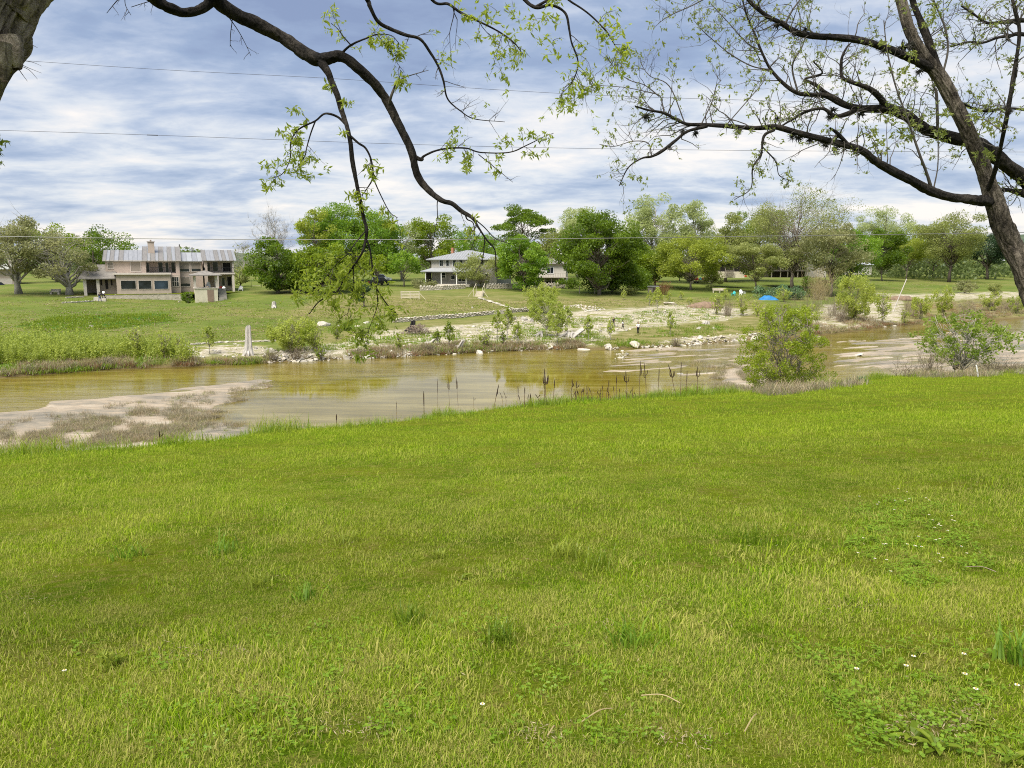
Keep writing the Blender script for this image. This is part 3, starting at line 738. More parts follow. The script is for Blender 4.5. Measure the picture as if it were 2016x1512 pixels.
for (X0, X1, Y0, Y1, fr, pn, co, ro) in ((380, 443, 285, 358, 'trim', 'blind', 1, 2), (652, 778, 280, 392, 'trim', 'blind', 1, 1)):
    a, z1 = la(X0, Y0); b_, z0 = la(X1, Y1); window(H, a, b_, z0, z1, 0, fr, pn, co, ro)
for (X0, X1, Y0, Y1, pn, nm) in ((845, 880, 290, 398, 'glass', 'window'), (985, 1045, 285, 398, 'glass', 'window'), (1072, 1112, 290, 404, 'glass', 'door'), (1142, 1190, 285, 398, 'glass', 'window')):
    a, z1 = la(X0, Y0, 2.2); b_, z0 = la(X1, Y1, 2.2); window(H, a, b_, z0, z1, 2.2, 'trim', pn, 1, 1, name=nm)
railing(H, xrec0 + 0.05, xrec1 - 0.05, 0.1, zu, 1.0, 'iron', 0.3, 0.012)
# sunroom bump-out with three picture windows
bx0, bx1 = la(485, 540, -3.2)[0], la(1140, 540, -3.2)[0]; bz = la(800, 432, -3.2)[1]
MB().box(bx0, bx1, -3.2, -0.002, -0.6, bz).build('sunroom', M['stucco'], H)
MB().box(bx0 - 0.45, bx1 + 0.1, -3.6, -0.004, bz, bz + 0.28).build('sunroom_roof', M['trim'], H)
for X0, X1, pn in ((535, 720, 'glass'), (748, 908, 'glass'), (938, 1110, 'glassb')):
    a, z1 = la(X0, 505, -3.2); b_, z0 = la(X1, 603, -3.2); window(H, a, b_, z0, z1, -3.2, 'trim', pn, 1, 1, 0.07)
sx1 = la(1255, 540, -1.2)[0]
MB().box(bx1 + 0.004, sx1, -1.2, -0.003, -0.6, la(1200, 432, -1.2)[1]).build('entry_bay', M['stucco'], H)
a, z1 = la(1152, 462, -1.2); b_, z0 = la(1235, 570, -1.2); window(H, a, b_, z0, z1, -1.2, 'trim', 'glass', 3, 2)
# link block
kx1 = la(1520, 400, 1.0)[0]; kz = la(1300, 275, 1.0)[1]
MB().box(xr + 0.004, kx1, 1.0, DEP, -0.6, kz).build('link_block', M['stucco'], H)
rk = MB().box(xr + 0.36, kx1, 0.5, 0.62, kz - 0.05, kz + 0.1).build('link_roof', M['trim'], H)
roof_panels(rk, xr + 0.42, kx1 + 0.1, 0.45, kz + 0.12, 5.2, la(1350, 165, 5)[1], [1, 1, 1, 1], ['steel_l', 'steel_m', 'steel_l', 'steel_m'])
for X0, X1, Y0, Y1, pn in ((1243, 1360, 290, 395, 'blind'), (1382, 1500, 288, 392, 'blind'), (1252, 1370, 465, 570, 'blind')):
    a, z1 = la(X0, Y0, 1.0); b_, z0 = la(X1, Y1, 1.0); window(H, a, b_, z0, z1, 1.0, 'trim', pn, 1, 1)
    a2, zz = la(X0, Y1 - 30, 1.0); MB().box(a + 0.02, b_ - 0.02, 0.955, 0.975, z0, zz).build('lower_sash', M['glass'], H)
# right wing with balcony
rx0, rx1 = la(1545, 400, -0.6)[0], la(1905, 400, -0.6)[0]; rz = la(1700, 270, -0.6)[1]; rfz = la(1700, 420, -0.6)[1]
MB().box(rx0, rx1, 1.8, DEP, -0.6, rz).box(rx0, rx0 + 0.5, -0.6, 1.798, -0.6, rz).build('wing_wall', M['stucco'], H)
MB().box(rx0 + 0.004, rx1 + 0.1, -0.7, 1.796, rfz - 0.12, rfz + 0.16).build('balcony', M['trim'], H)
for X in (1700, 1890):
    xx = la(X, 500, -0.6)[0]
    MB().box(xx - 0.2, xx + 0.2, -0.6, -0.2, -0.6, rfz - 0.12).build('column', M['trim'], H)
xx = la(1890, 400, -0.6)[0]; MB().box(xx - 0.15, xx + 0.15, -0.6, -0.3, rfz + 0.16, rz).build('column', M['trim'], H)
railing(H, rx0 + 0.55, rx1, -0.62, rfz + 0.16, 0.95, 'iron', 0.3, 0.012)
rr = MB().box(rx0 - 0.3, rx1 + 0.35, -0.98, -0.86, rz - 0.02, rz + 0.16).build('wing_roof', M['trim'], H)
roof_panels(rr, rx0 - 0.35, rx1 + 0.4, -1.05, rz + 0.12, 4.6, la(1660, 135, 4.6)[1], [9, 17, 9, 6, 8, 7, 8, 6], ['steel_d', 'steel_l', 'steel_d', 'steel_l', 'steel_d', 'steel_l', 'steel_d', 'steel_l'])
for X0, X1, Y0, Y1, pn, nm in ((1578, 1612, 285, 395, 'glass', 'window'), (1642, 1705, 280, 388, 'glass', 'window'), (1760, 1860, 290, 395, 'dark', 'window'), (1480, 1512, 465, 560, 'glass', 'window'), (1690, 1722, 458, 560, 'dark', 'door'), (1752, 1788, 465, 560, 'glass', 'door'), (1815, 1870, 460, 565, 'dark', 'window')):
    a, z1 = la(X0, Y0, 1.8); b_, z0 = la(X1, Y1, 1.8)
    if a > rx0 + 0.5: window(H, a, b_, z0, z1, 1.8, 'trim', pn, 1, 1, name=nm)
# low left wing with porch
px0, px1 = la(60, 500, -2.0)[0], xl - 0.005; pz = la(200, 478, -2.0)[1]
pw0 = la(250, 540, -1.0)[0]; lx1 = la(485, 560, -1.0)[0]
MB().box(pw0, bx0 - 0.004, -1.0, -0.004, -0.6, pz).box(px0 + 0.3, xl - 0.006, 2.6, 6.5, -0.6, pz).build('low_wing', M['stucco_d'], H)
for X in (105, 262):
    xx = la(X, 560, -1.9)[0]; MB().box(xx - 0.24, xx + 0.24, -1.9, -1.42, -0.6, pz).build('porch_column', M['trim'], H)
zp = la(250, 310, 3)[1]
V = [(px0 - 0.5, -2.4, pz), (bx0 - 0.1, -2.4, pz), (bx0 - 0.1, 2.5, zp), (px0 + 0.9, 2.5, zp), (px0 - 0.5, 7.2, pz), (px0 - 0.5, -2.4, pz - 0.14), (bx0 - 0.1, -2.4, pz - 0.14), (px0 - 0.5, 7.2, pz - 0.14), (bx0 - 0.1, 2.5, pz - 0.14), (xl - 0.3, 7.2, pz), (xl - 0.3, 2.5, zp)]
MB().add(V, [np.array([(0, 1, 2, 3), (5, 0, 4, 7), (0, 5, 6, 1), (5, 7, 8, 6)]), np.array([(0, 3, 4)])]).build('porch_roof', M['shingle'], H)
for X0, X1, nm in ((288, 316, 'window'), (345, 388, 'door'), (412, 440, 'window')):
    a, z1 = la(X0, 490, -1.0); b_, z0 = la(X1, 560 if nm == 'window' else 605, -1.0); window(H, a, b_, z0, z1, -1.0, 'stucco_d', 'dark', 1, 1, 0.06, nm)
# terrace in front and its stone retaining wall
t0, t1 = la(330, 700, -6)[0], la(1270, 660, -6)[0]
kind(MB().add([(*FH.world(t0, -6.2, -0.10),), (*FH.world(t1 + 1.5, -6.2, -0.10),), (*FH.world(t1 + 12, -1.5, -0.10),), (*FH.world(t1 + 14, 12, -0.10),), (*FH.world(px0 - 8, 12, -0.10),), (*FH.world(px0 - 3, 0.5, -0.10),), (*FH.world(t0, -0.5, -0.10),)], np.array([(0, 1, 2, 3, 4, 5, 6)])).build('terrace_lawn', M['lawn']), 'structure')
TW = thing('terrace_wall', 'long low tan stone retaining wall below the stucco house', 'wall', FH.world(t0, -6.2), FH.th)
rng = np.random.default_rng(5)
L_ = t1 - t0; MB().box(0.02, L_, 0.06, 0.4, -2.3, -0.12).build('core', M['lime'], TW)
stones = [mesh_data('stone', *(lambda v, f: (v, [f]))(*rock_shape(rng, 0.42, 0.2, 0.24, ICO1, 0.15)), M['lime']) for _ in range(6)]
for r_ in range(4):
    x = 0.2
    while x < L_:
        o = bpy.data.objects.new('stone', stones[rng.integers(6)]); COL.objects.link(o); o.parent = TW
        o.location = (x, 0.19, -0.30 - 0.42 * r_); o.scale = (rng.uniform(0.9, 1.3), 1, rng.uniform(0.85, 1.05)); x += rng.uniform(0.72, 0.95)
# stone pavilion on a cream basement
g0, gz0 = la(1425, 600, -7.5); g1, gz1 = la(1700, 600, -7.5)
G = thing('garden_pavilion', 'small pavilion with grey pyramid roof on a cream basement beside the stucco house', 'pavilion', FH.world(g0, -7.5), FH.th)
gw = g1 - g0; gd = 3.4; gf = gz0; gb = la(1560, 735, -7.5)[1]
bs = MB().box(0, gw, 0, gd, gb - 0.6, gf).build('basement', M['cream'], G)
dx0, dz1 = la(1575, 615, -7.5); dx1, dz0 = la(1660, 735, -7.5)
MB().box(dx0 - g0, dx1 - g0, -0.05, -0.003, dz0 - 0.3, dz1).build('door', M['brown_d'], bs)
MB().box(-0.15, gw + 0.15, -0.15, gd + 0.15, gf, gf + 0.14).build('floor_slab', M['trim'], G)
gt = la(1560, 445, -7.5)[1]
for sx in (0.1, gw - 0.1):
    for sy in (0.1, gd - 0.1): MB().box(sx - 0.17, sx + 0.17, sy - 0.17, sy + 0.17, gf + 0.14, gt).build('post', M['trim'], G)
ga = la(1545, 380, -5.8)[1]
V = [(-0.8, -0.8, gt), (gw + 0.8, -0.8, gt), (gw + 0.8, gd + 0.8, gt), (-0.8, gd + 0.8, gt), (gw / 2, gd / 2, ga), (-0.8, -0.8, gt + 0.12), (gw + 0.8, -0.8, gt + 0.12), (gw + 0.8, gd + 0.8, gt + 0.12), (-0.8, gd + 0.8, gt + 0.12)]
MB().add(V, [np.array([(0, 3, 2, 1), (0, 1, 6, 5), (1, 2, 7, 6), (2, 3, 8, 7), (3, 0, 5, 8)]), np.array([(5, 6, 4), (6, 7, 4), (7, 8, 4), (8, 5, 4)])]).build('roof', M['shingle'], G)
MB().box(gw / 2 - 0.1, gw / 2 + 0.1, gd / 2 - 0.1, gd / 2 + 0.1, ga - 0.1, ga + 0.5).build('finial', M['iron'], G)
st_ = MB()
for k in range(8): st_.box(gw + 0.16, gw + 1.5, -0.1 + k * 0.32, 0.22 + k * 0.32, gb - 0.6, gf - 1.75 + k * 0.24)
st_.build('stairs', M['lime_g'], G)

# --- garage or carport at the far left edge
GA = Front(-60, 571, 158.0, math.radians(26))
gh = thing('pale_garage', 'pale garage with white flat roof behind the dark car and gnarled oak', 'garage', GA.r, GA.th)
gx = GA.L(34, 560)[0]
MB().box(-4, gx, 0, 7, -0.5, GA.L(0, 530)[1]).build('wall', M['stucco'], gh)
MB().box(-4.5, gx + 0.8, -1.0, 7.5, GA.L(0, 530)[1], GA.L(0, 519)[1]).build('roof', M['white'], gh)
MB().box(gx - 6.4, gx - 0.8, -0.04, -0.003, -0.2, 2.3).build('garage_door', M['trim'], gh)

# --- middle: cream hip-roofed house with a porch
B_ = lambda X, Y: (800 + X / 6.109, 470 + Y / 6.109)
FM = Front(*B_(305, 542), 172.0, math.radians(-20))
def lb(X, Y, off=0.0): return FM.L(*B_(X, Y), off)
Hm = thing('hip_roofed_house', 'cream two storey house with pale hipped metal roof and long front porch', 'house', FM.r, FM.th)
mw = lb(1085, 300)[0]; mz = lb(400, 246)[1]; mf = lb(400, 345)[1]; MD = 9.0
MB().box(0, mw, 0, MD, mf - 0.15, mz).build('upper_wall', M['siding'], Hm)
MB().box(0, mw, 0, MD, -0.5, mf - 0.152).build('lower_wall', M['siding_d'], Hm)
bt = MB()
for k in range(int(mw / 0.55)): bt.box(0.3 + k * 0.55, 0.34 + k * 0.55, -0.03, -0.002, mf, mz - 0.05)
kind(bt.build('batten', M['siding'], Hm), 'stuff')
for X0 in (400, 478, 558, 637, 725, 805, 890):
    a, z1 = lb(X0, 256); b_, z0 = lb(X0 + 42, 328); window(Hm, a, b_, z0, z1, 0, 'white', 'glass', 1, 2, 0.1)
e = 0.9; zr = lb(620, 140, 4.5)[1]
V = [(-e, -e, mz), (mw + e, -e, mz), (mw + e, MD + e, mz), (-e, MD + e, mz), (mw * 0.42, MD / 2, zr), (mw * 0.5, MD / 2, zr)]
V += [(x, y, z - 0.2) for x, y, z in V[:4]]
rfm = MB().add(V, [np.array([(0, 1, 5, 4), (2, 3, 4, 5), (0, 6, 7, 1), (1, 7, 8, 2), (2, 8, 9, 3), (3, 9, 6, 0), (6, 9, 8, 7)]), np.array([(1, 2, 5), (3, 0, 4)])]).build('roof', M['steel_m'], Hm)
sm = MB()
for k in range(44):
    x = -e + (mw + 2 * e) * (k + 0.5) / 44
    t = min((x + e) / (mw * 0.42 + e), (mw + e - x) / (mw * 0.5 + e), 1.0)
    sm.add([(x - 0.03, -e, mz + 0.01), (x + 0.03, -e, mz + 0.01), (x + 0.03, -e + (MD / 2 + e) * t, mz + (zr - mz) * t + 0.06), (x - 0.03, -e + (MD / 2 + e) * t, mz + (zr - mz) * t + 0.06), (x - 0.03, -e, mz + 0.06), (x + 0.03, -e, mz + 0.06)], np.array([(4, 5, 2, 3), (0, 1, 5, 4)]))
kind(sm.build('roof_seam', M['steel_d'], rfm), 'stuff')
a, z0 = lb(548, 145, 5); b_, z1 = lb(572, 108, 5)
MB().box(a, b_, 4.6, 5.3, z0 - 1.0, z1).build('chimney', M['brick'], Hm)
# porch
PE = -2.6; pzr = lb(400, 345, 0)[1]; pze = lb(300, 392, PE)[1]; p0, p1 = -1.6, lb(760, 392, PE)[0]
V = [(p0, PE, pze), (p1, PE, pze), (p1 - 0.2, -0.01, pzr), (0.6, -0.01, pzr), (p0, PE, pze - 0.16), (p1, PE, pze - 0.16), (p1 - 0.2, -0.01, pze - 0.16), (p0, MD * 0.5, pze), (p0, MD * 0.5, pze - 0.16), (-0.01, MD * 0.5, pzr)]
pr = MB().add(V, [np.array([(0, 1, 2, 3), (0, 4, 5, 1), (1, 5, 6, 2), (0, 3, 9, 7), (0, 7, 8, 4)]), np.array([(4, 8, 9, 3, 2, 6, 5)])[:, :6]]).build('porch_roof', M['steel_m'], Hm)
MB().box(p0 + 0.1, p1 - 0.1, PE + 0.1, -0.02, -0.5, 0.02).build('porch_floor', M['trim'], Hm)
for X in (232, 420, 605, 720):
    xx = lb(X, 460, PE + 0.3)[0]; MB().box(xx - 0.08, xx + 0.08, PE + 0.22, PE + 0.38, 0.02, pze - 0.1).build('porch_post', M['white'], Hm)
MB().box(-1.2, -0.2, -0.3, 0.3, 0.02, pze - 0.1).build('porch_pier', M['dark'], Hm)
for X0, X1, Y0, Y1, nm, co, ro in ((425, 472, 408, 470, 'window', 1, 2), (540, 585, 440, 490, 'window', 1, 1), (625, 708, 450, 512, 'french_door', 2, 1), (950, 990, 420, 500, 'window', 1, 2)):
    a, z1 = lb(X0, Y0); b_, z0 = lb(X1, Y1); window(Hm, a, b_, max(z0, 0.05), z1, 0, 'white', 'glass', co, ro, 0.09, nm)
# retaining wall of pale blocks along the terrace
def stone_wall(name, label, cat, pts, h, mats, rng, size=0.42, rows=3, thick=0.4, limit=290):
    """dry wall of separate stones along world points; each stone an object that shares mesh data."""
    P = [Vector(p) for p in pts]
    root = thing(name, label, cat, P[0])
    protos = [mesh_data('stone', *(lambda v, f: (v, [f]))(*rock_shape(rng, size * 0.62, thick * 0.62, h / rows * 0.66, ICO1, 0.12)), M[mats[k % len(mats)]]) for k in range(7)]
    cnt = 0; extra = MB(); core = MB()
    for a, b_ in zip(P[:-1], P[1:]):
        d = b_ - a; L = d.length; an = math.atan2(d.y, d.x); n = max(1, int(L / size))
        q = rotz([(0, -thick * 0.22, -h * 0.4), (L, -thick * 0.22, -h * 0.4 + d.z), (L, thick * 0.3, -h * 0.4 + d.z), (0, thick * 0.3, -h * 0.4), (0, -thick * 0.22, h * 0.8), (L, -thick * 0.22, h * 0.8 + d.z), (L, thick * 0.3, h * 0.8 + d.z), (0, thick * 0.3, h * 0.8)], an) + np.array(a - P[0])
        core.add(q, np.array([(4, 5, 6, 7), (0, 1, 5, 4), (2, 3, 7, 6), (1, 2, 6, 5), (3, 0, 4, 7)]))
        for i in range(n):
            for r_ in range(rows):
                t = (i + 0.5 + 0.5 * (r_ % 2) + rng.uniform(-0.15, 0.15)) / n
                p = a + d * min(t, 1) - P[0] + Vector((0, 0, h / rows * (r_ + 0.45)))
                sc = rng.uniform(0.8, 1.2, 3)
                if cnt < limit:
                    o = bpy.data.objects.new('stone', protos[rng.integers(7)]); COL.objects.link(o); o.parent = root
                    o.location = p; o.rotation_euler = (rng.uniform(-.15, .15), rng.uniform(-.15, .15), an + rng.uniform(-.2, .2)); o.scale = sc
                    cnt += 1
                else:
                    V, F = rock_shape(rng, size * 0.62, thick * 0.62, h / rows * 0.66, ICO0)
                    extra.add(rotz(V * sc, an) + np.array(p), F)
    core.build('core', M['lime'], root)
    if extra.n: kind(extra.build('stones', M[mats[0]], root), 'stuff')
    return root
rng = np.random.default_rng(11)
def gl(pts, dz=0.0):
    o = []
    for px, y in pts:
        p = ground(px, y); p.z += dz; o.append(p)
    return o
def glp(pts):
    return [gpt(*p) for p in pts]
stone_wall('retaining_wall', 'low pale block retaining wall in front of the hip roofed house porch', 'wall', glp([(827, 572), (870, 571), (916, 568)]), 1.0, ['lime', 'lime_w'], rng, 0.55, 3)
stone_wall('retaining_wall', 'darker stone retaining wall under the round green tree right of the garden steps', 'wall', glp([(958, 569), (1010, 568), (1060, 566), (1112, 567)]), 1.15, ['lime_g', 'lime'], rng, 0.6, 3)
stone_wall('dry_stone_wall', 'long low pale dry stone wall curving across the grass below the garden path', 'wall', glp([(772, 635), (800, 634), (850, 629), (900, 626), (950, 621), (1000, 617), (1045, 612)]), 0.62, ['lime_w', 'lime'], rng, 0.5, 3)
stone_wall('stone_edging', 'thin line of pale edging stones behind the bleached tall stump', 'edging', glp([(285, 689), (330, 683), (380, 679), (440, 675), (490, 674), (545, 672)]), 0.2, ['lime_w'], rng, 0.6, 1)
stone_wall('stone_border', 'broken line of white border stones left of the terrace wall', 'edging', glp([(122, 597), (150, 596), (183, 594)]), 0.25, ['lime_w'], rng, 0.7, 1)
stone_wall('stone_border', 'second row of white border stones nearer the porch of the stucco house', 'edging', glp([(130, 587), (165, 585)]), 0.25, ['lime_w'], rng, 0.8, 1)
# stepping path of flat stones down the slope
pr = thing('stone_path', 'straight path of pale flat stones running down the slope from the wooden steps', 'path', gpt(942, 586))
rng = np.random.default_rng(12)
pp = glp([(942, 586), (960, 592), (985, 600), (1010, 608), (1040, 613), (1050, 614)])
for a, b_ in zip(pp[:-1], pp[1:]):
    n = max(2, int((b_ - a).length / 0.95))
    for i in range(n):
        q = a.lerp(b_, (i + 0.5) / n); V, F = rock_shape(rng, 0.75, 0.5, 0.08, ICO1)
        o = mk('flagstone', V, [F], M['lime_w' if i % 3 else 'lime'], pr); o.location = q - pp[0] + Vector((rng.uniform(-.2, .2), 0, 0.05)); o.rotation_euler = (0, 0, rng.uniform(0, 3))

# --- deck house between the big trees
FD = Front(*B_(1650, 462), 186.0, math.radians(-8))
Hd = thing('deck_house', 'small pale house with french window and wooden deck seen between two dark green trees', 'house', FD.r, FD.th)
def ld(X, Y, off=0.0): return FD.L(*B_(X, Y), off)
dw = ld(1900, 400)[0]; dz = ld(1700, 300)[1]
MB().box(-1.2, dw + 0.4, 0, 7, -1.0, dz).build('wall', M['siding'], Hd)
V = [(-1.7, -0.8, dz), (dw + 0.9, -0.8, dz), (dw + 0.9, 3.5, dz + 1.2), (-1.7, 3.5, dz + 1.2), (-1.7, 7.8, dz), (dw + 0.9, 7.8, dz)]
MB().add(V, np.array([(0, 1, 2, 3), (3, 2, 5, 4)])).add([(x, y, z - 0.15) for x, y, z in V], np.array([(0, 3, 2, 1), (3, 4, 5, 2)])).build('roof', M['shingle'], Hd)
a, z1 = ld(1692, 345); b_, z0 = ld(1768, 418); window(Hd, a, b_, z0, z1, 0, 'white', 'glass', 2, 1, 0.12, 'french_window')
MB().box(-1.2, dw + 1.0, -3.2, -0.01, -0.12, 0.0).build('deck', M['wood_g'], Hd)
railing(Hd, -0.5, dw + 1.0, -3.1, 0.0, 1.0, 'wood_g', 0.4, 0.03)
for k in range(5):
    MB().box(-1.1 + k * 1.6, -0.9 + k * 1.6, -3.1, -2.9, -1.3, -0.12).build('deck_post', M['wood_d'], Hd)

# --- right: metal-roofed house with a raised deck and a screened porch
C_ = lambda X, Y: (1280 + X / 4.582, 460 + Y / 4.582)
FR = Front(*C_(1095, 332), 186.0, math.radians(-2))
Hr = thing('raised_deck_house', 'house with bright metal roof and two level timber deck behind the big bare pecan', 'house', FR.r, FR.th)
def lc(X, Y, off=0.0): return FR.L(*C_(X, Y), off)
w1 = lc(1425, 300)[0]; zt = lc(1200, 158)[1]; zm = lc(1200, 245)[1]; zg = lc(1200, 378)[1]
MB().box(0.3, w1, 3.0, 10, zg - 0.5, zt).build('wall', M['wood_d'], Hr)
roof_panels(MB().box(-0.3, w1 + 0.5, -0.7, -0.55, zt - 0.05, zt + 0.12).build('roof', M['white'], Hr), -0.6, w1 + 0.8, -0.8, zt + 0.1, 6.0, lc(1200, 88, 6)[1], [1, 1, 1, 1, 1], ['steel_l', 'steel_m', 'steel_l', 'steel_l', 'steel_m'])
MB().box(-0.6, w1 + 0.2, -0.6, 2.99, -0.18, 0.0).build('lower_deck', M['wood_g'], Hr)
MB().box(1.2, w1 + 0.2, -0.5, 2.99, zm - 0.15, zm).build('upper_deck', M['wood_g'], Hr)
railing(Hr, 0.1, w1 + 0.1, -0.5, 0.0, 1.0, 'wood_p', 0.5, 0.03); railing(Hr, 1.3, w1 + 0.1, -0.42, zm, 0.95, 'wood_p', 0.5, 0.03)
for X in (1095, 1175, 1240, 1330, 1412):
    xx = lc(X, 300)[0]; MB().box(xx - 0.1, xx + 0.1, -0.45, -0.25, zg - 0.5, zt - 0.05).build('deck_post', M['wood_p'], Hr)
for X0, X1, Y0, Y1 in ((1120, 1165, 262, 318), (1185, 1230, 262, 318), (1175, 1225, 190, 238), (1345, 1390, 262, 318)):
    a, z1 = lc(X0, Y0, 3); b_, z0 = lc(X1, Y1, 3); window(Hr, a, b_, z0, z1, 3.0, 'wood_g', 'glass', 1, 2)
x2 = lc(1620, 300)[0]; MB().box(w1 + 0.01, x2, 2.0, 9, zg - 0.5, lc(1500, 250, 2)[1]).build('pale_extension', M['siding'], Hr)
MB().box(w1 - 0.1, x2 + 0.6, 1.4, 9.5, lc(1500, 250, 2)[1], lc(1500, 250, 2)[1] + 0.25).build('extension_roof', M['steel_m'], Hr)
for X0 in (1480, 1545): 
    a, z1 = lc(X0, 265, 2); b_, z0 = lc(X0 + 32, 300, 2); window(Hr, a, b_, z0, z1, 2.0, 'white', 'glass', 1, 1)
FP_ = Front(*C_(540, 375), 182.0, math.radians(-4))
Hp = thing('screened_porch', 'dark screened porch on a cream base with timber stairs between the olive trees', 'porch', FP_.r, FP_.th)
def lp(X, Y, off=0.0): return FP_.L(*C_(X, Y), off)
w2 = lp(852, 340)[0]; zb_ = lp(700, 342)[1]; zt2 = lp(700, 250)[1]
MB().box(0, w2, 0, 5, -0.6, zb_).build('base', M['cream'], Hp)
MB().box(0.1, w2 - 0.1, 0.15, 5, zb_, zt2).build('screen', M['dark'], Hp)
for k in range(8):
    xx = 0.1 + (w2 - 0.2) * k / 7; MB().box(xx - 0.05, xx + 0.05, 0.02, 0.148, zb_, zt2).build('screen_post', M['wood_d'], Hp)
V = [(-0.6, -0.7, zt2), (w2 + 0.6, -0.7, zt2), (w2 + 0.6, 5, zt2 + 1.4), (-0.6, 5, zt2 + 1.4), (-0.6, -0.7, zt2 - 0.15), (w2 + 0.6, -0.7, zt2 - 0.15), (w2 + 0.6, 5, zt2 + 1.25), (-0.6, 5, zt2 + 1.25)]
MB().add(V, np.array([(0, 1, 2, 3), (0, 4, 5, 1), (1, 5, 6, 2), (3, 7, 4, 0), (4, 7, 6, 5)])).build('roof', M['steel_m'], Hp)
s0, s1 = lp(672, 350)[0], lp(745, 350)[0]
for k in range(7): MB().box(s0, s1, -2.1 + k * 0.3, -1.75 + k * 0.3, -0.35 + k * 0.24, -0.28 + k * 0.24).build('tread', M['wood_g'], Hp)
for xx in (s0, s1): MB().bar((xx, -2.2, -0.5), (xx, -0.05, zb_), 0.09).bar((xx, -2.1, 0.45), (xx, -0.05, zb_ + 0.95), 0.06).bar((xx, -2.1, -0.5), (xx, -2.1, 0.45), 0.06).build('stair_rail', M['wood_g'], Hp)
FW = Front(1662, 536, 205.0, math.radians(-6))
Hw = thing('white_cottage', 'low white cottage half hidden by trunks right of the tan reeds', 'house', FW.r, FW.th)
ww = FW.L(1716, 530)[0]; MB().box(0, ww, 0, 6, -0.6, 1.9).build('wall', M['siding'], Hw)
MB().add([(-0.5, -0.6, 1.9), (ww + 0.5, -0.6, 1.9), (ww + 0.5, 3, 2.6), (-0.5, 3, 2.6), (-0.5, 6.6, 1.9), (ww + 0.5, 6.6, 1.9)], np.array([(0, 1, 2, 3), (3, 2, 5, 4)])).build('roof', M['steel_m'], Hw)
window(Hw, 1.0, 2.0, 0.7, 1.6, 0, 'white', 'glass', 1, 2); window(Hw, 3.6, 4.6, 0.7, 1.6, 0, 'white', 'glass', 1, 2)
# far pale shelters at the right edge
FS = Front(1960, 533, 300.0, 0.0)
Hs = thing('far_shelter', 'tiny far open shelter with pale roof at the right beyond the meadow', 'shelter', FS.r, 0)
MB().add([(0, 0, 3), (7, 0, 3), (7, 5, 3), (0, 5, 3), (3.5, 2.5, 4.6)], [np.array([(0, 1, 4), (1, 2, 4), (2, 3, 4), (3, 0, 4)]), np.array([(0, 3, 2, 1)])][:1]).build('roof', M['steel_m'], Hs)
for sx in (0.3, 6.7):
    for sy in (0.3, 4.7): MB().box(sx - 0.1, sx + 0.1, sy - 0.1, sy + 0.1, -1.5, 3.02).build('post', M['wood_g'], Hs)
# ------------------------------------------------------------------ trees and shrubs
def leaf_quads(C, S, rng, asp=0.6, up=0.35, T=None):
    """one folded-flat quad per leaf: centres C, sizes S, random facing biased upward."""
    n = len(C)
    N = rng.normal(size=(n, 3)); N /= np.linalg.norm(N, axis=1)[:, None]; N[:, 2] += up; N /= np.linalg.norm(N, axis=1)[:, None]
    A = rng.normal(size=(n, 3)); A -= N * (A * N).sum(1)[:, None]; A /= np.linalg.norm(A, axis=1)[:, None] + 1e-9
    B = np.cross(N, A); S = np.asarray(S)[:, None]
    V = np.stack([C - A * S * 0.5, C - B * S * asp * 0.5, C + A * S * 0.5, C + B * S * asp * 0.5], 1).reshape(-1, 3)
    F = np.arange(4 * n).reshape(n, 4)
    return V, F
def limb(mb, a, b, r0, r1, rng, sag=0.12, n=6, sides=5, mat=0):
    a, b = np.asarray(a, float), np.asarray(b, float); L = np.linalg.norm(b - a)
    t = np.linspace(0, 1, n)[:, None]
    P = a + (b - a) * t; P[:, 2] += (np.sin(t[:, 0] * math.pi) * sag * L)
    P[1:-1] += rng.normal(size=(n - 2, 3)) * L * 0.045
    mb.tube(P, r0 + (r1 - r0) * t[:, 0] ** 0.8, sides, mat)
    return P
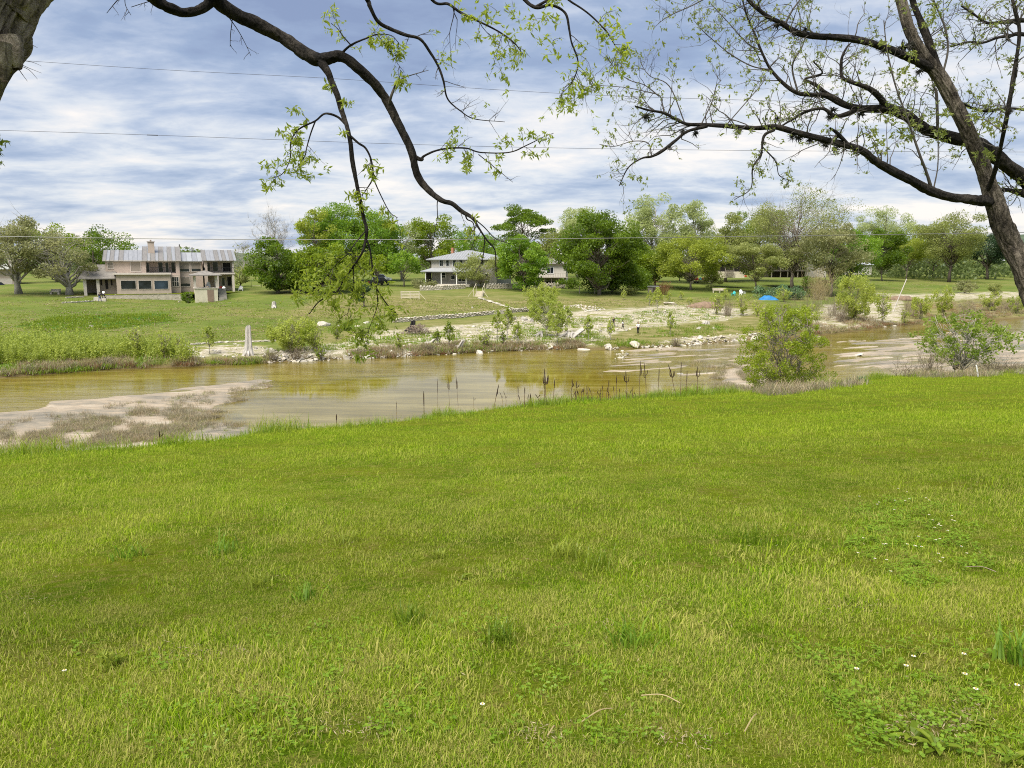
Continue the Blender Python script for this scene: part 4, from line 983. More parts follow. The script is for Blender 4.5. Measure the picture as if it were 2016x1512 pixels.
def make_tree(name, label, cat, base, H, R, leaf='mid', bark='bark_far', shape='round', cb=0.25, dens=1.0, lsize=0.42, seed=1, group=None, nclump=34, lean=(0, 0), trunk=None, stems=1, bare=0.0, Ry=None, open_=0.0, sides=6, grow=1.12, rcx=1.0, zf=0.68):
    """tapered trunk with limbs reaching into a crown of leaf clumps inside an uneven envelope."""
    rng = np.random.default_rng(seed)
    root = thing(name, label, cat, base, 0, group)
    R = R * grow; Ry = Ry or R
    tr = trunk or max(0.06, H * 0.022)
    zc, hz = H * (1 + cb) / 2, H * (1 - cb) / 2
    cl = []
    tries = 0
    while len(cl) < nclump and tries < 6000:
        tries += 1
        d = rng.normal(size=3); d /= np.linalg.norm(d)
        rr = rng.uniform(0.30, 1.0) ** 0.55
        bump = 0.70 + 0.55 * float(fbm(d[0] * 1.6 + seed * 3.1, d[1] * 1.6, d[2] * 1.6, 2))
        q = d * rr * min(bump, 1.08)
        if shape == 'cone': q[:2] *= 0.28 + 0.72 * np.clip((0.75 - q[2]) / 1.5, 0, 1)
        elif shape == 'vase': q[:2] *= 0.45 + 0.6 * np.clip((q[2] + 1) / 1.6, 0, 1)
        elif shape == 'flat' and q[2] < -0.5 and rng.uniform() < 0.6: continue
        elif shape == 'dome' and q[2] < -0.55: continue
        if open_ and float(vnoise(q[0] * 3 + seed, q[1] * 3, q[2] * 3)) < open_: continue
        cl.append([q[0] * R + lean[0] * (zc + q[2] * hz) / H, q[1] * Ry + lean[1] * (zc + q[2] * hz) / H, zc + q[2] * hz])
    cl = np.array(cl)
    wood = MB()
    tops = []
    for s in range(stems):
        off = np.array([0.0, 0, 0]) if stems == 1 else np.array([rng.normal() * R * 0.06, rng.normal() * R * 0.06, 0])
        spread = np.array([lean[0], lean[1], 0]) if stems == 1 else np.array([lean[0] + rng.normal() * R * 0.38, lean[1] + rng.normal() * R * 0.3, 0])
        tt = np.linspace(0, 1, 9)
        P = off + np.stack([spread[0] * tt ** 1.3, spread[1] * tt ** 1.3, H * 0.88 * tt], 1)
        P[1:, :2] += np.cumsum(rng.normal(size=(8, 2)) * H * 0.011, 0)
        rr = (tr / math.sqrt(stems)) * (1 - 0.9 * tt ** 0.9); rr[0] *= 1.35
        P[0, 2] = -0.3
        wood.tube(P, np.maximum(rr, 0.012), sides + 1)
        tops.append((P, rr))
    for i, c in enumerate(cl):
        P, rr = tops[i % stems]
        h = np.clip(c[2] - rng.uniform(0.35, 0.75) * math.hypot(c[0], c[1]) - 0.08 * H, cb * H * 0.55 + 0.02 * H, H * 0.82)
        k = np.interp(h, P[:, 2], np.arange(len(P))); i0 = int(k); fr = k - i0; i1 = min(i0 + 1, len(P) - 1)
        a = P[i0] * (1 - fr) + P[i1] * fr; ra = rr[i0] * (1 - fr) + rr[i1] * fr
        LP = limb(wood, a, c, max(0.55 * ra, 0.015), max(0.012, tr * 0.05), rng, 0.08, 6, 5)
        if bare or open_:
            for _ in range(int(6 * bare + 3)):
                s = LP[rng.integers(2, 6)]; e = s + np.append(rng.normal(size=2) * R * 0.16, abs(rng.normal()) * R * 0.16 + 0.02 * H)
                Q = limb(wood, s, e, max(0.010, tr * 0.07), 0.008, rng, 0.0, 4, 3)
                if bare:
                    for _ in range(int(3 * bare)):
                        e2 = Q[-1] + np.append(rng.normal(size=2) * R * 0.08, abs(rng.normal()) * R * 0.09); limb(wood, Q[2], e2, 0.012, 0.006, rng, 0, 3, 3)
    wood.build('trunk', M[bark], root, smooth=True)
    if leaf:
        Cs, Ts = [], []
        rc = (R + Ry + hz) / 3 * (0.34 if nclump > 24 else 0.42) * (34 / max(nclump, 12)) ** 0.16 * rcx
        for c in cl:
            n = max(3, int(dens * 10.5 / rcx * (rc / lsize) ** 2 * rng.uniform(0.6, 1.35)))
            d = rng.normal(size=(n, 3)); d /= np.linalg.norm(d, axis=1)[:, None]
            d *= (rng.uniform(0.15, 1, size=(n, 1)) ** 0.5) * rc * rng.uniform(0.6, 1.15)
            d[:, 2] *= 0.42 if shape == 'flat' else zf
            Cs.append(c + d); tone = rng.uniform(0.0, 0.9); Ts.append(np.clip(tone + rng.normal(size=n) * 0.22, 0, 1))
        Cs, Ts = np.concatenate(Cs), np.concatenate(Ts)
        ok = Cs[:, 2] > 0.05 * H; Cs, Ts = Cs[ok], Ts[ok]
        V, F = leaf_quads(Cs, lsize * rng.uniform(0.6, 1.3, len(Cs)), rng)
        MB().add(V, F, 0, Ts).build('crown', LEAF[leaf], root)
    return root
def tree_px(label, px, top, hw, y=None, base=None, cat='tree', name='broadleaf_tree', group='trees across the river', **k):
    """tree that stands in column px (at distance y or where pixel row `base` meets the ground) with its top at row `top`."""
    p = gpt(px, base) if base else ground(px, y)
    H = float(ray(px, top)[1]) * p.y - p.z
    return make_tree(name, label, cat, p, H, hw * p.y / FPX, group=group, **k)

TR = [
 # label, px, top, halfwidth, y/base, kwargs
 ('gnarled live oak with forked pale trunk at the far left before the pale garage', 42, 432, 74, dict(base=579), dict(name='oak_tree', leaf='oak', bark='bark_pale', shape='dome', cb=0.22, dens=0.62, nclump=40, trunk=0.62, stems=2, bare=0.5, open_=0.28, lsize=0.36)),
 ('drooping grey green live oak leaning toward the stucco house porch', 137, 462, 66, dict(base=580), dict(name='oak_tree', leaf='oak', bark='bark_pale', shape='dome', cb=0.16, dens=0.7, nclump=36, trunk=0.6, lean=(-1.5, 0), bare=0.5, open_=0.25, lsize=0.36)),
 ('dark green tree rising behind the two gnarled oaks', 112, 436, 52, dict(y=172), dict(leaf='mid', dens=1.0, nclump=34)),
 ('green tree directly behind the left end of the stucco house', 205, 452, 55, dict(y=176), dict(leaf='dark', dens=1.0, cb=0.15)),
 ('leafless grey tree standing above the dark round tree right of the stucco house', 545, 420, 46, dict(y=196), dict(name='bare_tree', leaf=None, bark='bark_pale', shape='vase', cb=0.3, bare=1.6, nclump=30)),
 ('thin grey brushy tree behind the right end of the stucco house', 482, 478, 34, dict(y=182), dict(name='bare_tree', leaf='oak', bark='bark_pale', shape='round', cb=0.2, bare=1.2, dens=0.12, nclump=26)),
 ('olive bush beside the right wing of the stucco house', 474, 520, 19, dict(y=158), dict(name='bush', cat='bush', leaf='olive', cb=0.02, dens=1.0, nclump=16, trunk=0.12)),
 ('dense dark green round tree right of the stucco house', 547, 472, 46, dict(base=577), dict(leaf='dark', cb=0.04, dens=1.3, nclump=75, trunk=0.3)),
 ('broad mid green tree between the dark round tree and the hanging branch', 630, 478, 64, dict(base=576), dict(leaf='mid', cb=0.03, dens=1.2, nclump=80, trunk=0.3)),
 ('tall yellow green tree behind the hanging branch', 672, 404, 68, dict(y=184), dict(leaf='bright', cb=0.15, dens=1.0, nclump=80)),
 ('pale yellow feathery tree left of the tall yellow green tree', 628, 414, 34, dict(y=176), dict(leaf='yellow', shape='vase', cb=0.3, dens=0.75, nclump=34)),
 ('rounded light green tree right of the tall yellow green tree', 742, 414, 52, dict(y=188), dict(leaf='bright', cb=0.15, dens=0.9, nclump=75)),
 ('wispy nearly leafless pale tree left of the hip roofed house', 792, 436, 32, dict(y=192), dict(leaf='pale', shape='vase', cb=0.25, dens=0.2, bare=0.9, nclump=30, bark='bark_pale')),
 ('tall green tree behind the left end of the hip roofed house', 845, 423, 46, dict(y=200), dict(leaf='mid', cb=0.12, dens=1.15, nclump=48)),
 ('small yellow green tree left of the hip roofed house', 795, 496, 34, dict(y=164), dict(leaf='bright', cb=0.3, dens=1.1, nclump=30, trunk=0.16)),
 ('second small green tree left of the hip roofed house nearer the hanging branch', 742, 498, 38, dict(y=166), dict(leaf='mid', cb=0.25, dens=1.1, nclump=30, trunk=0.16)),
 ('soft light green tree behind the hip roofed house roof', 930, 456, 48, dict(y=232), dict(leaf='bright', cb=0.1, dens=1.1, nclump=34)),
 ('loose pale young tree in front of the hip roofed house', 945, 503, 50, dict(base=566), dict(leaf='olive', cb=0.16, dens=0.75, nclump=34, trunk=0.11, lsize=0.28)),
 ('round bright green tree right of the hip roofed house', 1026, 468, 50, dict(y=158), dict(leaf='bright', cb=0.05, dens=1.3, nclump=80, trunk=0.25)),
 ('tall dark tree with flat layered crown above the round bright green tree', 1030, 402, 50, dict(y=206), dict(leaf='dark', shape='flat', cb=0.42, dens=1.0, nclump=44)),
 ('olive tree behind the deck house left of the big dark tree', 1098, 446, 46, dict(y=204), dict(leaf='olive', cb=0.08, dens=1.0, nclump=42)),
 ('tall pale grey green tree behind the olive tree and deck house', 1138, 404, 44, dict(y=222), dict(leaf='pale', shape='round', cb=0.15, dens=0.85, nclump=75, bark='bark_pale')),
 ('large dense dark green tree with visible pale trunk on the middle slope', 1180, 424, 74, dict(y=150), dict(leaf='dark', cb=0.08, dens=1.3, nclump=105, trunk=0.34)),
 ('dark understory tree below the large dense tree', 1205, 520, 62, dict(y=158), dict(leaf='dark', cb=0.05, dens=1.2, nclump=34, trunk=0.2)),
 ('tallest pale tree rising right of the large dense dark tree', 1281, 385, 48, dict(y=196), dict(leaf='pale', shape='round', cb=0.12, dens=0.85, nclump=90, bark='bark_pale')),
 ('slim pale poplar like tree right of the tallest pale tree', 1362, 389, 34, dict(y=192), dict(leaf='pale', shape='round', cb=0.12, dens=0.85, nclump=80, bark='bark_pale')),
 ('spreading yellow green sycamore with straight trunk beside the chair deck', 1360, 466, 70, dict(base=571), dict(leaf='yellow', cb=0.26, dens=0.85, nclump=85, trunk=0.24, bark='bark_far', lsize=0.34)),
 ('green tree behind the shed left of the sycamore', 1290, 478, 48, dict(y=178), dict(leaf='mid', cb=0.12, dens=1.1, nclump=40)),
 ('small dark tree behind the chair deck', 1338, 524, 20, dict(base=553), dict(leaf='dark', cb=0.3, dens=1.2, nclump=18, trunk=0.14)),
 ('dark olive tree behind the screened porch', 1428, 426, 46, dict(y=208), dict(leaf='olive', cb=0.1, dens=1.1, nclump=46)),
 ('leafy green tree between the screened porch and raised deck house', 1490, 410, 52, dict(y=214), dict(leaf='mid', cb=0.1, dens=1.05, nclump=50)),
 ('olive tree with curved leaning trunk left of the raised deck house', 1490, 476, 54, dict(y=168), dict(leaf='olive', cb=0.36, dens=1.2, nclump=54, trunk=0.24, lean=(-1.8, 0), lsize=0.34)),
 ('big half bare pecan with grey trunk in front of the raised deck house', 1560, 378, 100, dict(base=574), dict(name='pecan_tree', leaf='olive', bark='bark_far', shape='vase', cb=0.28, dens=0.26, nclump=78, trunk=0.42, bare=0.8, lsize=0.3)),
 ('dense olive tree right of the big half bare pecan', 1636, 446, 56, dict(y=164), dict(leaf='oak', cb=0.28, dens=1.05, nclump=50, trunk=0.28, bark='bark_far')),
 ('bright green tree left of the utility pole', 1672, 432, 44, dict(y=192), dict(leaf='bright', cb=0.06, dens=1.2, nclump=54)),
 ('dark green teardrop tree right of the utility pole', 1736, 443, 38, dict(base=553), dict(leaf='dark', shape='round', cb=0.16, dens=1.3, nclump=48, trunk=0.2)),
 ('light open crowned tree in the meadow right of the dark teardrop tree', 1784, 462, 44, dict(base=549), dict(leaf='yellow', cb=0.28, dens=0.62, nclump=46, trunk=0.22, lsize=0.36)),
 ('tall pale hazy tree far behind the dark teardrop tree', 1738, 404, 54, dict(y=290), dict(leaf='pale', shape='vase', cb=0.3, dens=0.6, nclump=46, bark='bark_dark')),
 ('first of two broad pale pecans in the right meadow with the lower crown', 1836, 438, 56, dict(base=547), dict(name='pecan_tree', leaf='yellow', shape='round', cb=0.25, dens=0.6, nclump=52, trunk=0.28, bark='bark_dark', lsize=0.4)),
 ('taller broad pale pecan with dark limbs in the right meadow', 1868, 411, 64, dict(y=232), dict(name='pecan_tree', leaf='olive', shape='vase', cb=0.22, dens=0.55, nclump=60, trunk=0.45, bark='bark_dark', bare=0.3, lsize=0.42)),
 ('dark blue green live oak beyond the right meadow by the picnic tables', 1942, 454, 34, dict(y=255), dict(name='oak_tree', leaf='oakd', cb=0.3, dens=1.3, nclump=34, trunk=0.5, bark='bark_dark')),
 ('pale hazy tree farthest right beyond the dark live oak', 1990, 486, 30, dict(y=330), dict(leaf='olive', cb=0.15, dens=0.9, nclump=26, lsize=0.6)),
 ('low hazy round tree behind the picnic tables', 1905, 496, 26, dict(y=320), dict(leaf='olive', cb=0.1, dens=1.0, nclump=24, lsize=0.6)),
 ('small dark evergreen with short pale trunk below the hanging branch', 716, 560, 15, dict(base=604), dict(leaf='oakd', cb=0.28, dens=1.3, nclump=18, trunk=0.13, lsize=0.3)),
]
for i, (lab, px, top, hw, pos, kw) in enumerate(TR):
    kw = dict(kw); cat = kw.pop('cat', 'tree')
    tree_px(lab, px, top, hw, cat=cat, seed=100 + i, **pos, **kw)
# the wood behind that reads as one mass
rng = np.random.default_rng(77)
Cs, Ts = [], []
for px in np.arange(-150, 2200, 13):
    y = rng.uniform(250, 330); g = ground(px, y); 
    top = 488 + 26 * (fbm(px * 0.011, 1.0, 0, 3) - 0.5) * 2 + (12 if 1900 < px else 0) + (8 if px < 480 else 0)
    Hh = float(ray(px, top)[1]) * y - g.z
    if Hh < 2: continue
    n = 230; q = rng.normal(size=(n, 3)) * np.array([3.0, 3.0, 0.0]); q[:, 2] = rng.uniform(0.02, 1, n) * Hh * rng.uniform(0.5, 1.1)
    q[:, :2] *= (1.1 - 0.6 * (q[:, 2:3] / max(Hh, 1)) ** 2)
    Cs.append(q + np.array(g)); Ts.append(np.clip(rng.uniform(0.2, 0.8) + rng.normal(size=n) * 0.2, 0, 1))
V, F = leaf_quads(np.concatenate(Cs), rng.uniform(0.7, 1.6, sum(map(len, Cs))), rng)
kind(tag(MB().add(V, F, 0, np.concatenate(Ts)).build('far_wood', LEAF['wood']), 'band of hazy woodland closing the gaps behind the far bank trees', 'woods'), 'stuff')
# dark shrub row under the trees
for i, (px, y, top, hw, lf, lab) in enumerate([
    (1258, 166, 535, 26, 'dark', 'dark shrub under the tall pale tree by the shed'), (1120, 165, 545, 22, 'dark', 'dark shrub left of the large dense tree beside the deck'),
    (1243, 151, 561, 13, 'olive', 'small grey green shrub at the foot of the large dense tree'), (835, 160, 551, 26, 'oak', 'low grey lavender like shrub left of the pale retaining wall'),
    (600, 150, 560, 30, 'dark', 'low dark shrub under the broad mid green tree'), (690, 152, 556, 30, 'mid', 'low green shrub under the hanging branch by the pickup'),
    (1400, 178, 528, 20, 'olive', 'low olive shrub left of the screened porch'), (1595, 160, 545, 16, 'dark', 'dark low shrub at the right foot of the raised deck'),
    (1620, 168, 538, 20, 'oak', 'grey green shrub behind the tan reeds'), (368, 131, 574, 12, 'dark', 'low dark shrub at the left corner of the garden pavilion'),
    (1900, 182, 552, 18, 'oak', 'round grey green bush on the dry bank at the right'), (1960, 176, 556, 12, 'olive', 'spiky bush right of the round grey green bush')]):
    tree_px(lab, px, top, hw, y=y, cat='shrub', name='shrub', group='shrubs on the far bank', leaf=lf, cb=0.0, dens=1.1, nclump=16, trunk=0.08, lsize=0.3, seed=300 + i, stems=3)

# saplings and willow shoots on the gravel
SAP = [
 (413, 696, 636, 18, 'slender sapling left of the bleached tall stump', 'sap', 'oval'), (325, 706, 652, 15, 'light green shoot at the right end of the willow thicket', 'willow', 'bush'),
 (356, 708, 658, 13, 'short yellow green shoot nearest the stone edging', 'willow', 'bush'), (270, 704, 646, 17, 'tallest shoot standing out of the willow thicket', 'willow', 'bush'),
 (576, 692, 628, 52, 'broad yellow green willow shrub right of the bleached tall stump', 'willow', 'bush'), (622, 694, 642, 22, 'loose thin willow right of the broad yellow green one', 'sap', 'bush'),
 (632, 710, 682, 12, 'small dark green clump at the water below the willow', 'weed', 'bush'), (664, 668, 638, 12, 'thin upright weed tuft beside the big white boulder', 'weed', 'bush'),
 (785, 690, 656, 10, 'small bright shoot left of the brush pile', 'sap', 'bush'), (861, 680, 646, 9, 'narrow dark green sapling right of the brush pile', 'weed', 'oval'),
 (884, 684, 632, 16, 'conical green sapling right of the narrow one', 'weed', 'oval'), (955, 683, 650, 13, 'faint pale shoot left of the pair of thin saplings', 'sap', 'bush'),
 (979, 669, 607, 14, 'first of two thin stemmed saplings on the gravel', 'sap', 'oval'), (999, 669, 597, 15, 'second taller thin stemmed sapling on the gravel', 'sap', 'oval'),
 (1019, 679, 634, 16, 'shorter sapling in front of the taller thin stemmed one', 'sap', 'oval'), (990, 680, 652, 7, 'tiny shoot below the two thin stemmed saplings', 'weed', 'bush'),
 (1066, 616, 558, 36, 'rounded dense willow bush behind the gravel bar', 'willow', 'bush'), (1076, 664, 574, 36, 'tall leaning willow sapling in front of the rounded willow bush', 'sap', 'oval'),
 (1097, 677, 608, 22, 'bushy topped sapling right of the tall leaning willow', 'sap', 'oval'), (1117, 654, 600, 14, 'slim sapling left of the three walkers near the stone heap', 'sap', 'oval'),
 (1157, 674, 620, 13, 'sparse sapling nearest the water left of the three walkers', 'sap', 'oval'), (1202, 669, 624, 11, 'bright narrow sapling beside the hidden dark walker', 'willow', 'oval'),
 (1294, 616, 565, 14, 'pale sapling in front of the grey shed', 'willow', 'oval'), (1279, 602, 572, 8, 'thin small sapling left of the pale one by the shed', 'willow', 'oval'),
 (1317, 594, 576, 8, 'short sapling right of the rust brown bush', 'willow', 'oval'), (1341, 590, 573, 8, 'small sapling in the grass under the sycamore', 'willow', 'oval'),
 (1319, 659, 612, 11, 'lone sapling on the green flat right of the three walkers', 'sap', 'oval'), (1358, 600, 584, 8, 'tiny sapling left of the brown earth mound', 'willow', 'oval'),
 (1410, 619, 578, 16, 'yellow green shoot clump right of the brown earth mound', 'willow', 'bush'), (1462, 621, 580, 13, 'tall yellow green shoot left of the blue tarp', 'willow', 'bush'),
 (1490, 622, 586, 12, 'second yellow green shoot nearer the blue tarp', 'willow', 'bush'), (1543, 594, 566, 16, 'light green bush right of the blue tarp', 'willow', 'bush'),
 (1508, 640, 598, 18, 'light green shrub behind the feathery riverside tree', 'willow', 'bush'), (1590, 645, 600, 26, 'yellow green shrub right behind the feathery riverside tree', 'willow', 'bush'),
 (1680, 632, 541, 46, 'large yellow green willow shrub below the utility pole', 'willow', 'bush'), (1738, 636, 572, 17, 'smaller willow shrub left of the leaning pale pole', 'willow', 'bush'),
 (1812, 628, 580, 22, 'low yellow green shrub right of the leaning pale pole', 'willow', 'bush'), (1856, 626, 562, 21, 'tall yellow green shrub in the middle of the right bank', 'willow', 'bush'),
 (1950, 612, 576, 20, 'pale yellow green shrub behind the riverside sycamore', 'willow', 'bush'), (2000, 618, 580, 18, 'pale shrub at the right edge of the far bank', 'sap', 'bush'),
 (1780, 640, 608, 10, 'thin young shoot at the foot of the leaning pale pole', 'sap', 'bush'), (560, 668, 640, 16, 'thin yellow shoots left behind the broad willow shrub', 'willow', 'bush'),
 (1228, 590, 570, 7, 'tiny shoot on the lawn right of the dense tree trunk', 'willow', 'oval'), (1428, 590, 567, 9, 'thin shoot in front of the timber bench', 'willow', 'oval'),
]
for i, (px, base, top, hw, lab, lf, sh) in enumerate(SAP):
    if sh == 'bush':
        tree_px(lab, px, top, hw, base=base, name='willow_shrub' if hw > 15 else 'willow_shoot', cat='shrub', group='willow shrubs and shoots on the far gravel bank', leaf=lf, bark='bark_far', shape='vase', cb=0.04, dens=0.95 if hw > 18 else 0.7, nclump=int(26 + hw * 1.5), trunk=0.05, stems=6, rcx=0.5, zf=1.9, lsize=0.22, seed=400 + i)
    else:
        tree_px(lab, px, top, hw, base=base, name='sapling', group='saplings on the far gravel bank', leaf=lf, bark='bark_pale', shape='cone' if hw < 30 else 'round', cb=0.26 if hw > 10 else 0.15, dens=0.8, nclump=int(22 + hw * 1.3), trunk=0.045, rcx=0.62, zf=1.2, lsize=0.21, grow=1.2, seed=400 + i)
# bare brown brush clumps
def brush(label, px, base, top, hw, seed, mat='brush', n=110, name='dry_brush', cat='brush', group='bare brown brush on the far bank', leaf=None):
    rng = np.random.default_rng(seed); p = gpt(px, base)
    H = float(ray(px, top)[1]) * p.y - p.z; R = hw * p.y / FPX
    root = thing(name, label, cat, p, 0, group); s = MB()
    Cs = []
    for _ in range(n):
        a = np.append(rng.normal(size=2) * R * 0.28, -0.05); e = np.array([a[0] * 1.5 + rng.normal() * R * 0.38, a[1] * 1.5 + rng.normal() * R * 0.38, H * rng.uniform(0.5, 1.05)])
        P = limb(s, a, e, 0.012, 0.005, rng, 0.0, 4, 3)
        for _k in range(2):
            q = P[rng.integers(1, 4)]; e2 = q + np.array([rng.normal() * R * 0.16, rng.normal() * R * 0.16, H * rng.uniform(0.05, 0.25)]); limb(s, q, e2, 0.008, 0.004, rng, 0, 3, 3); Cs.append(e2)
    s.T = [np.random.default_rng(seed + i).uniform(0, 1, len(t)).astype(np.float32) * 0 + np.float32(rng.uniform(0.1, 0.9)) for i, t in enumerate(s.T)]
    s.build('stems', LEAF[mat], root)
    if leaf:
        Cs = np.repeat(np.array(Cs), 2, 0); Cs = Cs + rng.normal(size=Cs.shape) * 0.1
        V, F = leaf_quads(Cs, rng.uniform(0.1, 0.24, len(Cs)), rng); MB().add(V, F, 0, rng.uniform(0, 1, len(Cs))).build('leaves', LEAF[leaf], root)
    return root
for i, a in enumerate([
    ('bare brown brush below the tan reeds', 1598, 618, 572, 34), ('bare brown brush left of the large willow shrub', 1640, 622, 580, 24), ('dark bare brush at the foot of the large willow shrub', 1655, 634, 592, 14),
    ('brown brush behind the leaning pale pole', 1790, 622, 586, 26), ('brown brush right of the earth mound', 1432, 622, 588, 15), ('sparse brown brush behind the feathery riverside tree', 1545, 622, 592, 22),
    ('brown brush on the bank right of the tall yellow green shrub', 1905, 620, 592, 34), ('brown brush near the right edge of the far bank', 1985, 612, 590, 26), ('brown brush at the foot of the broad willow shrub', 585, 706, 682, 26),
    ('grey brush under the bleached tall stump', 535, 708, 690, 18), ('dark grey brush clump at the water right of the walkers', 1330, 683, 664, 12), ('brown brush patch left of the gravel bar', 840, 690, 676, 20)]):
    brush(*a, seed=600 + i)
brush('rust brown dry bush beside the grey shed', 1306, 580, 556, 15, 650, 'rust', 120, 'rust_bush', 'bush', None, 'rust')
r_ = brush('tall clump of tan reeds in front of the white cottage', 1611, 590, 533, 26, 651, 'reed', 230, 'tan_reeds', 'reeds', None)
# spiky blue green clumps by the tarp
def spiky(label, px, base, top, hw, seed, n=80, mat='yucca', name='spiky_clump', cat='plant', droop=0.35):
    rng = np.random.default_rng(seed); p = gpt(px, base); H = float(ray(px, top)[1]) * p.y - p.z; R = hw * p.y / FPX
    mb = MB(); w = 0.022 * H
    for _ in range(n):
        a = np.array([rng.normal() * R * 0.35, rng.normal() * R * 0.35, -0.03]); d = rng.normal(size=2); d /= np.linalg.norm(d) + 1e-6
        L = H * rng.uniform(0.7, 1.15); s = rng.uniform(0.1, 0.75)
        P = [a, a + np.array([d[0] * L * s * 0.35, d[1] * L * s * 0.35, L * 0.55]), a + np.array([d[0] * L * s, d[1] * L * s, L * (1 - droop * s)])]
        side = np.array([-d[1], d[0], 0]) * w
        mb.add([P[0] - side, P[0] + side, P[1] + side, P[1] - side, P[2]], [np.array([(0, 1, 2, 3)]), np.array([(3, 2, 4)])], 0, rng.uniform(0, 1))
    o = mb.build(name, LEAF[mat], loc=p); return tag(o, label, cat)
for px_, b_, t_, h_, lab in ((1520, 588, 562, 30, 'blue green spiky clump behind the blue tarp'), (1566, 591, 566, 20, 'blue green spiky clump right of the blue tarp')):
    tree_px(lab, px_, t_, h_, base=b_, cat='plant', name='spiky_clump', group=None, leaf='yucca', cb=0.0, dens=0.8, nclump=18, trunk=0.06, lsize=0.3, seed=int(px_), stems=3)

# ------------------------------------------------------------------ stumps, boulders, heaps
def bleached(name, label, px, base, top, w, seed, lean=(0, 0), mat='snag', flare=1.7, cat='stump', rough=0.25, taper=0.75):
    rng = np.random.default_rng(seed); p = gpt(px, base); H = float(ray(px, top)[1]) * p.y - p.z; R = w * p.y / FPX / 2
    n, m = 18, 14; mb = MB(); ring = np.linspace(0, 1, m); an = np.arange(n) * 2 * math.pi / n
    prof = 1 + 0.28 * np.sin(an * 3 + seed) + 0.18 * np.sin(an * 5 + 1.3 * seed) + rough * rng.normal(size=n) * 0.4
    V = []
    for t in ring:
        r = R * ((flare - 1) * (1 - t) ** 4 + 1 - (1 - taper) * t) * prof
        zz = np.full(n, t * H - 0.15) + (t > 0.8) * (rng.normal(size=n) * 0.05 + 0.14 * np.sin(an * 2 + seed) + 0.10 * np.sin(an * 5)) * H * (t - 0.75) * 1.6
        V.append(np.stack([r * np.cos(an) + lean[0] * t, r * np.sin(an) + lean[1] * t, zz], 1))
    i = np.arange(m - 1)[:, None] * n; j = np.arange(n)[None]; j2 = (j + 1) % n
    V = np.concatenate(V); F = np.stack([i + j, i + j2, i + n + j2, i + n + j], -1).reshape(-1, 4)
    V = np.vstack([V, V[-n:].mean(0) - np.array([0, 0, 0.22 * H])]); F2 = np.array([(n * (m - 1) + a, n * (m - 1) + (a + 1) % n, n * m) for a in range(n)])
    mb.add(V, [F, F2]); root = thing(name, label, cat, p); mb.build('trunk', M[mat], root)
    rt = MB()
    for a in range(5):
        q = rng.uniform(0, 6.28); L = R * rng.uniform(2.0, 3.4)
        rt.tube(resample([(math.cos(q) * R * .8, math.sin(q) * R * .8, R * 1.2), (math.cos(q) * L * .6, math.sin(q) * L * .6, R * .5), (math.cos(q) * L, math.sin(q) * L, -0.1)], 3), [R * .45, R * .42, R * .4, R * .36, R * .3, R * .2, R * .1], 6)
    rt.build('roots', M[mat], root); return root
bleached('bleached_stump', 'tall bleached broken tree stump standing alone at the water edge', 490, 699, 641, 12, 3, (0.1, 0), flare=1.75, taper=0.72)
bleached('bleached_stump', 'small pale stump on the slope below the dark round tree', 540, 606, 592, 8, 4, flare=1.3)
bleached('bleached_stump', 'low grey stump on the gravel behind the bushy topped sapling', 1065, 662, 650, 10, 5, flare=1.4)
bleached('driftwood_log', 'leaning split grey log on the gravel right of the bushy topped sapling', 1122, 664, 645, 14, 6, (1.6, 0.3), flare=1.2, cat='log')
bleached('bleached_stump', 'leaning pale snag below the brush pile', 842, 678, 662, 8, 7, (0.9, 0), flare=1.3)
bleached('bleached_stump', 'small pale snag right of the leaning one on the bank', 901, 686, 666, 8, 8, (0.6, 0), flare=1.3)
bleached('bleached_stump', 'little squat stump on the green flat right of the lone sapling', 1392, 638, 630, 9, 9, flare=1.2)
bleached('burnt_stump', 'charred black stump standing in a pile of dead brush', 811, 653, 630, 13, 10, (0.2, 0), 'char', 1.5)
def stick_pile(label, px, base, hw, hh, seed, n=260):
    rng = np.random.default_rng(seed); p = gpt(px, base); R = hw * p.y / FPX; H = hh * p.y / FPX; mb = MB()
    for _ in range(n):
        c = np.array([rng.normal() * R * 0.42, rng.normal() * R * 0.3, 0]); c[2] = rng.uniform(0, H) * max(0.1, 1 - (abs(c[0]) / R) ** 1.5)
        d = rng.normal(size=3) * np.array([1, 1, 0.35]); d /= np.linalg.norm(d); L = rng.uniform(0.3, 1.1)
        limb(mb, c - d * L / 2, c + d * L / 2, rng.uniform(0.015, 0.05), 0.01, rng, 0.03, 4, 4)
    return tag(mb.build('brush_pile', M['stick'], loc=p), label, 'brush pile')
stick_pile('wide low pile of dead branches round the charred stump', 822, 657, 34, 18, 20)
# earth mound
rng = np.random.default_rng(31); p = gpt(1386, 605)
V = ICO2[0] * np.array([3.0, 1.8, 1.0]); V *= (1 + 0.16 * (vnoise(V[:, 0] * 1.2, V[:, 1] * 1.2, V[:, 2] * 1.2)[:, None] - 0.5) * 2)
m_ = plain('bare_earth', (0.20, 0.14, 0.095), 0.95, 0.4, 2.0, 0.8)
o = mk('earth_mound', V, [ICO2[1]], m_, smooth=True); o.location = p + Vector((0, 0, -0.05)); tag(o, 'brown earth mound on the bank right of the rust brown bush', 'mound')
p = gpt(1770, 590); o = mk('earth_mound', V * np.array([1.1, 1, 0.8]), [ICO2[1]], m_, smooth=True); o.location = p; tag(o, 'low grey brown mound behind the leaning pale pole', 'mound')

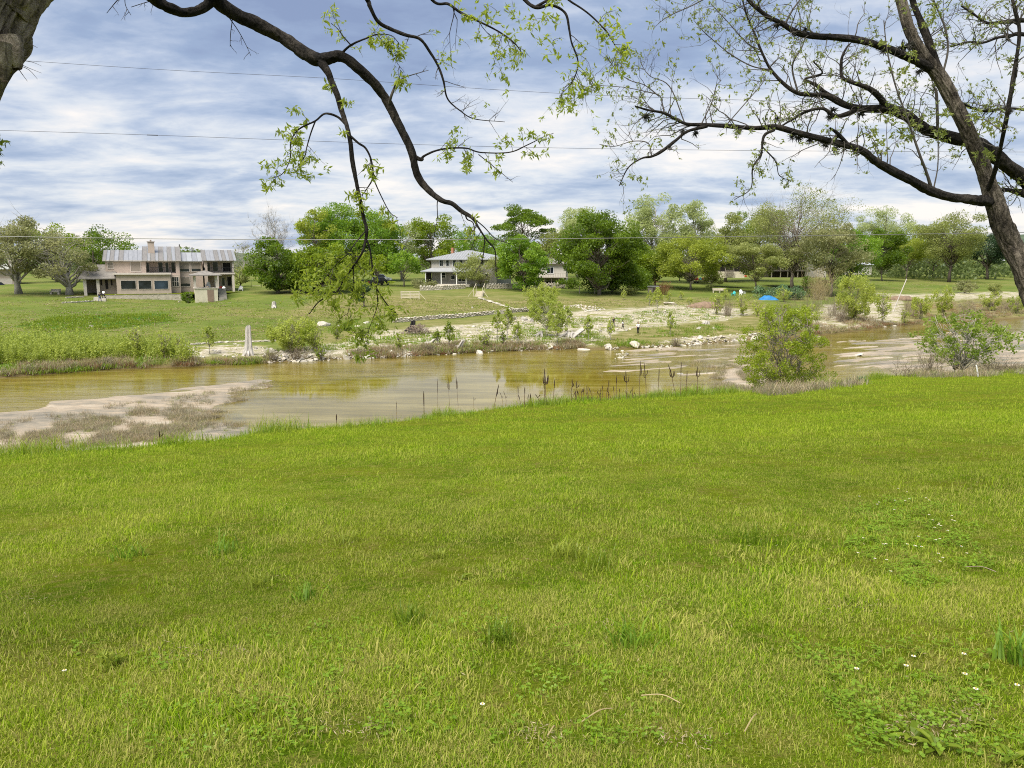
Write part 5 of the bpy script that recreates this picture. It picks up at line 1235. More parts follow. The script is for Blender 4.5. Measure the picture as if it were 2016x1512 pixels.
BOULD = [
 (638, 642, 26, 17, 'lime_w', 'large pale tilted boulder on the grass right of the broad willow shrub'), (945, 698, 20, 11, 'lime_w', 'bright white boulder at the water edge below the thin saplings'),
 (1148, 692, 29, 9, 'lime_w', 'flat white boulder lying in the water left of the stone chain'), (1199, 682, 19, 9, 'lime_w', 'pale boulder on the bank above the stone chain'),
 (1250, 682, 22, 12, 'lime', 'tall grey boulder on the bank below the walkers'), (1484, 671, 21, 13, 'lime_w', 'white boulder beside the feathery riverside tree'),
 (684, 712, 20, 20, 'lime_w', 'upright pointed boulder at the water edge'), (724, 711, 18, 16, 'lime_w', 'blocky pale boulder right of the upright pointed one'),
 (704, 713, 24, 6, 'lime_w', 'flat slab between the pointed and the blocky boulder'), (588, 716, 11, 11, 'lime_w', 'white boulder left in the pile at the water under the willow'),
 (600, 716, 16, 8, 'lime_w', 'wide low white boulder in the pile at the water under the willow'), (594, 709, 10, 8, 'lime_w', 'topmost white boulder in the pile at the water under the willow'),
 (536, 694, 16, 11, 'lime_w', 'pale boulder right of the bleached tall stump'), (560, 700, 12, 9, 'lime', 'grey boulder below the left side of the willow shrub'),
 (665, 646, 12, 10, 'lime_w', 'pale stone right of the large tilted boulder'), (682, 650, 9, 7, 'lime_w', 'small white stone below the flowering bush'),
 (722, 638, 14, 6, 'lime_w', 'long pale stone on the grass under the branch tip'), (742, 640, 10, 6, 'lime_w', 'short pale stone right of the long one under the branch tip'),
 (702, 643, 14, 5, 'lime', 'flat grey stone left of the long pale stone'), (1010, 630, 16, 9, 'lime_g', 'dark grey boulder in the heap below the path end'),
 (1032, 630, 16, 10, 'lime_g', 'rightmost dark grey boulder in the heap below the path end'), (1048, 633, 12, 8, 'lime_g', 'small grey boulder under the tall leaning willow'),
 (1112, 646, 16, 12, 'lime_w', 'pale boulder beside the leaning split log'), (1375, 648, 11, 7, 'lime_w', 'white stone on the green flat right of the lone sapling'),
 (1404, 648, 9, 6, 'lime_w', 'leaning white stone right of the one on the green flat'), (1378, 666, 16, 9, 'lime_w', 'pale boulder among stones above the water right of the walkers'),
 (1610, 666, 22, 6, 'lime_g', 'flat grey slab at the water right of the feathery tree'), (1742, 645, 11, 4, 'lime_w', 'small flat pale stone at the far waterline'),
 (1760, 643, 10, 4, 'lime_w', 'second small flat pale stone at the far waterline'), (180, 645, 8, 7, 'lime_g', 'small grey stone in the lush green patch of the far lawn'),
 (353, 595, 5, 4, 'lime_w', 'tiny white stone on the lawn below the terrace wall'), (930, 607, 5, 5, 'lime_w', 'tiny white stone on the slope left of the stone path'),
 (1320, 600, 24, 8, 'lime', 'low heap of pale rock below the grey shed'), (1900, 574, 8, 6, 'lime', 'pale stone on the dry bank at the right'), (1338, 738, 14, 5, 'lime_g', 'dark flat stone lying in the shallow water'),
 (1690, 700, 20, 6, 'lime_w', 'pale shelf stone right of the feathery riverside tree'), (1000, 612, 12, 7, 'lime_w', 'pale stone beside the lower end of the path'),
]
for i, (px, base, w_, h_, mt, lab) in enumerate(BOULD):
    rng = np.random.default_rng(900 + i); p = gpt(px, base); k = p.y / FPX
    V, F = rock_shape(rng, w_ * k * 0.6, w_ * k * 0.5, h_ * k * 0.7, ICO1, 0.2)
    o = mk('boulder', V, [F], M[mt]); o.location = p + Vector((0, 0, h_ * k * 0.22)); o.rotation_euler = (rng.uniform(-.2, .2), rng.uniform(-.2, .2), 0); tag(o, lab, 'boulder', 'boulders on the far bank')
# rubble strewn over the gravel, the stone chain in the water and the stone heap below the lawn: past counting
def rubble(name, label, polys, n, s0, s1, seed, mats=('lime_w', 'lime', 'lime_g'), flat=0.6):
    rng = np.random.default_rng(seed); mb = MB(); protos = [rock_shape(np.random.default_rng(seed + k), 1, 0.8, flat, ICO0, 0.2) for k in range(10)]
    for poly, cnt in zip(polys, n):
        P = np.array(poly); bb = P.min(0), P.max(0); q = []
        while len(q) < cnt:
            c = rng.uniform(bb[0], bb[1], (cnt * 3, 2)); c = c[in_poly(c[:, 0], c[:, 1], poly)]
            c = c[fbm(c[:, 0] * 0.03, c[:, 1] * 0.08, seed, 3) > rng.uniform(0.35, 0.6, len(c))]
            q += c.tolist()
        q = np.array(q[:cnt]); G = ground_at(q[:, 0], q[:, 1]); G = G[~np.isnan(G[:, 0])]
        for g in G:
            V, F = protos[rng.integers(10)]; s = s0 * (s1 / s0) ** (rng.uniform(0, 1) ** 2.2)
            mb.add(rotz(V * s * rng.uniform(0.7, 1.3, 3), rng.uniform(0, 6.28)) + g + np.array([0, 0, s * 0.15]), F, int(rng.choice(len(mats), p=[0.5, 0.35, 0.15][:len(mats)] if len(mats) == 3 else None)))
    return kind(tag(mb.build(name, [M[k] for k in mats]), label, 'rubble'), 'stuff')
rubble('rubble', 'loose pale limestone rubble strewn over the far gravel bank', [GRAVEL[0], GRAVEL[2], GRAVEL[3], GRAVEL[4]], [2900, 160, 320, 220], 0.04, 0.36, 41)
rubble('stone_chain', 'curved chain of pale stones crossing the shallow water', [[(1190, 684), (1226, 684), (1236, 700), (1222, 716), (1206, 712), (1214, 698)], [(1226, 684), (1440, 668), (1500, 664), (1500, 672), (1300, 686)]], [120, 130], 0.10, 0.42, 42)
rubble('stone_heap', 'long heap of broken pale stones below the lawn right of the rounded willow bush', [[(1098, 614), (1110, 602), (1160, 600), (1196, 605), (1190, 611), (1140, 616)], [(1000, 634), (1010, 622), (1056, 624), (1056, 640)]], [240, 70], 0.12, 0.42, 43)
rubble('shore_stones', 'pale stones along the waterline under the willow shrub', [[(520, 718), (540, 690), (600, 690), (640, 704), (760, 700), (756, 708), (640, 716)], [(380, 704), (400, 690), (520, 690), (524, 704)]], [330, 60], 0.08, 0.36, 44)
# leaning pole, utility pole, fence posts
def pole(name, label, cat, a, b, r, mat):
    o = MB().tube([np.zeros(3), np.array(b) - np.array(a)], [r, r * 0.8], 7).build(name, M[mat], loc=a); return tag(o, label, cat)
p = gpt(1758, 614); pole('leaning_pole', 'long pale pole leaning out of the bank brush', 'pole', p, at(1785, 549, p.y + 1.0), 0.09, 'snag')
p = gpt(1707, 562); pole('utility_pole', 'grey utility pole standing in the meadow under the bright green tree', 'pole', p, at(1706, 470, p.y), 0.13, 'wood_g')
for i, (px, b_, t_) in enumerate(((1141, 578, 563), (1171, 579, 565))):
    p = gpt(px, b_); pole('fence_post', ['left wooden fence post on the slope before the dense tree', 'right wooden fence post on the slope before the dense tree'][i], 'post', p, at(px, t_, p.y), 0.08, 'wood_g')
p = gpt(182, 560 + 15); 
for i, (px, y, t_) in enumerate(((353, 150, 481), (378, 152, 487), (183, 145, 493))):
    g = ground(px, y); pole('chimney_pipe' if i < 2 else 'tall_post', ['left dark post behind the middle roof of the stucco house', 'right dark post behind the middle roof of the stucco house', 'tall brown post left of the stucco house roof'][i], 'post', g, at(px, t_, y), 0.12, 'wood_d')
# pipe gate
p = gpt(790, 588); gate = thing('farm_gate', 'pale five bar field gate standing in the grass left of the wooden steps', 'gate', p, math.radians(-12)); k = p.y / FPX
gw_, gh_ = 37 * k, 14 * k
for t in (0, 0.5, 1): MB().box(gw_ * t - 0.07, gw_ * t + 0.07, -0.05, 0.05, -0.2, gh_ + (0.1 if t != 0.5 else 0)).build('gate_post' if t != 0.5 else 'brace', M['wood_p'], gate)
for i in range(5): MB().box(0.075, gw_ - 0.075, -0.03, 0.03, gh_ * (0.10 + i * 0.21), gh_ * (0.10 + i * 0.21) + 0.13).build('gate_bar', M['wood_p'], gate)
MB().bar((gw_ + 0.05, 0, gh_ * 0.8), (gw_ + 1.2, -0.2, -0.1), 0.06).build('stay', M['wood_p'], gate)
# wooden steps with hand rails
p = gpt(941, 584); st = thing('wooden_steps', 'short wooden steps with splayed hand rails at the top of the stone path', 'steps', p, math.radians(-10)); k = p.y / FPX
for i in range(5): MB().box(-0.7, 0.7, i * 0.5 - 0.1, i * 0.5 + 0.32, -0.25, 0.05 + i * 0.22).build('step', M['wood_p'], st)
for sx in (-0.8, 0.85):
    MB().bar((sx, -0.1, -0.2), (sx, -0.1, 1.5), 0.08).bar((sx, 2.1, 0.6), (sx, 2.1, 2.4), 0.08).bar((sx, -0.1, 1.4), (sx, 2.1, 2.3), 0.07).bar((sx, -0.1, 1.3), (sx * 2.3, -0.5, -0.1), 0.07).build('hand_rail', M['wood_p'], st)
# grey shed
p = gpt(1283, 577); sh = thing('garden_shed', 'small grey weathered box shed with flat pale top beside the rust brown bush', 'shed', p, math.radians(20)); k = p.y / FPX
MB().box(0, 18 * k, 0, 1.6, -0.2, 12 * k).build('wall', M['wood_g'], sh); MB().box(-0.1, 18 * k + 0.1, -0.1, 1.7, 12 * k + 0.003, 12 * k + 0.16).build('roof', M['steel_m'], sh); MB().box(0.2, 1.1, -0.03, -0.002, 0, 1.05).build('door', M['wood_d'], sh)
# blue tarp over a low heap
p = gpt(1512, 590); k = p.y / FPX; n = 22
U, Vv = np.meshgrid(np.linspace(-1, 1, n), np.linspace(-1, 1, n)); Zt = 8.0 * k * np.maximum(0, 1 - 0.9 * np.abs(U) ** 2.5) * np.maximum(0, 1 - np.abs(Vv) ** 2.2) * (0.75 + 0.5 * vnoise(U * 2.5 + 3, Vv * 2.5, 1.0)) - 0.05
Vt = np.stack([U * 18 * k, Vv * 1.1, Zt], -1).reshape(-1, 3); i = np.arange(n - 1)[:, None] * n; j = np.arange(n - 1)[None]
o = mk('blue_tarp', Vt, [np.stack([i + j, i + j + 1, i + n + j + 1, i + n + j], -1).reshape(-1, 4)], M['tarp']); o.location = p; tag(o, 'bright blue tarp draped over a low heap on the bank', 'tarp')
# timber bench
p = gpt(1403, 576); bn = thing('timber_bench', 'long pale timber bench on the far lawn left of the teal chair', 'bench', p, 0); k = p.y / FPX; L_ = 27 * k
MB().box(0, L_, -0.25, 0.25, 0.42, 0.52).build('seat', M['wood_p'], bn); MB().box(0, L_, 0.25, 0.33, 0.53, 0.95).build('backrest', M['wood_p'], bn)
for x_ in (0.1, L_ / 2, L_ - 0.1): MB().box(x_ - 0.08, x_ + 0.08, -0.22, 0.22, -0.2, 0.418).build('leg', M['wood_p'], bn)
# garden chairs
def chair(label, pos, rz, mat, group=None, s=1.0):
    r = thing('garden_chair', label, 'chair', pos, rz, group); r.scale = (s, s, s)
    a = MB(); b_ = MB()
    a.add([(-0.3, -0.35, 0.38), (0.3, -0.35, 0.38), (0.3, 0.2, 0.24), (-0.3, 0.2, 0.24), (-0.3, -0.35, 0.34), (0.3, -0.35, 0.34), (0.3, 0.2, 0.20), (-0.3, 0.2, 0.20)], np.array([(0, 1, 2, 3), (4, 7, 6, 5), (0, 4, 5, 1), (1, 5, 6, 2), (2, 6, 7, 3), (3, 7, 4, 0)])); a.build('seat', M[mat], r)
    for q in range(5):
        x0 = -0.3 + q * 0.122; hh = 1.0 - 0.04 * (q - 2) ** 2
        b_.add([(x0, 0.2, 0.22), (x0 + 0.11, 0.2, 0.22), (x0 + 0.11, 0.52, hh), (x0, 0.52, hh), (x0, 0.24, 0.22), (x0 + 0.11, 0.24, 0.22), (x0 + 0.11, 0.56, hh), (x0, 0.56, hh)], np.array([(0, 1, 2, 3), (4, 7, 6, 5), (0, 3, 7, 4), (1, 5, 6, 2), (2, 6, 7, 3)]))
    b_.build('backrest', M[mat], r)
    for sx in (-0.36, 0.36):
        MB().box(sx - 0.06, sx + 0.06, -0.42, 0.36, 0.56, 0.6).build('arm', M[mat], r)
        MB().box(sx - 0.03, sx + 0.03, -0.38, -0.28, -0.02, 0.558).build('leg', M[mat], r); MB().box(sx - 0.03, sx + 0.03, 0.24, 0.32, -0.02, 0.558).build('leg', M[mat], r)
    return r
p0 = gpt(1380, 557); dk = thing('chair_deck', 'dark low timber deck with thin pergola posts holding bright chairs', 'deck', p0, 0); k = p0.y / FPX
MB().box(-24 * k, 20 * k, -1.4, 2.6, 0.28, 0.42).build('platform', M['wood_d'], dk)
for x_ in (-22, -8, 6, 18): MB().box(x_ * k - 0.08, x_ * k + 0.08, -1.3, -1.1, -0.3, 0.278).build('leg', M['wood_d'], dk)
for x_, yy in ((-23, -1.3), (17, -1.3), (-23, 2.5), (17, 2.5)): MB().box(x_ * k - 0.06, x_ * k + 0.06, yy - 0.06, yy + 0.06, 0.425, 26 * k).build('post', M['wood_d'], dk)
MB().box(-24 * k, 18 * k, -1.36, -1.24, 26 * k + 0.003, 26 * k + 0.14).box(-24 * k, 18 * k, 2.44, 2.56, 26 * k + 0.003, 26 * k + 0.14).build('beam', M['wood_d'], dk)
for x_, mt, lab in ((-12, 'red', 'red garden chair at the left on the chair deck'), (-7, 'red', 'second red garden chair left of the light blue one on the chair deck'), (-1, 'sky_b', 'light blue garden chair in the middle of the chair deck'), (5, 'red', 'red garden chair right of the light blue one on the chair deck')):
    chair(lab, p0 + Vector((x_ * k, 0.1, 0.42)), random.Random(x_).uniform(-0.3, 0.3), mt)
chair('white garden chair on the lawn behind the blue tarp', gpt(1461, 581), 0.3, 'white', s=1.15); chair('teal garden chair tipped low beside the white chair', gpt(1444, 582), -0.6, 'teal', s=0.9)
chair('white garden chair near the right wing of the stucco house', FH.world(rx1 + 1.0, 0.5, 0.0), 0.2, 'white'); chair('white garden chair at the corner of the stucco house right wing', FH.world(rx1 - 2.4, -2.2, 0.0), -0.2, 'white')
chair('red garden chair under the balcony of the stucco house', FH.world(rx0 + 2.6, 0.6, 0.0), 0.1, 'red'); chair('white garden chair inside the garden pavilion', FH.world(g0 + gw * 0.6, -7.5 + gd * 0.5, gf + 0.14), 0.1, 'white')
# upturned red kayaks near the porch stairs
def kayak(label, px, base, L, rz):
    p = gpt(px, base); V = ICO2[0].copy(); V[:, 1] *= 0.36 * (1 - 0.0); V[:, 0] *= L / 2; V[:, 1] *= 1 - 0.85 * (np.abs(V[:, 0]) / (L / 2)) ** 2.2; V[:, 2] = np.where(V[:, 2] > 0, V[:, 2] * 0.34, V[:, 2] * 0.12)
    r = thing('kayak', label, 'kayak', p + Vector((0, 0, 0.12)), rz); mk('hull', V, [ICO2[1]], M['red'], r, smooth=True)
    W_ = ICO1[0] * np.array([0.42, 0.2, 0.05]) + np.array([0, 0, 0.33]); mk('cockpit', W_, [ICO1[1]], M['dark'], r); return r
kayak('red kayak lying on the grass right of the porch stairs', 1464, 545, 2.6, 0.2); kayak('small red kayak lying near the leaning olive trunk', 1486, 547, 1.4, -0.1)
# lawn swing, flower bush, planters
p = gpt(109, 579); sw = thing('stone_bench', 'pale stone bench under the two gnarled live oaks', 'bench', p, 0.1); k = p.y / FPX
MB().box(0 * k - 9 * k, 9 * k, -0.3, 0.3, 0.35, 0.5).build('seat', M['lime_w'], sw); MB().box(-9 * k, 9 * k, 0.302, 0.42, 0.502, 0.85).build('backrest', M['lime_w'], sw)
for x_ in (-7, 7): MB().box(x_ * k - 0.15, x_ * k + 0.15, -0.25, 0.25, -0.2, 0.348).build('leg', M['lime_w'], sw)
p = gpt(505, 566); sw = thing('swing_frame', 'thin metal swing frame on the lawn right of the stucco house', 'swing frame', p, 0); k = p.y / FPX
MB().bar((-10 * k, 0, -0.1), (-10 * k, 0, 1.7), 0.05).bar((10 * k, 0, -0.1), (10 * k, 0, 1.7), 0.05).bar((-10 * k, 0, 1.7), (10 * k, 0, 1.7), 0.05).build('frame', M['iron'], sw); MB().box(-8 * k, 8 * k, -0.2, 0.2, 0.3, 0.36).build('seat', M['wood_p'], sw)
tree_px('white flowering low bush beside the pale boulders', 684, 634, 13, base=650, name='flowering_bush', cat='bush', group=None, leaf='weed', cb=0.02, dens=1.2, nclump=14, trunk=0.05, lsize=0.2, seed=777, stems=3)
# picnic tables
def picnic(label, px, base, rz, mat='wood_d'):
    p = gpt(px, base); r = thing('picnic_table', label, 'table', p, rz)
    MB().box(-1.2, 1.2, -0.4, 0.4, 0.72, 0.78).build('tabletop', M[mat], r)
    for sy in (-0.75, 0.75): MB().box(-1.2, 1.2, sy - 0.14, sy + 0.14, 0.42, 0.47).build('seat', M[mat], r)
    for sx in (-0.85, 0.85): MB().bar((sx, -0.7, -0.05), (sx, -0.2, 0.72), 0.07).bar((sx, 0.7, -0.05), (sx, 0.2, 0.72), 0.07).bar((sx, -0.75, 0.38), (sx, 0.75, 0.38), 0.06).build('leg', M[mat], r)
picnic('dark picnic table in the right meadow left of the other one', 1893, 541, 0.1); picnic('dark picnic table at the foot of the dark blue green live oak', 1916, 542, -0.2)
# cars
def car(label, pos, rz, paint, kind_='suv', L=4.7, Wd=1.85, H=1.7):
    r = thing('parked_car', label, 'car', pos, rz)
    hb = H * 0.55; n = MB()
    prof = [(-L / 2, 0.38), (-L / 2, hb * 0.92), (-L / 2 + 0.12, hb), (L / 2 - 0.9, hb), (L / 2 - 0.08, hb * 0.84), (L / 2, 0.55), (L / 2, 0.34)]
    cab = [(-L / 2 + (0.12 if kind_ != 'pickup' else 1.9), hb + 0.002), (-L / 2 + (0.35 if kind_ != 'pickup' else 2.0), H), (L * 0.08, H), (L * 0.27, hb + 0.002)]
    def ext(pf, w0, w1):
        V = [(x, -w0 / 2 if z <= hb + 0.01 else -w1 / 2, z) for x, z in pf] + [(x, w0 / 2 if z <= hb + 0.01 else w1 / 2, z) for x, z in pf]; q = len(pf)
        return V, [np.array([(i, (i + 1) % q, q + (i + 1) % q, q + i) for i in range(q)]), np.array([list(range(q))[::-1]]), np.array([list(range(q, 2 * q))])]
    n.add(*ext(prof, Wd, Wd)); n.build('body', M[paint], r)
    MB().add(*ext(cab, Wd * 0.96, Wd * 0.8)).build('cabin', M[paint], r)
    g = MB(); a, b_, c_, d_ = cab; yo = 0.012
    for sg in (-1, 1):
        f = lambda x, z: (x, sg * (Wd * 0.48 + (Wd * 0.40 - Wd * 0.48) * (z - hb) / (H - hb) + yo), z)
        g.add([f(a[0] + 0.25, hb + 0.08), f(d_[0] - 0.35, hb + 0.08), f(c_[0] - 0.02, H - 0.1), f(b_[0] + 0.15, H - 0.1)], np.array([(0, 1, 2, 3)]))
    g.add([(a[0] - 0.01, -Wd * 0.42, hb + 0.08), (a[0] - 0.01, Wd * 0.42, hb + 0.08), (b_[0] - 0.03, Wd * 0.35, H - 0.1), (b_[0] - 0.03, -Wd * 0.35, H - 0.1)], np.array([(0, 1, 2, 3)]))
    g.add([(d_[0] - 0.06, -Wd * 0.42, hb + 0.06), (d_[0] - 0.06, Wd * 0.42, hb + 0.06), (c_[0] + 0.06, Wd * 0.35, H - 0.08), (c_[0] + 0.06, -Wd * 0.35, H - 0.08)], np.array([(0, 1, 2, 3)])); g.build('window_glass', M['glass'], r)
    for sx in (-L * 0.31, L * 0.31):
        for sy in (-Wd / 2 + 0.08, Wd / 2 - 0.08):
            w_ = MB().tube([(sx, sy - 0.12, 0.34), (sx, sy + 0.12, 0.34)], [0.34, 0.34], 14).build('wheel', M['rubber'], r)
            MB().tube([(sx, sy - 0.125, 0.34), (sx, sy + 0.125, 0.34)], [0.19, 0.19], 10).build('rim', M['steel_m'], w_)
    for sy in (-1, 1):
        MB().box(L / 2 - 0.06, L / 2 + 0.02, sy * Wd * 0.34 - 0.2, sy * Wd * 0.34 + 0.2, 0.58, 0.74).build('headlight', M['white'], r)
        MB().box(-L / 2 - 0.02, -L / 2 + 0.06, sy * Wd * 0.40 - 0.1, sy * Wd * 0.40 + 0.1, 0.62, 0.86).build('tail_light', M['lamp_r'], r)
    return r
car('dark SUV parked in front of the pale garage at the far left', GA.world(gx - 3.0, -3.5, -0.1), math.radians(62), 'paint_k')
car('dark green van parked behind the dense dark green round tree', ground(528, 172), math.radians(75), 'paint_g', H=2.0)
car('black pickup parked left of the low grey shrub near the hip roofed house', ground(748, 168), math.radians(60), 'paint_k', 'pickup', 5.4)
car('white SUV parked behind the black pickup', ground(752, 188), math.radians(10), 'paint_w')

# ------------------------------------------------------------------ people
def person(label, pos, rz, h, shirt, legs, pose='stand', hair_long=True, legs_bare=False):
    """one skinned body in a pose; shirt, trousers and hair are worn over it."""
    r = thing('person', label, 'person', pos, rz); s = h / 1.7
    st_l, st_r = {'stand': (0.05, -0.05), 'walk': (0.28, -0.26), 'sit': (0, 0)}[pose]
    J = {'pel': (0, 0, .93), 'bel': (0, 0, 1.08), 'che': (0, 0.01, 1.28), 'nec': (0, 0, 1.45), 'he0': (0, -.02, 1.53), 'he1': (0, -.03, 1.62), 'he2': (0, -.02, 1.68)}
    for q, sg, stp in (('l', -1, st_l), ('r', 1, st_r)):
        J['sh' + q] = (sg * .17, 0, 1.39); J['el' + q] = (sg * .25, 0.03 + stp * .3, 1.12); J['wr' + q] = (sg * .25, -.08 + stp * .5, .90); J['ha' + q] = (sg * .25, -.12 + stp * .5, .82)
        J['hi' + q] = (sg * .09, 0, .90); J['kn' + q] = (sg * .11, -.03 - stp * .5, .50); J['an' + q] = (sg * .12, .02 - stp, .09); J['to' + q] = (sg * .14, -.13 - stp, .035)
    RB = dict(pel=.12, bel=.115, che=.13, nec=.05, he0=.075, he1=.095, he2=.07, sh=.055, el=.04, wr=.03, ha=.036, hi=.085, kn=.055, an=.04, to=.035)
    E = [('pel', 'bel'), ('bel', 'che'), ('che', 'nec'), ('nec', 'he0'), ('he0', 'he1'), ('he1', 'he2')]
    for q in 'lr': E += [('che', 'sh' + q), ('sh' + q, 'el' + q), ('el' + q, 'wr' + q), ('wr' + q, 'ha' + q), ('pel', 'hi' + q), ('hi' + q, 'kn' + q), ('kn' + q, 'an' + q), ('an' + q, 'to' + q)]
    def skin(name, edges, mat, grow, root):
        names = []; 
        for a, b_ in edges:
            for x in (a, b_):
                if x not in names: names.append(x)
        names.remove(root); names.insert(0, root)
        me = bpy.data.meshes.new(name); me.from_pydata([tuple(v * s for v in J[x]) for x in names], [(names.index(a), names.index(b_)) for a, b_ in edges], [])
        me.materials.append(mat); o = bpy.data.objects.new(name, me); COL.objects.link(o); o.parent = r
        md = o.modifiers.new('Skin', 'SKIN'); md.use_smooth_shade = True
        lay = me.skin_vertices[0].data if me.skin_vertices else None
        if lay is None:
            bpy.context.view_layer.objects.active = o
            lay = me.skin_vertices[0].data
        for i_, x in enumerate(names):
            rr = RB.get(x, RB.get(x[:2], .05)) * s + grow; lay[i_].radius = (rr, rr); lay[i_].use_root = (i_ == 0)
        sb = o.modifiers.new('Sub', 'SUBSURF'); sb.levels = 1; sb.render_levels = 2
        return o
    skin('body', E, M['skin'], 0.0, 'pel')
    skin('shirt', [('pel', 'bel'), ('bel', 'che')] + [x for q in 'lr' for x in (('che', 'sh' + q), ('sh' + q, 'el' + q))], M[shirt], 0.022 * s, 'pel')
    skin('trousers', [x for q in 'lr' for x in (('pel', 'hi' + q), ('hi' + q, 'kn' + q), ('kn' + q, 'an' + q))], M[legs], 0.018 * s, 'pel')
    hv = ICO2[0] * np.array([.105, .115, .12]); hv = hv[:]; hv[:, 1] += 0.025; hv[:, 2] += 1.64
    if hair_long: hv[:, 2] = np.where(hv[:, 2] < 1.62, 1.62 - (1.62 - hv[:, 2]) * 3.0, hv[:, 2]); hv[:, 1] = np.where(hv[:, 2] < 1.60, np.maximum(hv[:, 1], 0.035) + 0.03, hv[:, 1])
    else: hv[:, 2] = np.maximum(hv[:, 2], 1.60)
    mk('hair', hv * s, [ICO2[1]], M['hair'], r, smooth=True)
    for q in 'lr':
        V = ICO1[0] * np.array([.05, .13, .045]) + np.array(J['to' + q]) + np.array([0, .06, 0.01]); mk('shoe', V * s, [ICO1[1]], M['cl_k'], r, smooth=True)
    return r
p = gpt(1256, 658); person('person in white top and black trousers with long dark hair standing on the gravel flat', p, 0.2, 24 * p.y / FPX, 'cl_w', 'cl_k', 'stand')
p = gpt(1226, 648); person('person in white top and dark trousers walking left of the other walkers', p, 1.2, 17 * p.y / FPX, 'cl_w', 'cl_k', 'walk')
p = gpt(1208, 643); person('person in black clothes half hidden behind a bright sapling', p, -0.6, 18 * p.y / FPX, 'cl_k', 'cl_k', 'stand')
p = gpt(197, 594); person('person in black top and blue jeans climbing toward the stucco house', p, 3.1, 18 * p.y / FPX, 'cl_k', 'cl_b', 'walk', False)
p2 = p + Vector((-0.7, 2.6, 0)); p2.z = max(float(height(p2.x, p2.y)), FH.r.z - 0.75); person('person in white shirt on the steps by the terrace wall', p2, 3.0, 1.62, 'cl_w', 'cl_k', 'walk', False)
hs = thing('terrace_steps', 'narrow pale stone steps at the left end of the terrace wall', 'steps', p + Vector((-0.6, 0.9, 0)), FH.th)
for i in range(5): MB().box(-0.9, 0.9, i * 0.45, i * 0.45 + 0.45, -0.6, 0.02 + i * 0.17 - 0.05).build('step', M['lime_w'], hs)
# power lines across the river
def wire(label, pts, y0, y1, r, mat='wire'):
    P = []
    n = len(pts)
    for i, (px, py) in enumerate(pts):
        t = i / (n - 1); P.append(np.array(at(px, py, y0 + (y1 - y0) * t)))
    a, b_ = P[0] + (P[0] - P[1]) * 1.5, P[-1] + (P[-1] - P[-2]) * 1.5
    P = resample([a] + P + [b_], 8)
    return tag(MB().tube(P, np.full(len(P), r), 5).build('power_line', M[mat]), label, 'cable', 'cables strung above the river')
wire('uppermost thin cable falling from the upper left corner behind the hanging branch', [(-150, 106), (300, 136), (660, 155), (1000, 178), (1300, 192), (1900, 208), (2250, 214)], 60, 66, 0.013, 'wire_d')
w2_ = wire('second thin cable with a small dark splice crossing above the left house', [(-150, 252), (300, 266), (800, 284), (1200, 293), (1700, 298), (2250, 300)], 60, 66, 0.014, 'wire_d')
q = at(300, 266, 61.0); MB().tube([q - Vector((0.42, 0, -0.012)), q + Vector((0.42, 0, -0.014))], [0.035, 0.035], 6).build('splice', M['iron'], w2_)
wire('lowest thick pale cable crossing in front of the far trees', [(-150, 463), (300, 470), (700, 472), (1100, 470), (1500, 465), (1930, 459), (2250, 453)], 72, 84, 0.033)
# ------------------------------------------------------------------ near trees: leaning and overhanging pecans
def limb_pts(rows, k=5):
    """rows of (photo column, photo row, distance, half thickness in photo pixels) -> world points and radii."""
    R = resample(np.array(rows, float), k)
    P = np.array([at(a, b_, y) for a, b_, y, _ in R]); rad = np.maximum(R[:, 3], 0.35) * R[:, 2] / FPX
    return P, rad
def gnarl(P, rad, n, rng, amp, scale):
    """tube with lumps and furrows."""
    V, F = tube(P, rad, n); m = len(P)
    V = V.reshape(m, n, 3); C = P[:, None]
    d = V - C; f = vnoise(V[..., 0] * scale, V[..., 1] * scale, V[..., 2] * scale * 0.6) - 0.5
    g = vnoise(V[..., 0] * scale * 0.3 + 9, V[..., 1] * scale * 0.3, V[..., 2] * scale * 0.3) - 0.5
    V = C + d * (1 + amp * f + amp * 1.3 * g)[..., None]
    return V.reshape(-1, 3), F
def furrowed(P, rad, n, amp, ka, kl, lump=0.12):
    """tube whose bark is cut by long furrows that run with the limb."""
    V, F = tube(P, rad, n); m = len(P); V = V.reshape(m, n, 3)
    s = np.concatenate([[0], np.cumsum(np.linalg.norm(np.diff(P, axis=0), axis=1))])[:, None]
    a = np.arange(n)[None] * 2 * math.pi / n
    ca, sa, ss = np.cos(a) * ka + 0 * s, np.sin(a) * ka + 0 * s, s * kl + 0 * a
    wob = vnoise(ca * 0.6, sa * 0.6, ss * 1.2 + 5) * 1.6
    f = 0.65 * vnoise(ca + wob, sa - wob, ss) + 0.35 * vnoise(ca * 2.1 + 7, sa * 2.1, ss * 2.3)
    crack = np.clip(1 - np.abs(2 * f - 1) * 3.2, 0, 1)
    big = fbm(np.cos(a) * 1.1 + 0 * s, np.sin(a) * 1.1 + 0 * s, s * 5.5 + 0 * a, 3) - 0.5
    V = P[:, None] + (V - P[:, None]) * (1 - amp * crack + amp * 0.5 * (f - 0.5) + lump * 2 * big)[..., None]
    return V.reshape(-1, 3), F
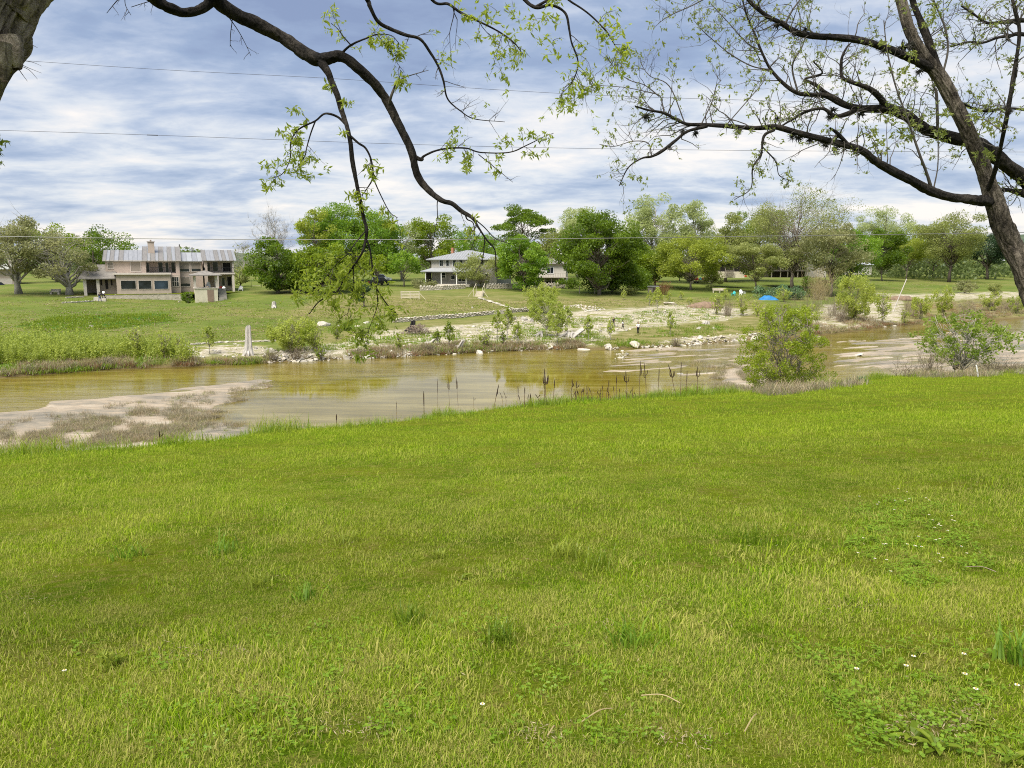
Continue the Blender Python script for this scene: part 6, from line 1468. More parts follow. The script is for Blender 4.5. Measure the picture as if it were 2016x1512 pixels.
class Leaves:
    def __init__(self): self.C, self.D, self.L, self.T = [], [], [], []
    def cluster(self, p, size, rng, droop=0.6, n=7):
        tone = rng.uniform(0.15, 0.85)
        for _ in range(n):
            d = rng.normal(size=3); d[2] -= droop; d /= np.linalg.norm(d)
            self.C.append(p + rng.normal(size=3) * size * 0.22); self.D.append(d); self.L.append(size * rng.uniform(0.6, 1.2)); self.T.append(np.clip(tone + rng.normal() * 0.18, 0, 1))
    def build(self, name, mat, parent, rng, w=0.30):
        C, D, L, T = map(np.array, (self.C, self.D, self.L, self.T)); n = len(C)
        S = np.cross(D, rng.normal(size=(n, 3))); S /= np.linalg.norm(S, axis=1)[:, None] + 1e-9
        N = np.cross(D, S); L = L[:, None]
        V = np.stack([C, C + D * L * 0.45 + S * L * w * 0.5 + N * L * 0.05, C + D * L - N * L * 0.08, C + D * L * 0.45 - S * L * w * 0.5 + N * L * 0.05], 1).reshape(-1, 3)
        i = np.arange(n)[:, None] * 4
        F = np.concatenate([i + np.array([[0, 1, 2]]), i + np.array([[0, 2, 3]])])
        o = MB().add(V, F, 0, np.concatenate([T, T])).build(name, mat, parent); return kind(o, 'stuff')
def twig(mb, lv, a, d, L, r0, rng, droop=0.0, wig=0.35, leaf=0.0, size=0.06, sub=2, depth=0, lean=None):
    n = 6; P = [np.array(a, float)]; d = np.array(d, float); d /= np.linalg.norm(d)
    for i in range(n):
        d = d + rng.normal(size=3) * wig * 0.5; d[2] -= droop * 0.25
        if lean is not None: d = d + lean * 0.15
        d /= np.linalg.norm(d); P.append(P[-1] + d * L / n)
    P = np.array(P); rad = r0 * (1 - 0.75 * np.linspace(0, 1, n + 1)); mb.tube(P, rad, 4 if r0 < 0.006 else 5, cap=False)
    if depth < 2:
        for _ in range(sub):
            i = rng.integers(1, n); dd = (P[i + 1] - P[i]) / (L / n) + rng.normal(size=3) * 0.75
            twig(mb, lv, P[i], dd, L * rng.uniform(0.35, 0.7), rad[i] * 0.7, rng, droop, wig, leaf, size, sub, depth + 1, lean)
    if leaf > 0:
        if rng.uniform() < min(1, leaf * 1.3): lv.cluster(P[-1], size * rng.uniform(0.8, 1.2), rng, n=6)
        for i in range(2, n):
            if rng.uniform() < leaf * 0.4: lv.cluster(P[i], size * rng.uniform(0.6, 1.1), rng, n=4)
def spray(mb, lv, P, rad, rng, per_m, Lr, leaf, size, droop, up=0.0, t0=0.15, sub=2, wig=0.35, rmax=0.009):
    seg = np.linalg.norm(np.diff(P, axis=0), axis=1); tot = seg.sum(); n = max(1, int(tot * per_m))
    for _ in range(n):
        i = min(int((t0 + (1 - t0) * rng.uniform() ** 0.8) * (len(P) - 1)), len(P) - 2)
        tdir = (P[i + 1] - P[i]); tdir /= np.linalg.norm(tdir) + 1e-9
        d = rng.normal(size=3); d -= tdir * (d @ tdir); d /= np.linalg.norm(d) + 1e-9
        d = d + tdir * rng.uniform(0.2, 1.0) + np.array([0, 0, up])
        twig(mb, lv, P[i], d, rng.uniform(*Lr), min(rmax, max(0.0025, rad[i] * 0.45)), rng, droop, wig, leaf, size, sub)

# --- left pecan: trunk leans in at the upper left corner, a long limb arches over the river view
rng = np.random.default_rng(2024)
yb = 4.1
b0 = Vector((-5.3, 3.3, float(height(-5.3, 3.3)) - 0.25))
PL = thing('pecan_tree', 'overhanging pecan with thick trunk in the upper left corner and long hanging limb', 'tree', b0)
def wl_(V): return np.asarray(V, float) - np.array(b0)
rows = [(-760, 1000, 3.5, 120), (-480, 700, 3.7, 110), (-250, 380, 3.9, 100), (-122, 160, 4.0, 94), (-52, 40, 4.05, 92), (-30, 0, 4.1, 92), (55, -140, 4.2, 86), (170, -380, 4.4, 74)]
P, rad = limb_pts(rows, 12)
P = np.vstack([[np.array(b0) + np.array([0, 0, 0]), np.array(b0) * 0.6 + P[0] * 0.4], P]); rad = np.concatenate([[0.55, 0.42], rad])
P = resample(P[::3], 9); rad = np.interp(np.linspace(0, 1, len(P)), np.linspace(0, 1, len(rad)), rad)
P = resample(P, 3); rad = np.repeat(rad, 3)[:len(P)]; V, F = furrowed(P, rad, 170, 0.15, 6.5, 3.0, 0.17); MB().add(wl_(V), F).build('trunk', M['bark_t'], PL, smooth=True)
ICO3 = ico(4)
kb = MB()      # burls and a broken stub hanging from the trunk's right flank
for px, py, y, r_ in ((28, 100, 4.02, 15), (14, 128, 4.0, 13)):
    c = np.array(at(px, py, y)); V = ICO3[0] * r_ * y / FPX * np.array([1, 1, 1.25]); V *= (1 + 0.9 * (fbm(V[:, 0] * 22, V[:, 1] * 22, V[:, 2] * 16 + px, 4)[:, None] - 0.5)); kb.add(wl_(V + c), ICO3[1])
kb.build('burl', M['bark_t'], PL, smooth=True)
sb = MB(); P, rad = limb_pts([(10, 84, 3.95, 30), (26, 112, 3.95, 18), (34, 136, 3.95, 8)], 5); V, F = gnarl(P, rad, 14, rng, 0.3, 12); sb.add(wl_(V), F)
P, rad = limb_pts([(-12, 96, 3.9, 32), (0, 130, 3.9, 18), (9, 160, 3.9, 5)], 5); V, F = gnarl(P, rad, 14, rng, 0.3, 12); sb.add(wl_(V), F); sb.build('broken_stub', M['bark_t'], PL, smooth=True)
ICO3 = None
LV = Leaves(); tw = MB()
for px, py, ex, ey in ((34, 118, 82, 130), (36, 124, 82, 144), (36, 128, 74, 156), (38, 112, 62, 106), (56, 82, 74, 94), (34, 132, 54, 160)):
    a, e = np.array(at(px, py, 3.95)), np.array(at(ex, ey, 3.95)); tw.tube(wl_(resample([a, (a + e) / 2 + rng.normal(size=3) * 0.006, e], 3)), np.linspace(0.0024, 0.0008, 7), 4, cap=False)
LIMBS = [
 # main arching limb
 ('main', [(150, -380, 4.4, 62), (300, -330, 5.0, 40), (385, -120, 5.6, 26), (420, -10, 6.0, 21), (465, 28, 6.1, 17), (515, 52, 6.15, 16.5), (560, 75, 6.2, 16), (600, 105, 6.2, 16), (630, 118, 6.2, 17), (672, 111, 6.2, 13), (704, 133, 6.2, 12.5), (736, 163, 6.25, 12), (759, 194, 6.3, 11.5), (775, 226, 6.3, 11), (795, 266, 6.3, 10.5), (811, 302, 6.3, 10), (819, 337, 6.3, 9.5), (835, 365, 6.3, 8.8), (867, 393, 6.25, 7), (890, 401, 6.2, 6), (910, 417, 6.2, 5.6), (930, 429, 6.15, 4.4), (942, 448, 6.1, 2.6), (958, 472, 6.1, 2.2), (974, 492, 6.1, 1.8), (976, 520, 6.1, 1.4), (977, 545, 6.1, 1)]),
 ('cross', [(240, -150, 4.9, 22), (270, -40, 5.4, 15), (300, -4, 5.7, 13), (335, 16, 5.8, 13), (360, 24, 5.9, 12), (390, 20, 5.95, 11.5), (412, 6, 6.0, 12), (425, -8, 6.0, 12)]),
 ('hang', [(624, 112, 6.2, 13), (644, 140, 6.15, 9), (652, 160, 6.15, 8.2), (664, 187, 6.1, 7.4), (672, 218, 6.1, 6.8), (682, 246, 6.05, 6.2), (690, 282, 6.0, 6), (694, 317, 6.0, 5.6), (700, 349, 6.0, 5.4), (708, 389, 6.0, 5), (716, 429, 6.0, 4.4), (722, 452, 5.95, 4.4), (720, 472, 5.95, 4), (713, 497, 5.9, 3), (696, 524, 5.9, 2.6), (678, 549, 5.9, 2.3), (661, 576, 5.9, 2), (629, 593, 5.9, 1.6), (609, 618, 5.9, 1.1)]),
 ('upper', [(560, -260, 5.2, 9), (660, -90, 5.6, 7), (720, -5, 5.9, 5.5), (728, 12, 5.9, 5.2), (744, 42, 5.95, 4.8), (767, 56, 6.0, 4.4), (799, 69, 6.0, 4), (827, 77, 6.0, 3.6), (847, 103, 6.05, 3.2), (863, 131, 6.1, 3), (873, 159, 6.1, 2.7), (881, 194, 6.1, 2.2), (906, 218, 6.1, 1.6), (934, 234, 6.1, 1.2), (994, 240, 6.1, .7)]),
 ('leafy', [(700, -330, 4.8, 9), (790, -120, 5.2, 6), (847, -5, 5.5, 4), (883, 8, 5.5, 3.4), (906, 24, 5.5, 3), (938, 40, 5.5, 2.4), (978, 60, 5.5, 2), (1010, 82, 5.5, 1.4), (1032, 110, 5.5, .8)]),
 ('leafy', [(790, -330, 4.8, 9), (930, -110, 5.2, 6), (1020, -14, 5.5, 4.5), (1053, 14, 5.5, 4), (1085, 10, 5.5, 3.4), (1113, 26, 5.5, 3), (1121, 60, 5.5, 2.6), (1125, 83, 5.5, 2.2), (1138, 123, 5.5, 1.8), (1127, 160, 5.5, 1.2), (1101, 190, 5.5, .7)]),
 ('leafy', [(1053, 14, 5.5, 3.2), (1100, -8, 5.5, 2.8), (1128, 6, 5.5, 2.5), (1160, 28, 5.5, 2.1), (1192, 60, 5.5, 1.7), (1212, 91, 5.5, 1.2), (1230, 112, 5.5, .8)]),
 # side branches
 ('side', [(682, 246, 6.05, 3.4), (664, 230, 6.05, 3), (640, 224, 6.0, 2.5), (621, 238, 6.0, 2.2), (589, 254, 6.0, 1.9), (573, 278, 6.0, 1.6), (571, 313, 6.0, 1.3), (557, 341, 6.0, 1.1), (537, 351, 6.0, .8)]),
 ('side', [(621, 238, 6.0, 2), (612, 262, 6.0, 1.7), (604, 290, 6.0, 1.4), (600, 308, 6.0, 1.2), (586, 328, 6.0, .8)]),
 ('side', [(690, 268, 6.0, 3.2), (706, 282, 6.0, 3), (720, 292, 6.0, 2.8), (731, 316, 6.0, 2.4), (734, 349, 6.0, 2.1), (722, 372, 6.0, 1.4), (712, 386, 6.0, 1)]),
 ('side', [(734, 349, 6.0, 1.7), (748, 381, 6.0, 1.4), (767, 417, 6.0, 1.1), (783, 429, 6.0, .7)]),
 ('side', [(819, 310, 6.3, 6), (830, 314, 6.3, 5), (834, 308, 6.3, 3), (855, 298, 6.25, 2.4), (883, 292, 6.2, 2.2), (918, 292, 6.2, 2), (946, 300, 6.2, 1.8), (1002, 300, 6.2, 1.6), (1037, 286, 6.2, 1.3), (1069, 270, 6.2, 1), (1090, 262, 6.2, .7)]),
 ('bare', [(942, 304, 6.2, 1.4), (978, 333, 6.2, 1), (1010, 359, 6.2, .6)]),
 ('pale', [(766, 204, 6.28, 4.2), (770, 190, 6.25, 3.6), (776, 174, 6.25, 3), (781, 162, 6.2, 1.6), (798, 152, 6.2, 1.3), (823, 144, 6.2, 1), (844, 138, 6.2, .6)]),
 ('side', [(668, 110, 6.2, 3.4), (684, 94, 6.15, 3), (698, 85, 6.1, 2.5), (720, 76, 6.1, 2), (742, 68, 6.1, 1.5), (770, 70, 6.1, 1.1), (786, 86, 6.1, .8)]),
 ('side', [(690, 88, 6.1, 1.9), (676, 72, 6.1, 1.5), (664, 56, 6.1, 1.1), (652, 46, 6.1, .8)]),
 ('side', [(744, 70, 6.1, 1.3), (768, 100, 6.1, 1), (782, 124, 6.1, .7), (796, 142, 6.1, .5)]),
 ('low', [(720, 468, 5.95, 2.6), (727, 486, 5.95, 2.4), (731, 508, 5.95, 2.1), (735, 540, 5.95, 1.9), (741, 566, 5.95, 1.7), (754, 588, 5.95, 1.5), (768, 606, 5.95, 1.2), (784, 620, 5.95, .8)]),
 ('low', [(741, 562, 5.95, 1.5), (743, 600, 5.95, 1.2), (734, 628, 5.95, 1), (726, 650, 5.95, .8), (724, 668, 5.95, .6)]),
 ('low', [(722, 452, 5.95, 2), (700, 478, 5.9, 1.5), (684, 500, 5.9, 1.2), (662, 520, 5.9, 1), (640, 548, 5.9, .7)]),
 ('low', [(696, 524, 5.9, 1.6), (696, 560, 5.9, 1.2), (690, 590, 5.9, .9), (684, 622, 5.9, .6)]),
 ('bare', [(880, 398, 6.2, 2.2), (862, 395, 6.2, 1.6), (861, 430, 6.2, 1), (855, 462, 6.2, .8), (850, 490, 6.2, .6)]),
 ('bare', [(916, 422, 6.2, 2), (920, 432, 6.2, 1.6), (932, 440, 6.15, 1.3), (934, 470, 6.1, .9), (928, 490, 6.1, .6)]),
 ('bare', [(930, 428, 6.15, 1.8), (952, 446, 6.1, 1.4), (976, 470, 6.1, 1.1), (1004, 480, 6.1, .7)]),
 ('bare', [(954, 466, 6.1, 1.4), (952, 500, 6.1, 1.1), (946, 520, 6.1, .8), (930, 545, 6.1, .6)]),
 ('bare', [(455, 20, 6.1, 2.2), (457, 40, 6.1, 1.2), (454, 66, 6.1, .9), (453, 92, 6.1, .6)]),
 ('bare', [(452, 36, 6.1, 1.2), (470, 62, 6.1, .9), (484, 88, 6.1, .7), (494, 110, 6.1, .5)]),
 ('bare', [(330, -6, 5.8, 1.4), (290, 4, 5.8, 1.0), (258, 14, 5.8, .7)]), ('bare', [(250, -20, 5.8, 1.4), (228, 4, 5.8, 1), (210, 26, 5.8, .6)]), ('bare', [(246, -12, 5.8, 1.2), (247, 10, 5.8, .9), (258, 30, 5.8, .6)]),
]
for nm, rows in LIMBS:
    P, rad = limb_pts(rows, 6)
    rad = rad * 0.76
    big = rad.max() > 0.010
    V, F = furrowed(resample(P, 2), np.interp(np.linspace(0, 1, 2 * len(P) - 1), np.linspace(0, 1, len(P)), rad), 26, 0.18, 2.4, 9.0, 0.22) if big else gnarl(P, rad, 6, rng, 0.15, 16.0)
    MB().add(wl_(V), F).build('limb' if big else 'branch', M['bark_l'] if nm != 'pale' else M['twig_r'], PL, smooth=True)
    Pl = wl_(P)
    if nm == 'leafy': spray(tw, LV, Pl[18:], rad[18:], rng, 18, (0.10, 0.32), 0.40, 0.041, 0.5, 0.0, 0.0, 2)
    elif nm == 'side': spray(tw, LV, Pl, rad, rng, 12, (0.06, 0.20), 0.42, 0.046, 0.4, 0.0, 0.30, 2, rmax=0.004)
    elif nm == 'low': spray(tw, LV, Pl, rad, rng, 12, (0.08, 0.26), 0.42, 0.052, 0.5, 0.0, 0.1, 2, rmax=0.004)
    elif nm == 'hang':
        spray(tw, LV, Pl[:60], rad[:60], rng, 5, (0.05, 0.14), 0.5, 0.05, 0.2, 0.0, 0.1, 1, rmax=0.004)
        spray(tw, LV, Pl[72:], rad[72:], rng, 12, (0.10, 0.28), 0.40, 0.052, 0.6, 0.0, 0.0, 2, rmax=0.004)
    elif nm == 'main':
        spray(tw, LV, Pl[-66:], rad[-66:], rng, 5, (0.05, 0.16), 0.25, 0.045, 0.3, 0.1, 0.0, 1, rmax=0.004)
    elif nm == 'upper': spray(tw, LV, Pl[36:], rad[36:], rng, 16, (0.08, 0.28), 0.02, 0.04, 0.0, 0.0, 0.0, 2, rmax=0.004)
    elif nm == 'bare' or nm == 'pale': spray(tw, LV, Pl, rad, rng, 14, (0.04, 0.12), 0.0, 0.04, 0.2, 0.0, 0.3, 1, rmax=0.0025)
# bright leaf masses on the drooping ends
for px, py, s, n in ((600, 566, 26, 26), (632, 556, 22, 20), (660, 545, 30, 22), (588, 590, 16, 14), (650, 590, 22, 14), (690, 596, 18, 12), (764, 602, 16, 9), (784, 614, 12, 7), (735, 606, 16, 6), (704, 660, 18, 12), (726, 662, 14, 8), (705, 560, 22, 14), (668, 612, 16, 8), (640, 575, 20, 12), (574, 270, 14, 9), (590, 310, 14, 9), (565, 255, 12, 7), (655, 60, 12, 8), (735, 75, 16, 10), (786, 95, 14, 10), (700, 95, 14, 7), (980, 20, 26, 16), (1030, 45, 26, 18), (1060, 78, 22, 14), (1000, 70, 20, 12), (950, 20, 20, 10), (1180, 45, 16, 12), (1210, 60, 16, 12), (1215, 100, 16, 10), (1110, 100, 18, 10), (905, 8, 20, 10), (1085, 30, 22, 14)):
    y = 5.9 if py > 200 else (6.1 if px < 850 else 5.5)
    for _ in range(int(n * (0.5 if py > 200 else 0.36)) + 1):
        c = wl_(np.array(at(px + rng.normal() * s * 0.8, py + rng.normal() * s * 0.42, y + rng.normal() * 0.12)))[None][0]; LV.cluster(c, rng.uniform(0.034, 0.052), rng, 0.5, 5)
        if rng.uniform() < 0.4: twig(tw, LV, c, rng.normal(size=3) + np.array([0, 0, -0.2]), rng.uniform(0.06, 0.14), 0.002, rng, 0.2, 0.35, 0.4, 0.05, 0)
for _ in range(16):      # tuft hanging in at the left edge
    c = wl_(np.array(at(-4 + rng.normal() * 9, 280 + rng.normal() * 16, 4.3))); LV.cluster(c, rng.uniform(0.03, 0.05), rng, 0.8, 6)
P, rad = limb_pts([(-160, 60, 4.2, 3), (-60, 200, 4.3, 2), (-14, 262, 4.3, 1.2), (2, 306, 4.3, .8)], 5); MB().add(wl_(tube(P, rad, 6)[0]), tube(P, rad, 6)[1]).build('branch', M['bark_l'], PL)
kind(tw.build('twigs', M['twig'], PL), 'stuff'); LV.build('leaves', LEAF['pecl'], PL, rng, 0.34)

# --- right pecan: trunk leans in from the right edge
rng = np.random.default_rng(77)
yt = 7.6
b1 = at(2230, 985, 7.2); b1.z = float(height(b1.x, b1.y)) - 0.2
PR = thing('pecan_tree', 'leaning pecan with furrowed grey trunk and budding limbs at the right edge', 'tree', b1)
def wr_(V): return np.asarray(V, float) - np.array(b1)
LV = Leaves(); tw = MB()
rows = [(2150, 860, 7.35, 36), (2085, 700, 7.4, 30), (2040, 600, 7.5, 28), (2012, 520, 7.55, 26), (1990, 480, 7.6, 24.5), (1972, 440, 7.6, 24), (1960, 402, 7.6, 22), (1941, 345, 7.6, 18), (1915, 280, 7.6, 17), (1884, 214, 7.6, 16.5), (1853, 156, 7.6, 16), (1818, 110, 7.6, 14), (1792, 62, 7.6, 13), (1777, 13, 7.6, 12), (1765, -40, 7.6, 11), (1750, -160, 7.6, 9), (1730, -300, 7.5, 5)]
P, rad = limb_pts(rows, 8); P = np.vstack([[np.array(b1)], P]); rad = np.concatenate([[0.26], rad * 0.80])
P = resample(P, 3); rad = np.interp(np.linspace(0, 1, len(P)), np.linspace(0, 1, len(rad)), rad); V, F = furrowed(P, rad, 90, 0.17, 4.0, 4.6, 0.08); MB().add(wr_(V), F).build('trunk', M['bark_r'], PR, smooth=True)
RL = [
 ('big', [(1972, 408, 7.66, 13), (1948, 397, 7.58, 14), (1911, 393, 7.5, 12.5), (1870, 388, 7.45, 12), (1830, 375, 7.4, 11.5), (1790, 353, 7.3, 11), (1750, 333, 7.25, 10.5), (1723, 317, 7.2, 10), (1701, 299, 7.15, 9.5), (1674, 288, 7.1, 8.8), (1638, 279, 7.1, 8.4), (1603, 270, 7.05, 7.8), (1562, 259, 7.0, 7), (1527, 250, 7.0, 6.6), (1487, 252, 7.0, 6), (1429, 248, 7.0, 5.4), (1384, 246, 7.0, 5), (1348, 243, 7.0, 4.2), (1308, 223, 7.0, 3.3), (1277, 217, 7.0, 2.6), (1250, 209, 7.0, 1.8)]),
 ('mid', [(1392, 248, 7.0, 4.4), (1353, 259, 6.95, 4.2), (1330, 277, 6.95, 4), (1304, 297, 6.9, 3.8), (1283, 308, 6.9, 3), (1263, 312, 6.9, 2), (1237, 330, 6.9, 1.5), (1219, 366, 6.9, .9)]),
 ('hangr', [(1524, 256, 7.0, 3.4), (1504, 268, 6.95, 3), (1498, 304, 6.9, 2.4), (1482, 330, 6.9, 1.9), (1478, 371, 6.9, 1.4), (1446, 393, 6.9, .9)]),
 ('hangr', [(1502, 290, 6.9, 1.6), (1527, 318, 6.9, 1.3), (1534, 345, 6.9, 1), (1556, 356, 6.9, .7)]),
 ('big', [(2222, 930, 7.3, 34), (2195, 700, 7.8, 30), (2150, 510, 8.1, 28), (2110, 430, 8.2, 25), (2060, 390, 8.2, 22), (2016, 352, 8.2, 18), (1987, 330, 8.15, 17), (1955, 304, 8.1, 17), (1920, 281, 8.05, 16), (1875, 272, 8.0, 15), (1830, 257, 8.0, 14), (1803, 241, 8.0, 13), (1777, 223, 8.0, 12), (1741, 214, 8.0, 11), (1696, 214, 8.0, 8.6), (1661, 205, 8.0, 7.8), (1629, 188, 8.0, 7), (1600, 186, 8.0, 5.8), (1571, 183, 8.0, 5), (1545, 167, 8.0, 4.4), (1518, 138, 8.0, 3.6), (1500, 103, 8.0, 3), (1482, 58, 8.0, 2.5), (1469, 27, 8.0, 2.2), (1455, -30, 8.0, 1.6)]),
 ('mid', [(1690, 214, 8.0, 6), (1666, 225, 7.95, 5), (1643, 228, 7.9, 4.4), (1620, 214, 7.9, 4), (1589, 219, 7.9, 3.4), (1565, 232, 7.9, 3), (1540, 247, 7.9, 2.2)]),
 ('mid', [(1660, 205, 8.0, 6), (1622, 180, 8.0, 5), (1607, 168, 8.0, 4.6), (1585, 156, 8.0, 3.8), (1604, 150, 8.0, 2.8), (1619, 142, 8.0, 2), (1600, 120, 8.0, 1.5)]),
 ('big', [(1835, 135, 7.6, 13), (1810, 124, 7.55, 10.5), (1786, 112, 7.5, 9.5), (1741, 94, 7.45, 9), (1696, 80, 7.4, 8.4), (1652, 74, 7.35, 8), (1607, 71, 7.3, 7.6), (1571, 65, 7.3, 7), (1540, 47, 7.3, 6.2), (1509, 31, 7.3, 5.4), (1482, 9, 7.3, 4.8), (1466, -10, 7.3, 4), (1400, -90, 7.3, 2.5)]),
 ('mid', [(1745, 212, 8.0, 7.5), (1732, 192, 7.95, 7), (1710, 174, 7.9, 6), (1674, 161, 7.9, 4.8), (1658, 152, 7.9, 4.2), (1656, 130, 7.9, 3.6), (1658, 112, 7.9, 3), (1668, 92, 7.9, 2.2), (1676, 84, 7.9, 1.2)]),
 ('mid', [(1853, 152, 7.62, 11), (1838, 112, 7.68, 9.5), (1826, 76, 7.72, 8.6), (1812, 40, 7.76, 7.8), (1800, 12, 7.8, 7.2), (1788, -30, 7.8, 6.4), (1770, -120, 7.8, 4)]),
 ('mid', [(1946, 372, 7.56, 6), (1962, 325, 7.36, 5.6), (1978, 250, 7.1, 5), (1991, 179, 7.0, 4.8), (2002, 110, 7.0, 4.4), (2007, 58, 7.0, 4), (1998, 20, 7.0, 3.8), (1990, -20, 7.0, 3.4), (1975, -120, 7.0, 2.4)]),
 ('thin', [(1834, 372, 7.4, 4.4), (1824, 340, 7.35, 3.6), (1812, 308, 7.3, 3.2), (1798, 268, 7.3, 2.8), (1786, 232, 7.3, 2.5), (1766, 178, 7.3, 2.1), (1754, 134, 7.3, 1.9), (1745, 89, 7.3, 1.6), (1740, 40, 7.3, 1.2)]),
 ('thin', [(1838, 372, 7.4, 2), (1846, 330, 7.4, 1.6), (1847, 286, 7.4, 1.4), (1846, 256, 7.4, 1.2)]),
 ('thin', [(1846, 254, 7.95, 4.2), (1845, 215, 7.95, 3.8), (1843, 180, 7.95, 3.4), (1838, 172, 7.95, 1.2)]),
 ('thin', [(1855, 150, 7.6, 2.8), (1866, 100, 7.6, 2.6), (1862, 60, 7.6, 2.4), (1850, 28, 7.6, 2.2), (1832, -10, 7.6, 2), (1800, -80, 7.6, 1.2)]),
 ('big', [(2150, 510, 8.1, 22), (2150, 380, 8.15, 18), (2140, 235, 8.1, 14), (2125, 80, 8.0, 11), (2100, -60, 7.9, 8), (2080, -220, 7.9, 4)]),
 ('mid', [(2120, 48, 7.98, 7), (2016, 40, 7.8, 5), (1991, 42, 7.8, 4.6), (1966, 44, 7.8, 4.2), (1942, 45, 7.8, 3.8), (1920, 30, 7.8, 2.8), (1893, 12, 7.8, 1.8)]),
 ('mid', [(2124, 88, 8.0, 6), (2016, 68, 7.8, 4.4), (1990, 70, 7.8, 4), (1964, 74, 7.8, 3.6), (1935, 84, 7.8, 3.2), (1905, 83, 7.8, 2.6), (1872, 92, 7.8, 1.6)]),
 ('mid', [(2139, 238, 8.1, 5), (2016, 216, 7.9, 3.4), (1975, 214, 7.8, 3.2), (1942, 219, 7.75, 3), (1912, 212, 7.7, 2.6), (1890, 200, 7.65, 2.4)]),
 ('mid', [(2100, 400, 8.4, 12), (2050, 388, 8.3, 11), (2016, 380, 8.2, 10), (1995, 376, 8.2, 6.5), (1972, 372, 8.2, 4.5)]),
 ('mid', [(1640, 279, 7.1, 3), (1652, 268, 7.1, 5), (1670, 285, 7.1, 5.4), (1648, 262, 7.05, 4.4), (1634, 252, 7.0, 2.6)]),
 ('thin', [(1308, 223, 7.0, 2), (1304, 205, 7.0, 1.7), (1298, 188, 7.0, 1.5), (1270, 180, 7.0, 1.2), (1230, 172, 7.0, .9), (1180, 168, 7.0, .7), (1160, 164, 7.0, .5)]),
 ('thin', [(1298, 190, 7.0, 1.5), (1270, 168, 7.0, 1.3), (1240, 158, 7.0, 1.1), (1215, 140, 7.0, .9), (1196, 112, 7.0, .6)]),
 ('thin', [(1348, 242, 7.0, 1.6), (1318, 170, 7.0, 1.3), (1280, 150, 7.0, 1), (1262, 126, 7.0, .7)]),
 ('thin', [(1380, 246, 7.0, 1.6), (1402, 200, 7.0, 1.3), (1410, 170, 7.0, 1.0), (1420, 158, 7.0, .7)]),
 ('thin', [(1430, 246, 7.0, 1.6), (1470, 200, 7.0, 1.3), (1500, 165, 7.0, 1.1), (1508, 148, 7.0, .7)]),
 ('thin', [(1518, 138, 8.0, 2), (1480, 130, 8.0, 1.6), (1440, 108, 8.0, 1.3), (1410, 84, 8.0, 1.1), (1385, 62, 8.0, .9), (1366, 40, 8.0, .6)]),
 ('thin', [(1500, 100, 8.0, 1.7), (1470, 84, 8.0, 1.4), (1430, 40, 8.0, 1.1), (1400, 8, 8.0, .8)]),
 ('thin', [(1440, -40, 7.6, 2), (1400, -10, 7.6, 1.6), (1360, 12, 7.6, 1.3), (1320, 30, 7.6, 1), (1296, 46, 7.6, .6)]),
 ('thin', [(1571, 183, 8.0, 2.4), (1560, 130, 8.0, 2), (1580, 90, 8.0, 1.6), (1590, 50, 8.0, 1.2), (1600, 0, 8.0, .8)]),
 ('thin', [(1283, 308, 6.9, 1.6), (1276, 282, 6.9, 1.3), (1246, 278, 6.9, 1.1), (1210, 288, 6.9, .9), (1180, 284, 6.9, .6)]),
 ('thin', [(1545, 48, 7.3, 2.6), (1560, 20, 7.3, 2.2), (1580, -10, 7.3, 1.8), (1590, -50, 7.3, 1.2)]),
]
for nm, rows in RL:
    P, rad = limb_pts(rows, 6); rad = rad * 0.77; big = nm != 'thin'
    V, F = furrowed(resample(P, 2), np.interp(np.linspace(0, 1, 2 * len(P) - 1), np.linspace(0, 1, len(P)), rad), 30, 0.18, 2.6, 8.0, 0.20) if nm == 'big' else gnarl(P, rad, 9 if big else 6, rng, 0.30 if big else 0.18, 18.0)
    MB().add(wr_(V), F).build('limb' if big else 'branch', M['bark_l'] if big else M['twig_r'], PR, smooth=True)
    Pl = wr_(P)
    sel = slice(0, None)
    if nm == 'big': spray(tw, LV, Pl[8:], rad[8:], rng, 14, (0.14, 0.5), 0.19, 0.033, 0.0, 0.25, 0.2, 2, 0.5, 0.006)
    elif nm == 'mid': spray(tw, LV, Pl, rad, rng, 15, (0.12, 0.42), 0.19, 0.033, 0.0, 0.25, 0.15, 2, 0.5, 0.006)
    elif nm == 'hangr': spray(tw, LV, Pl, rad, rng, 18, (0.08, 0.26), 0.20, 0.033, 0.2, 0.0, 0.1, 2, 0.5, 0.005)
    else: spray(tw, LV, Pl, rad, rng, 18, (0.10, 0.36), 0.20, 0.033, 0.0, 0.15, 0.2, 2, 0.5, 0.005)
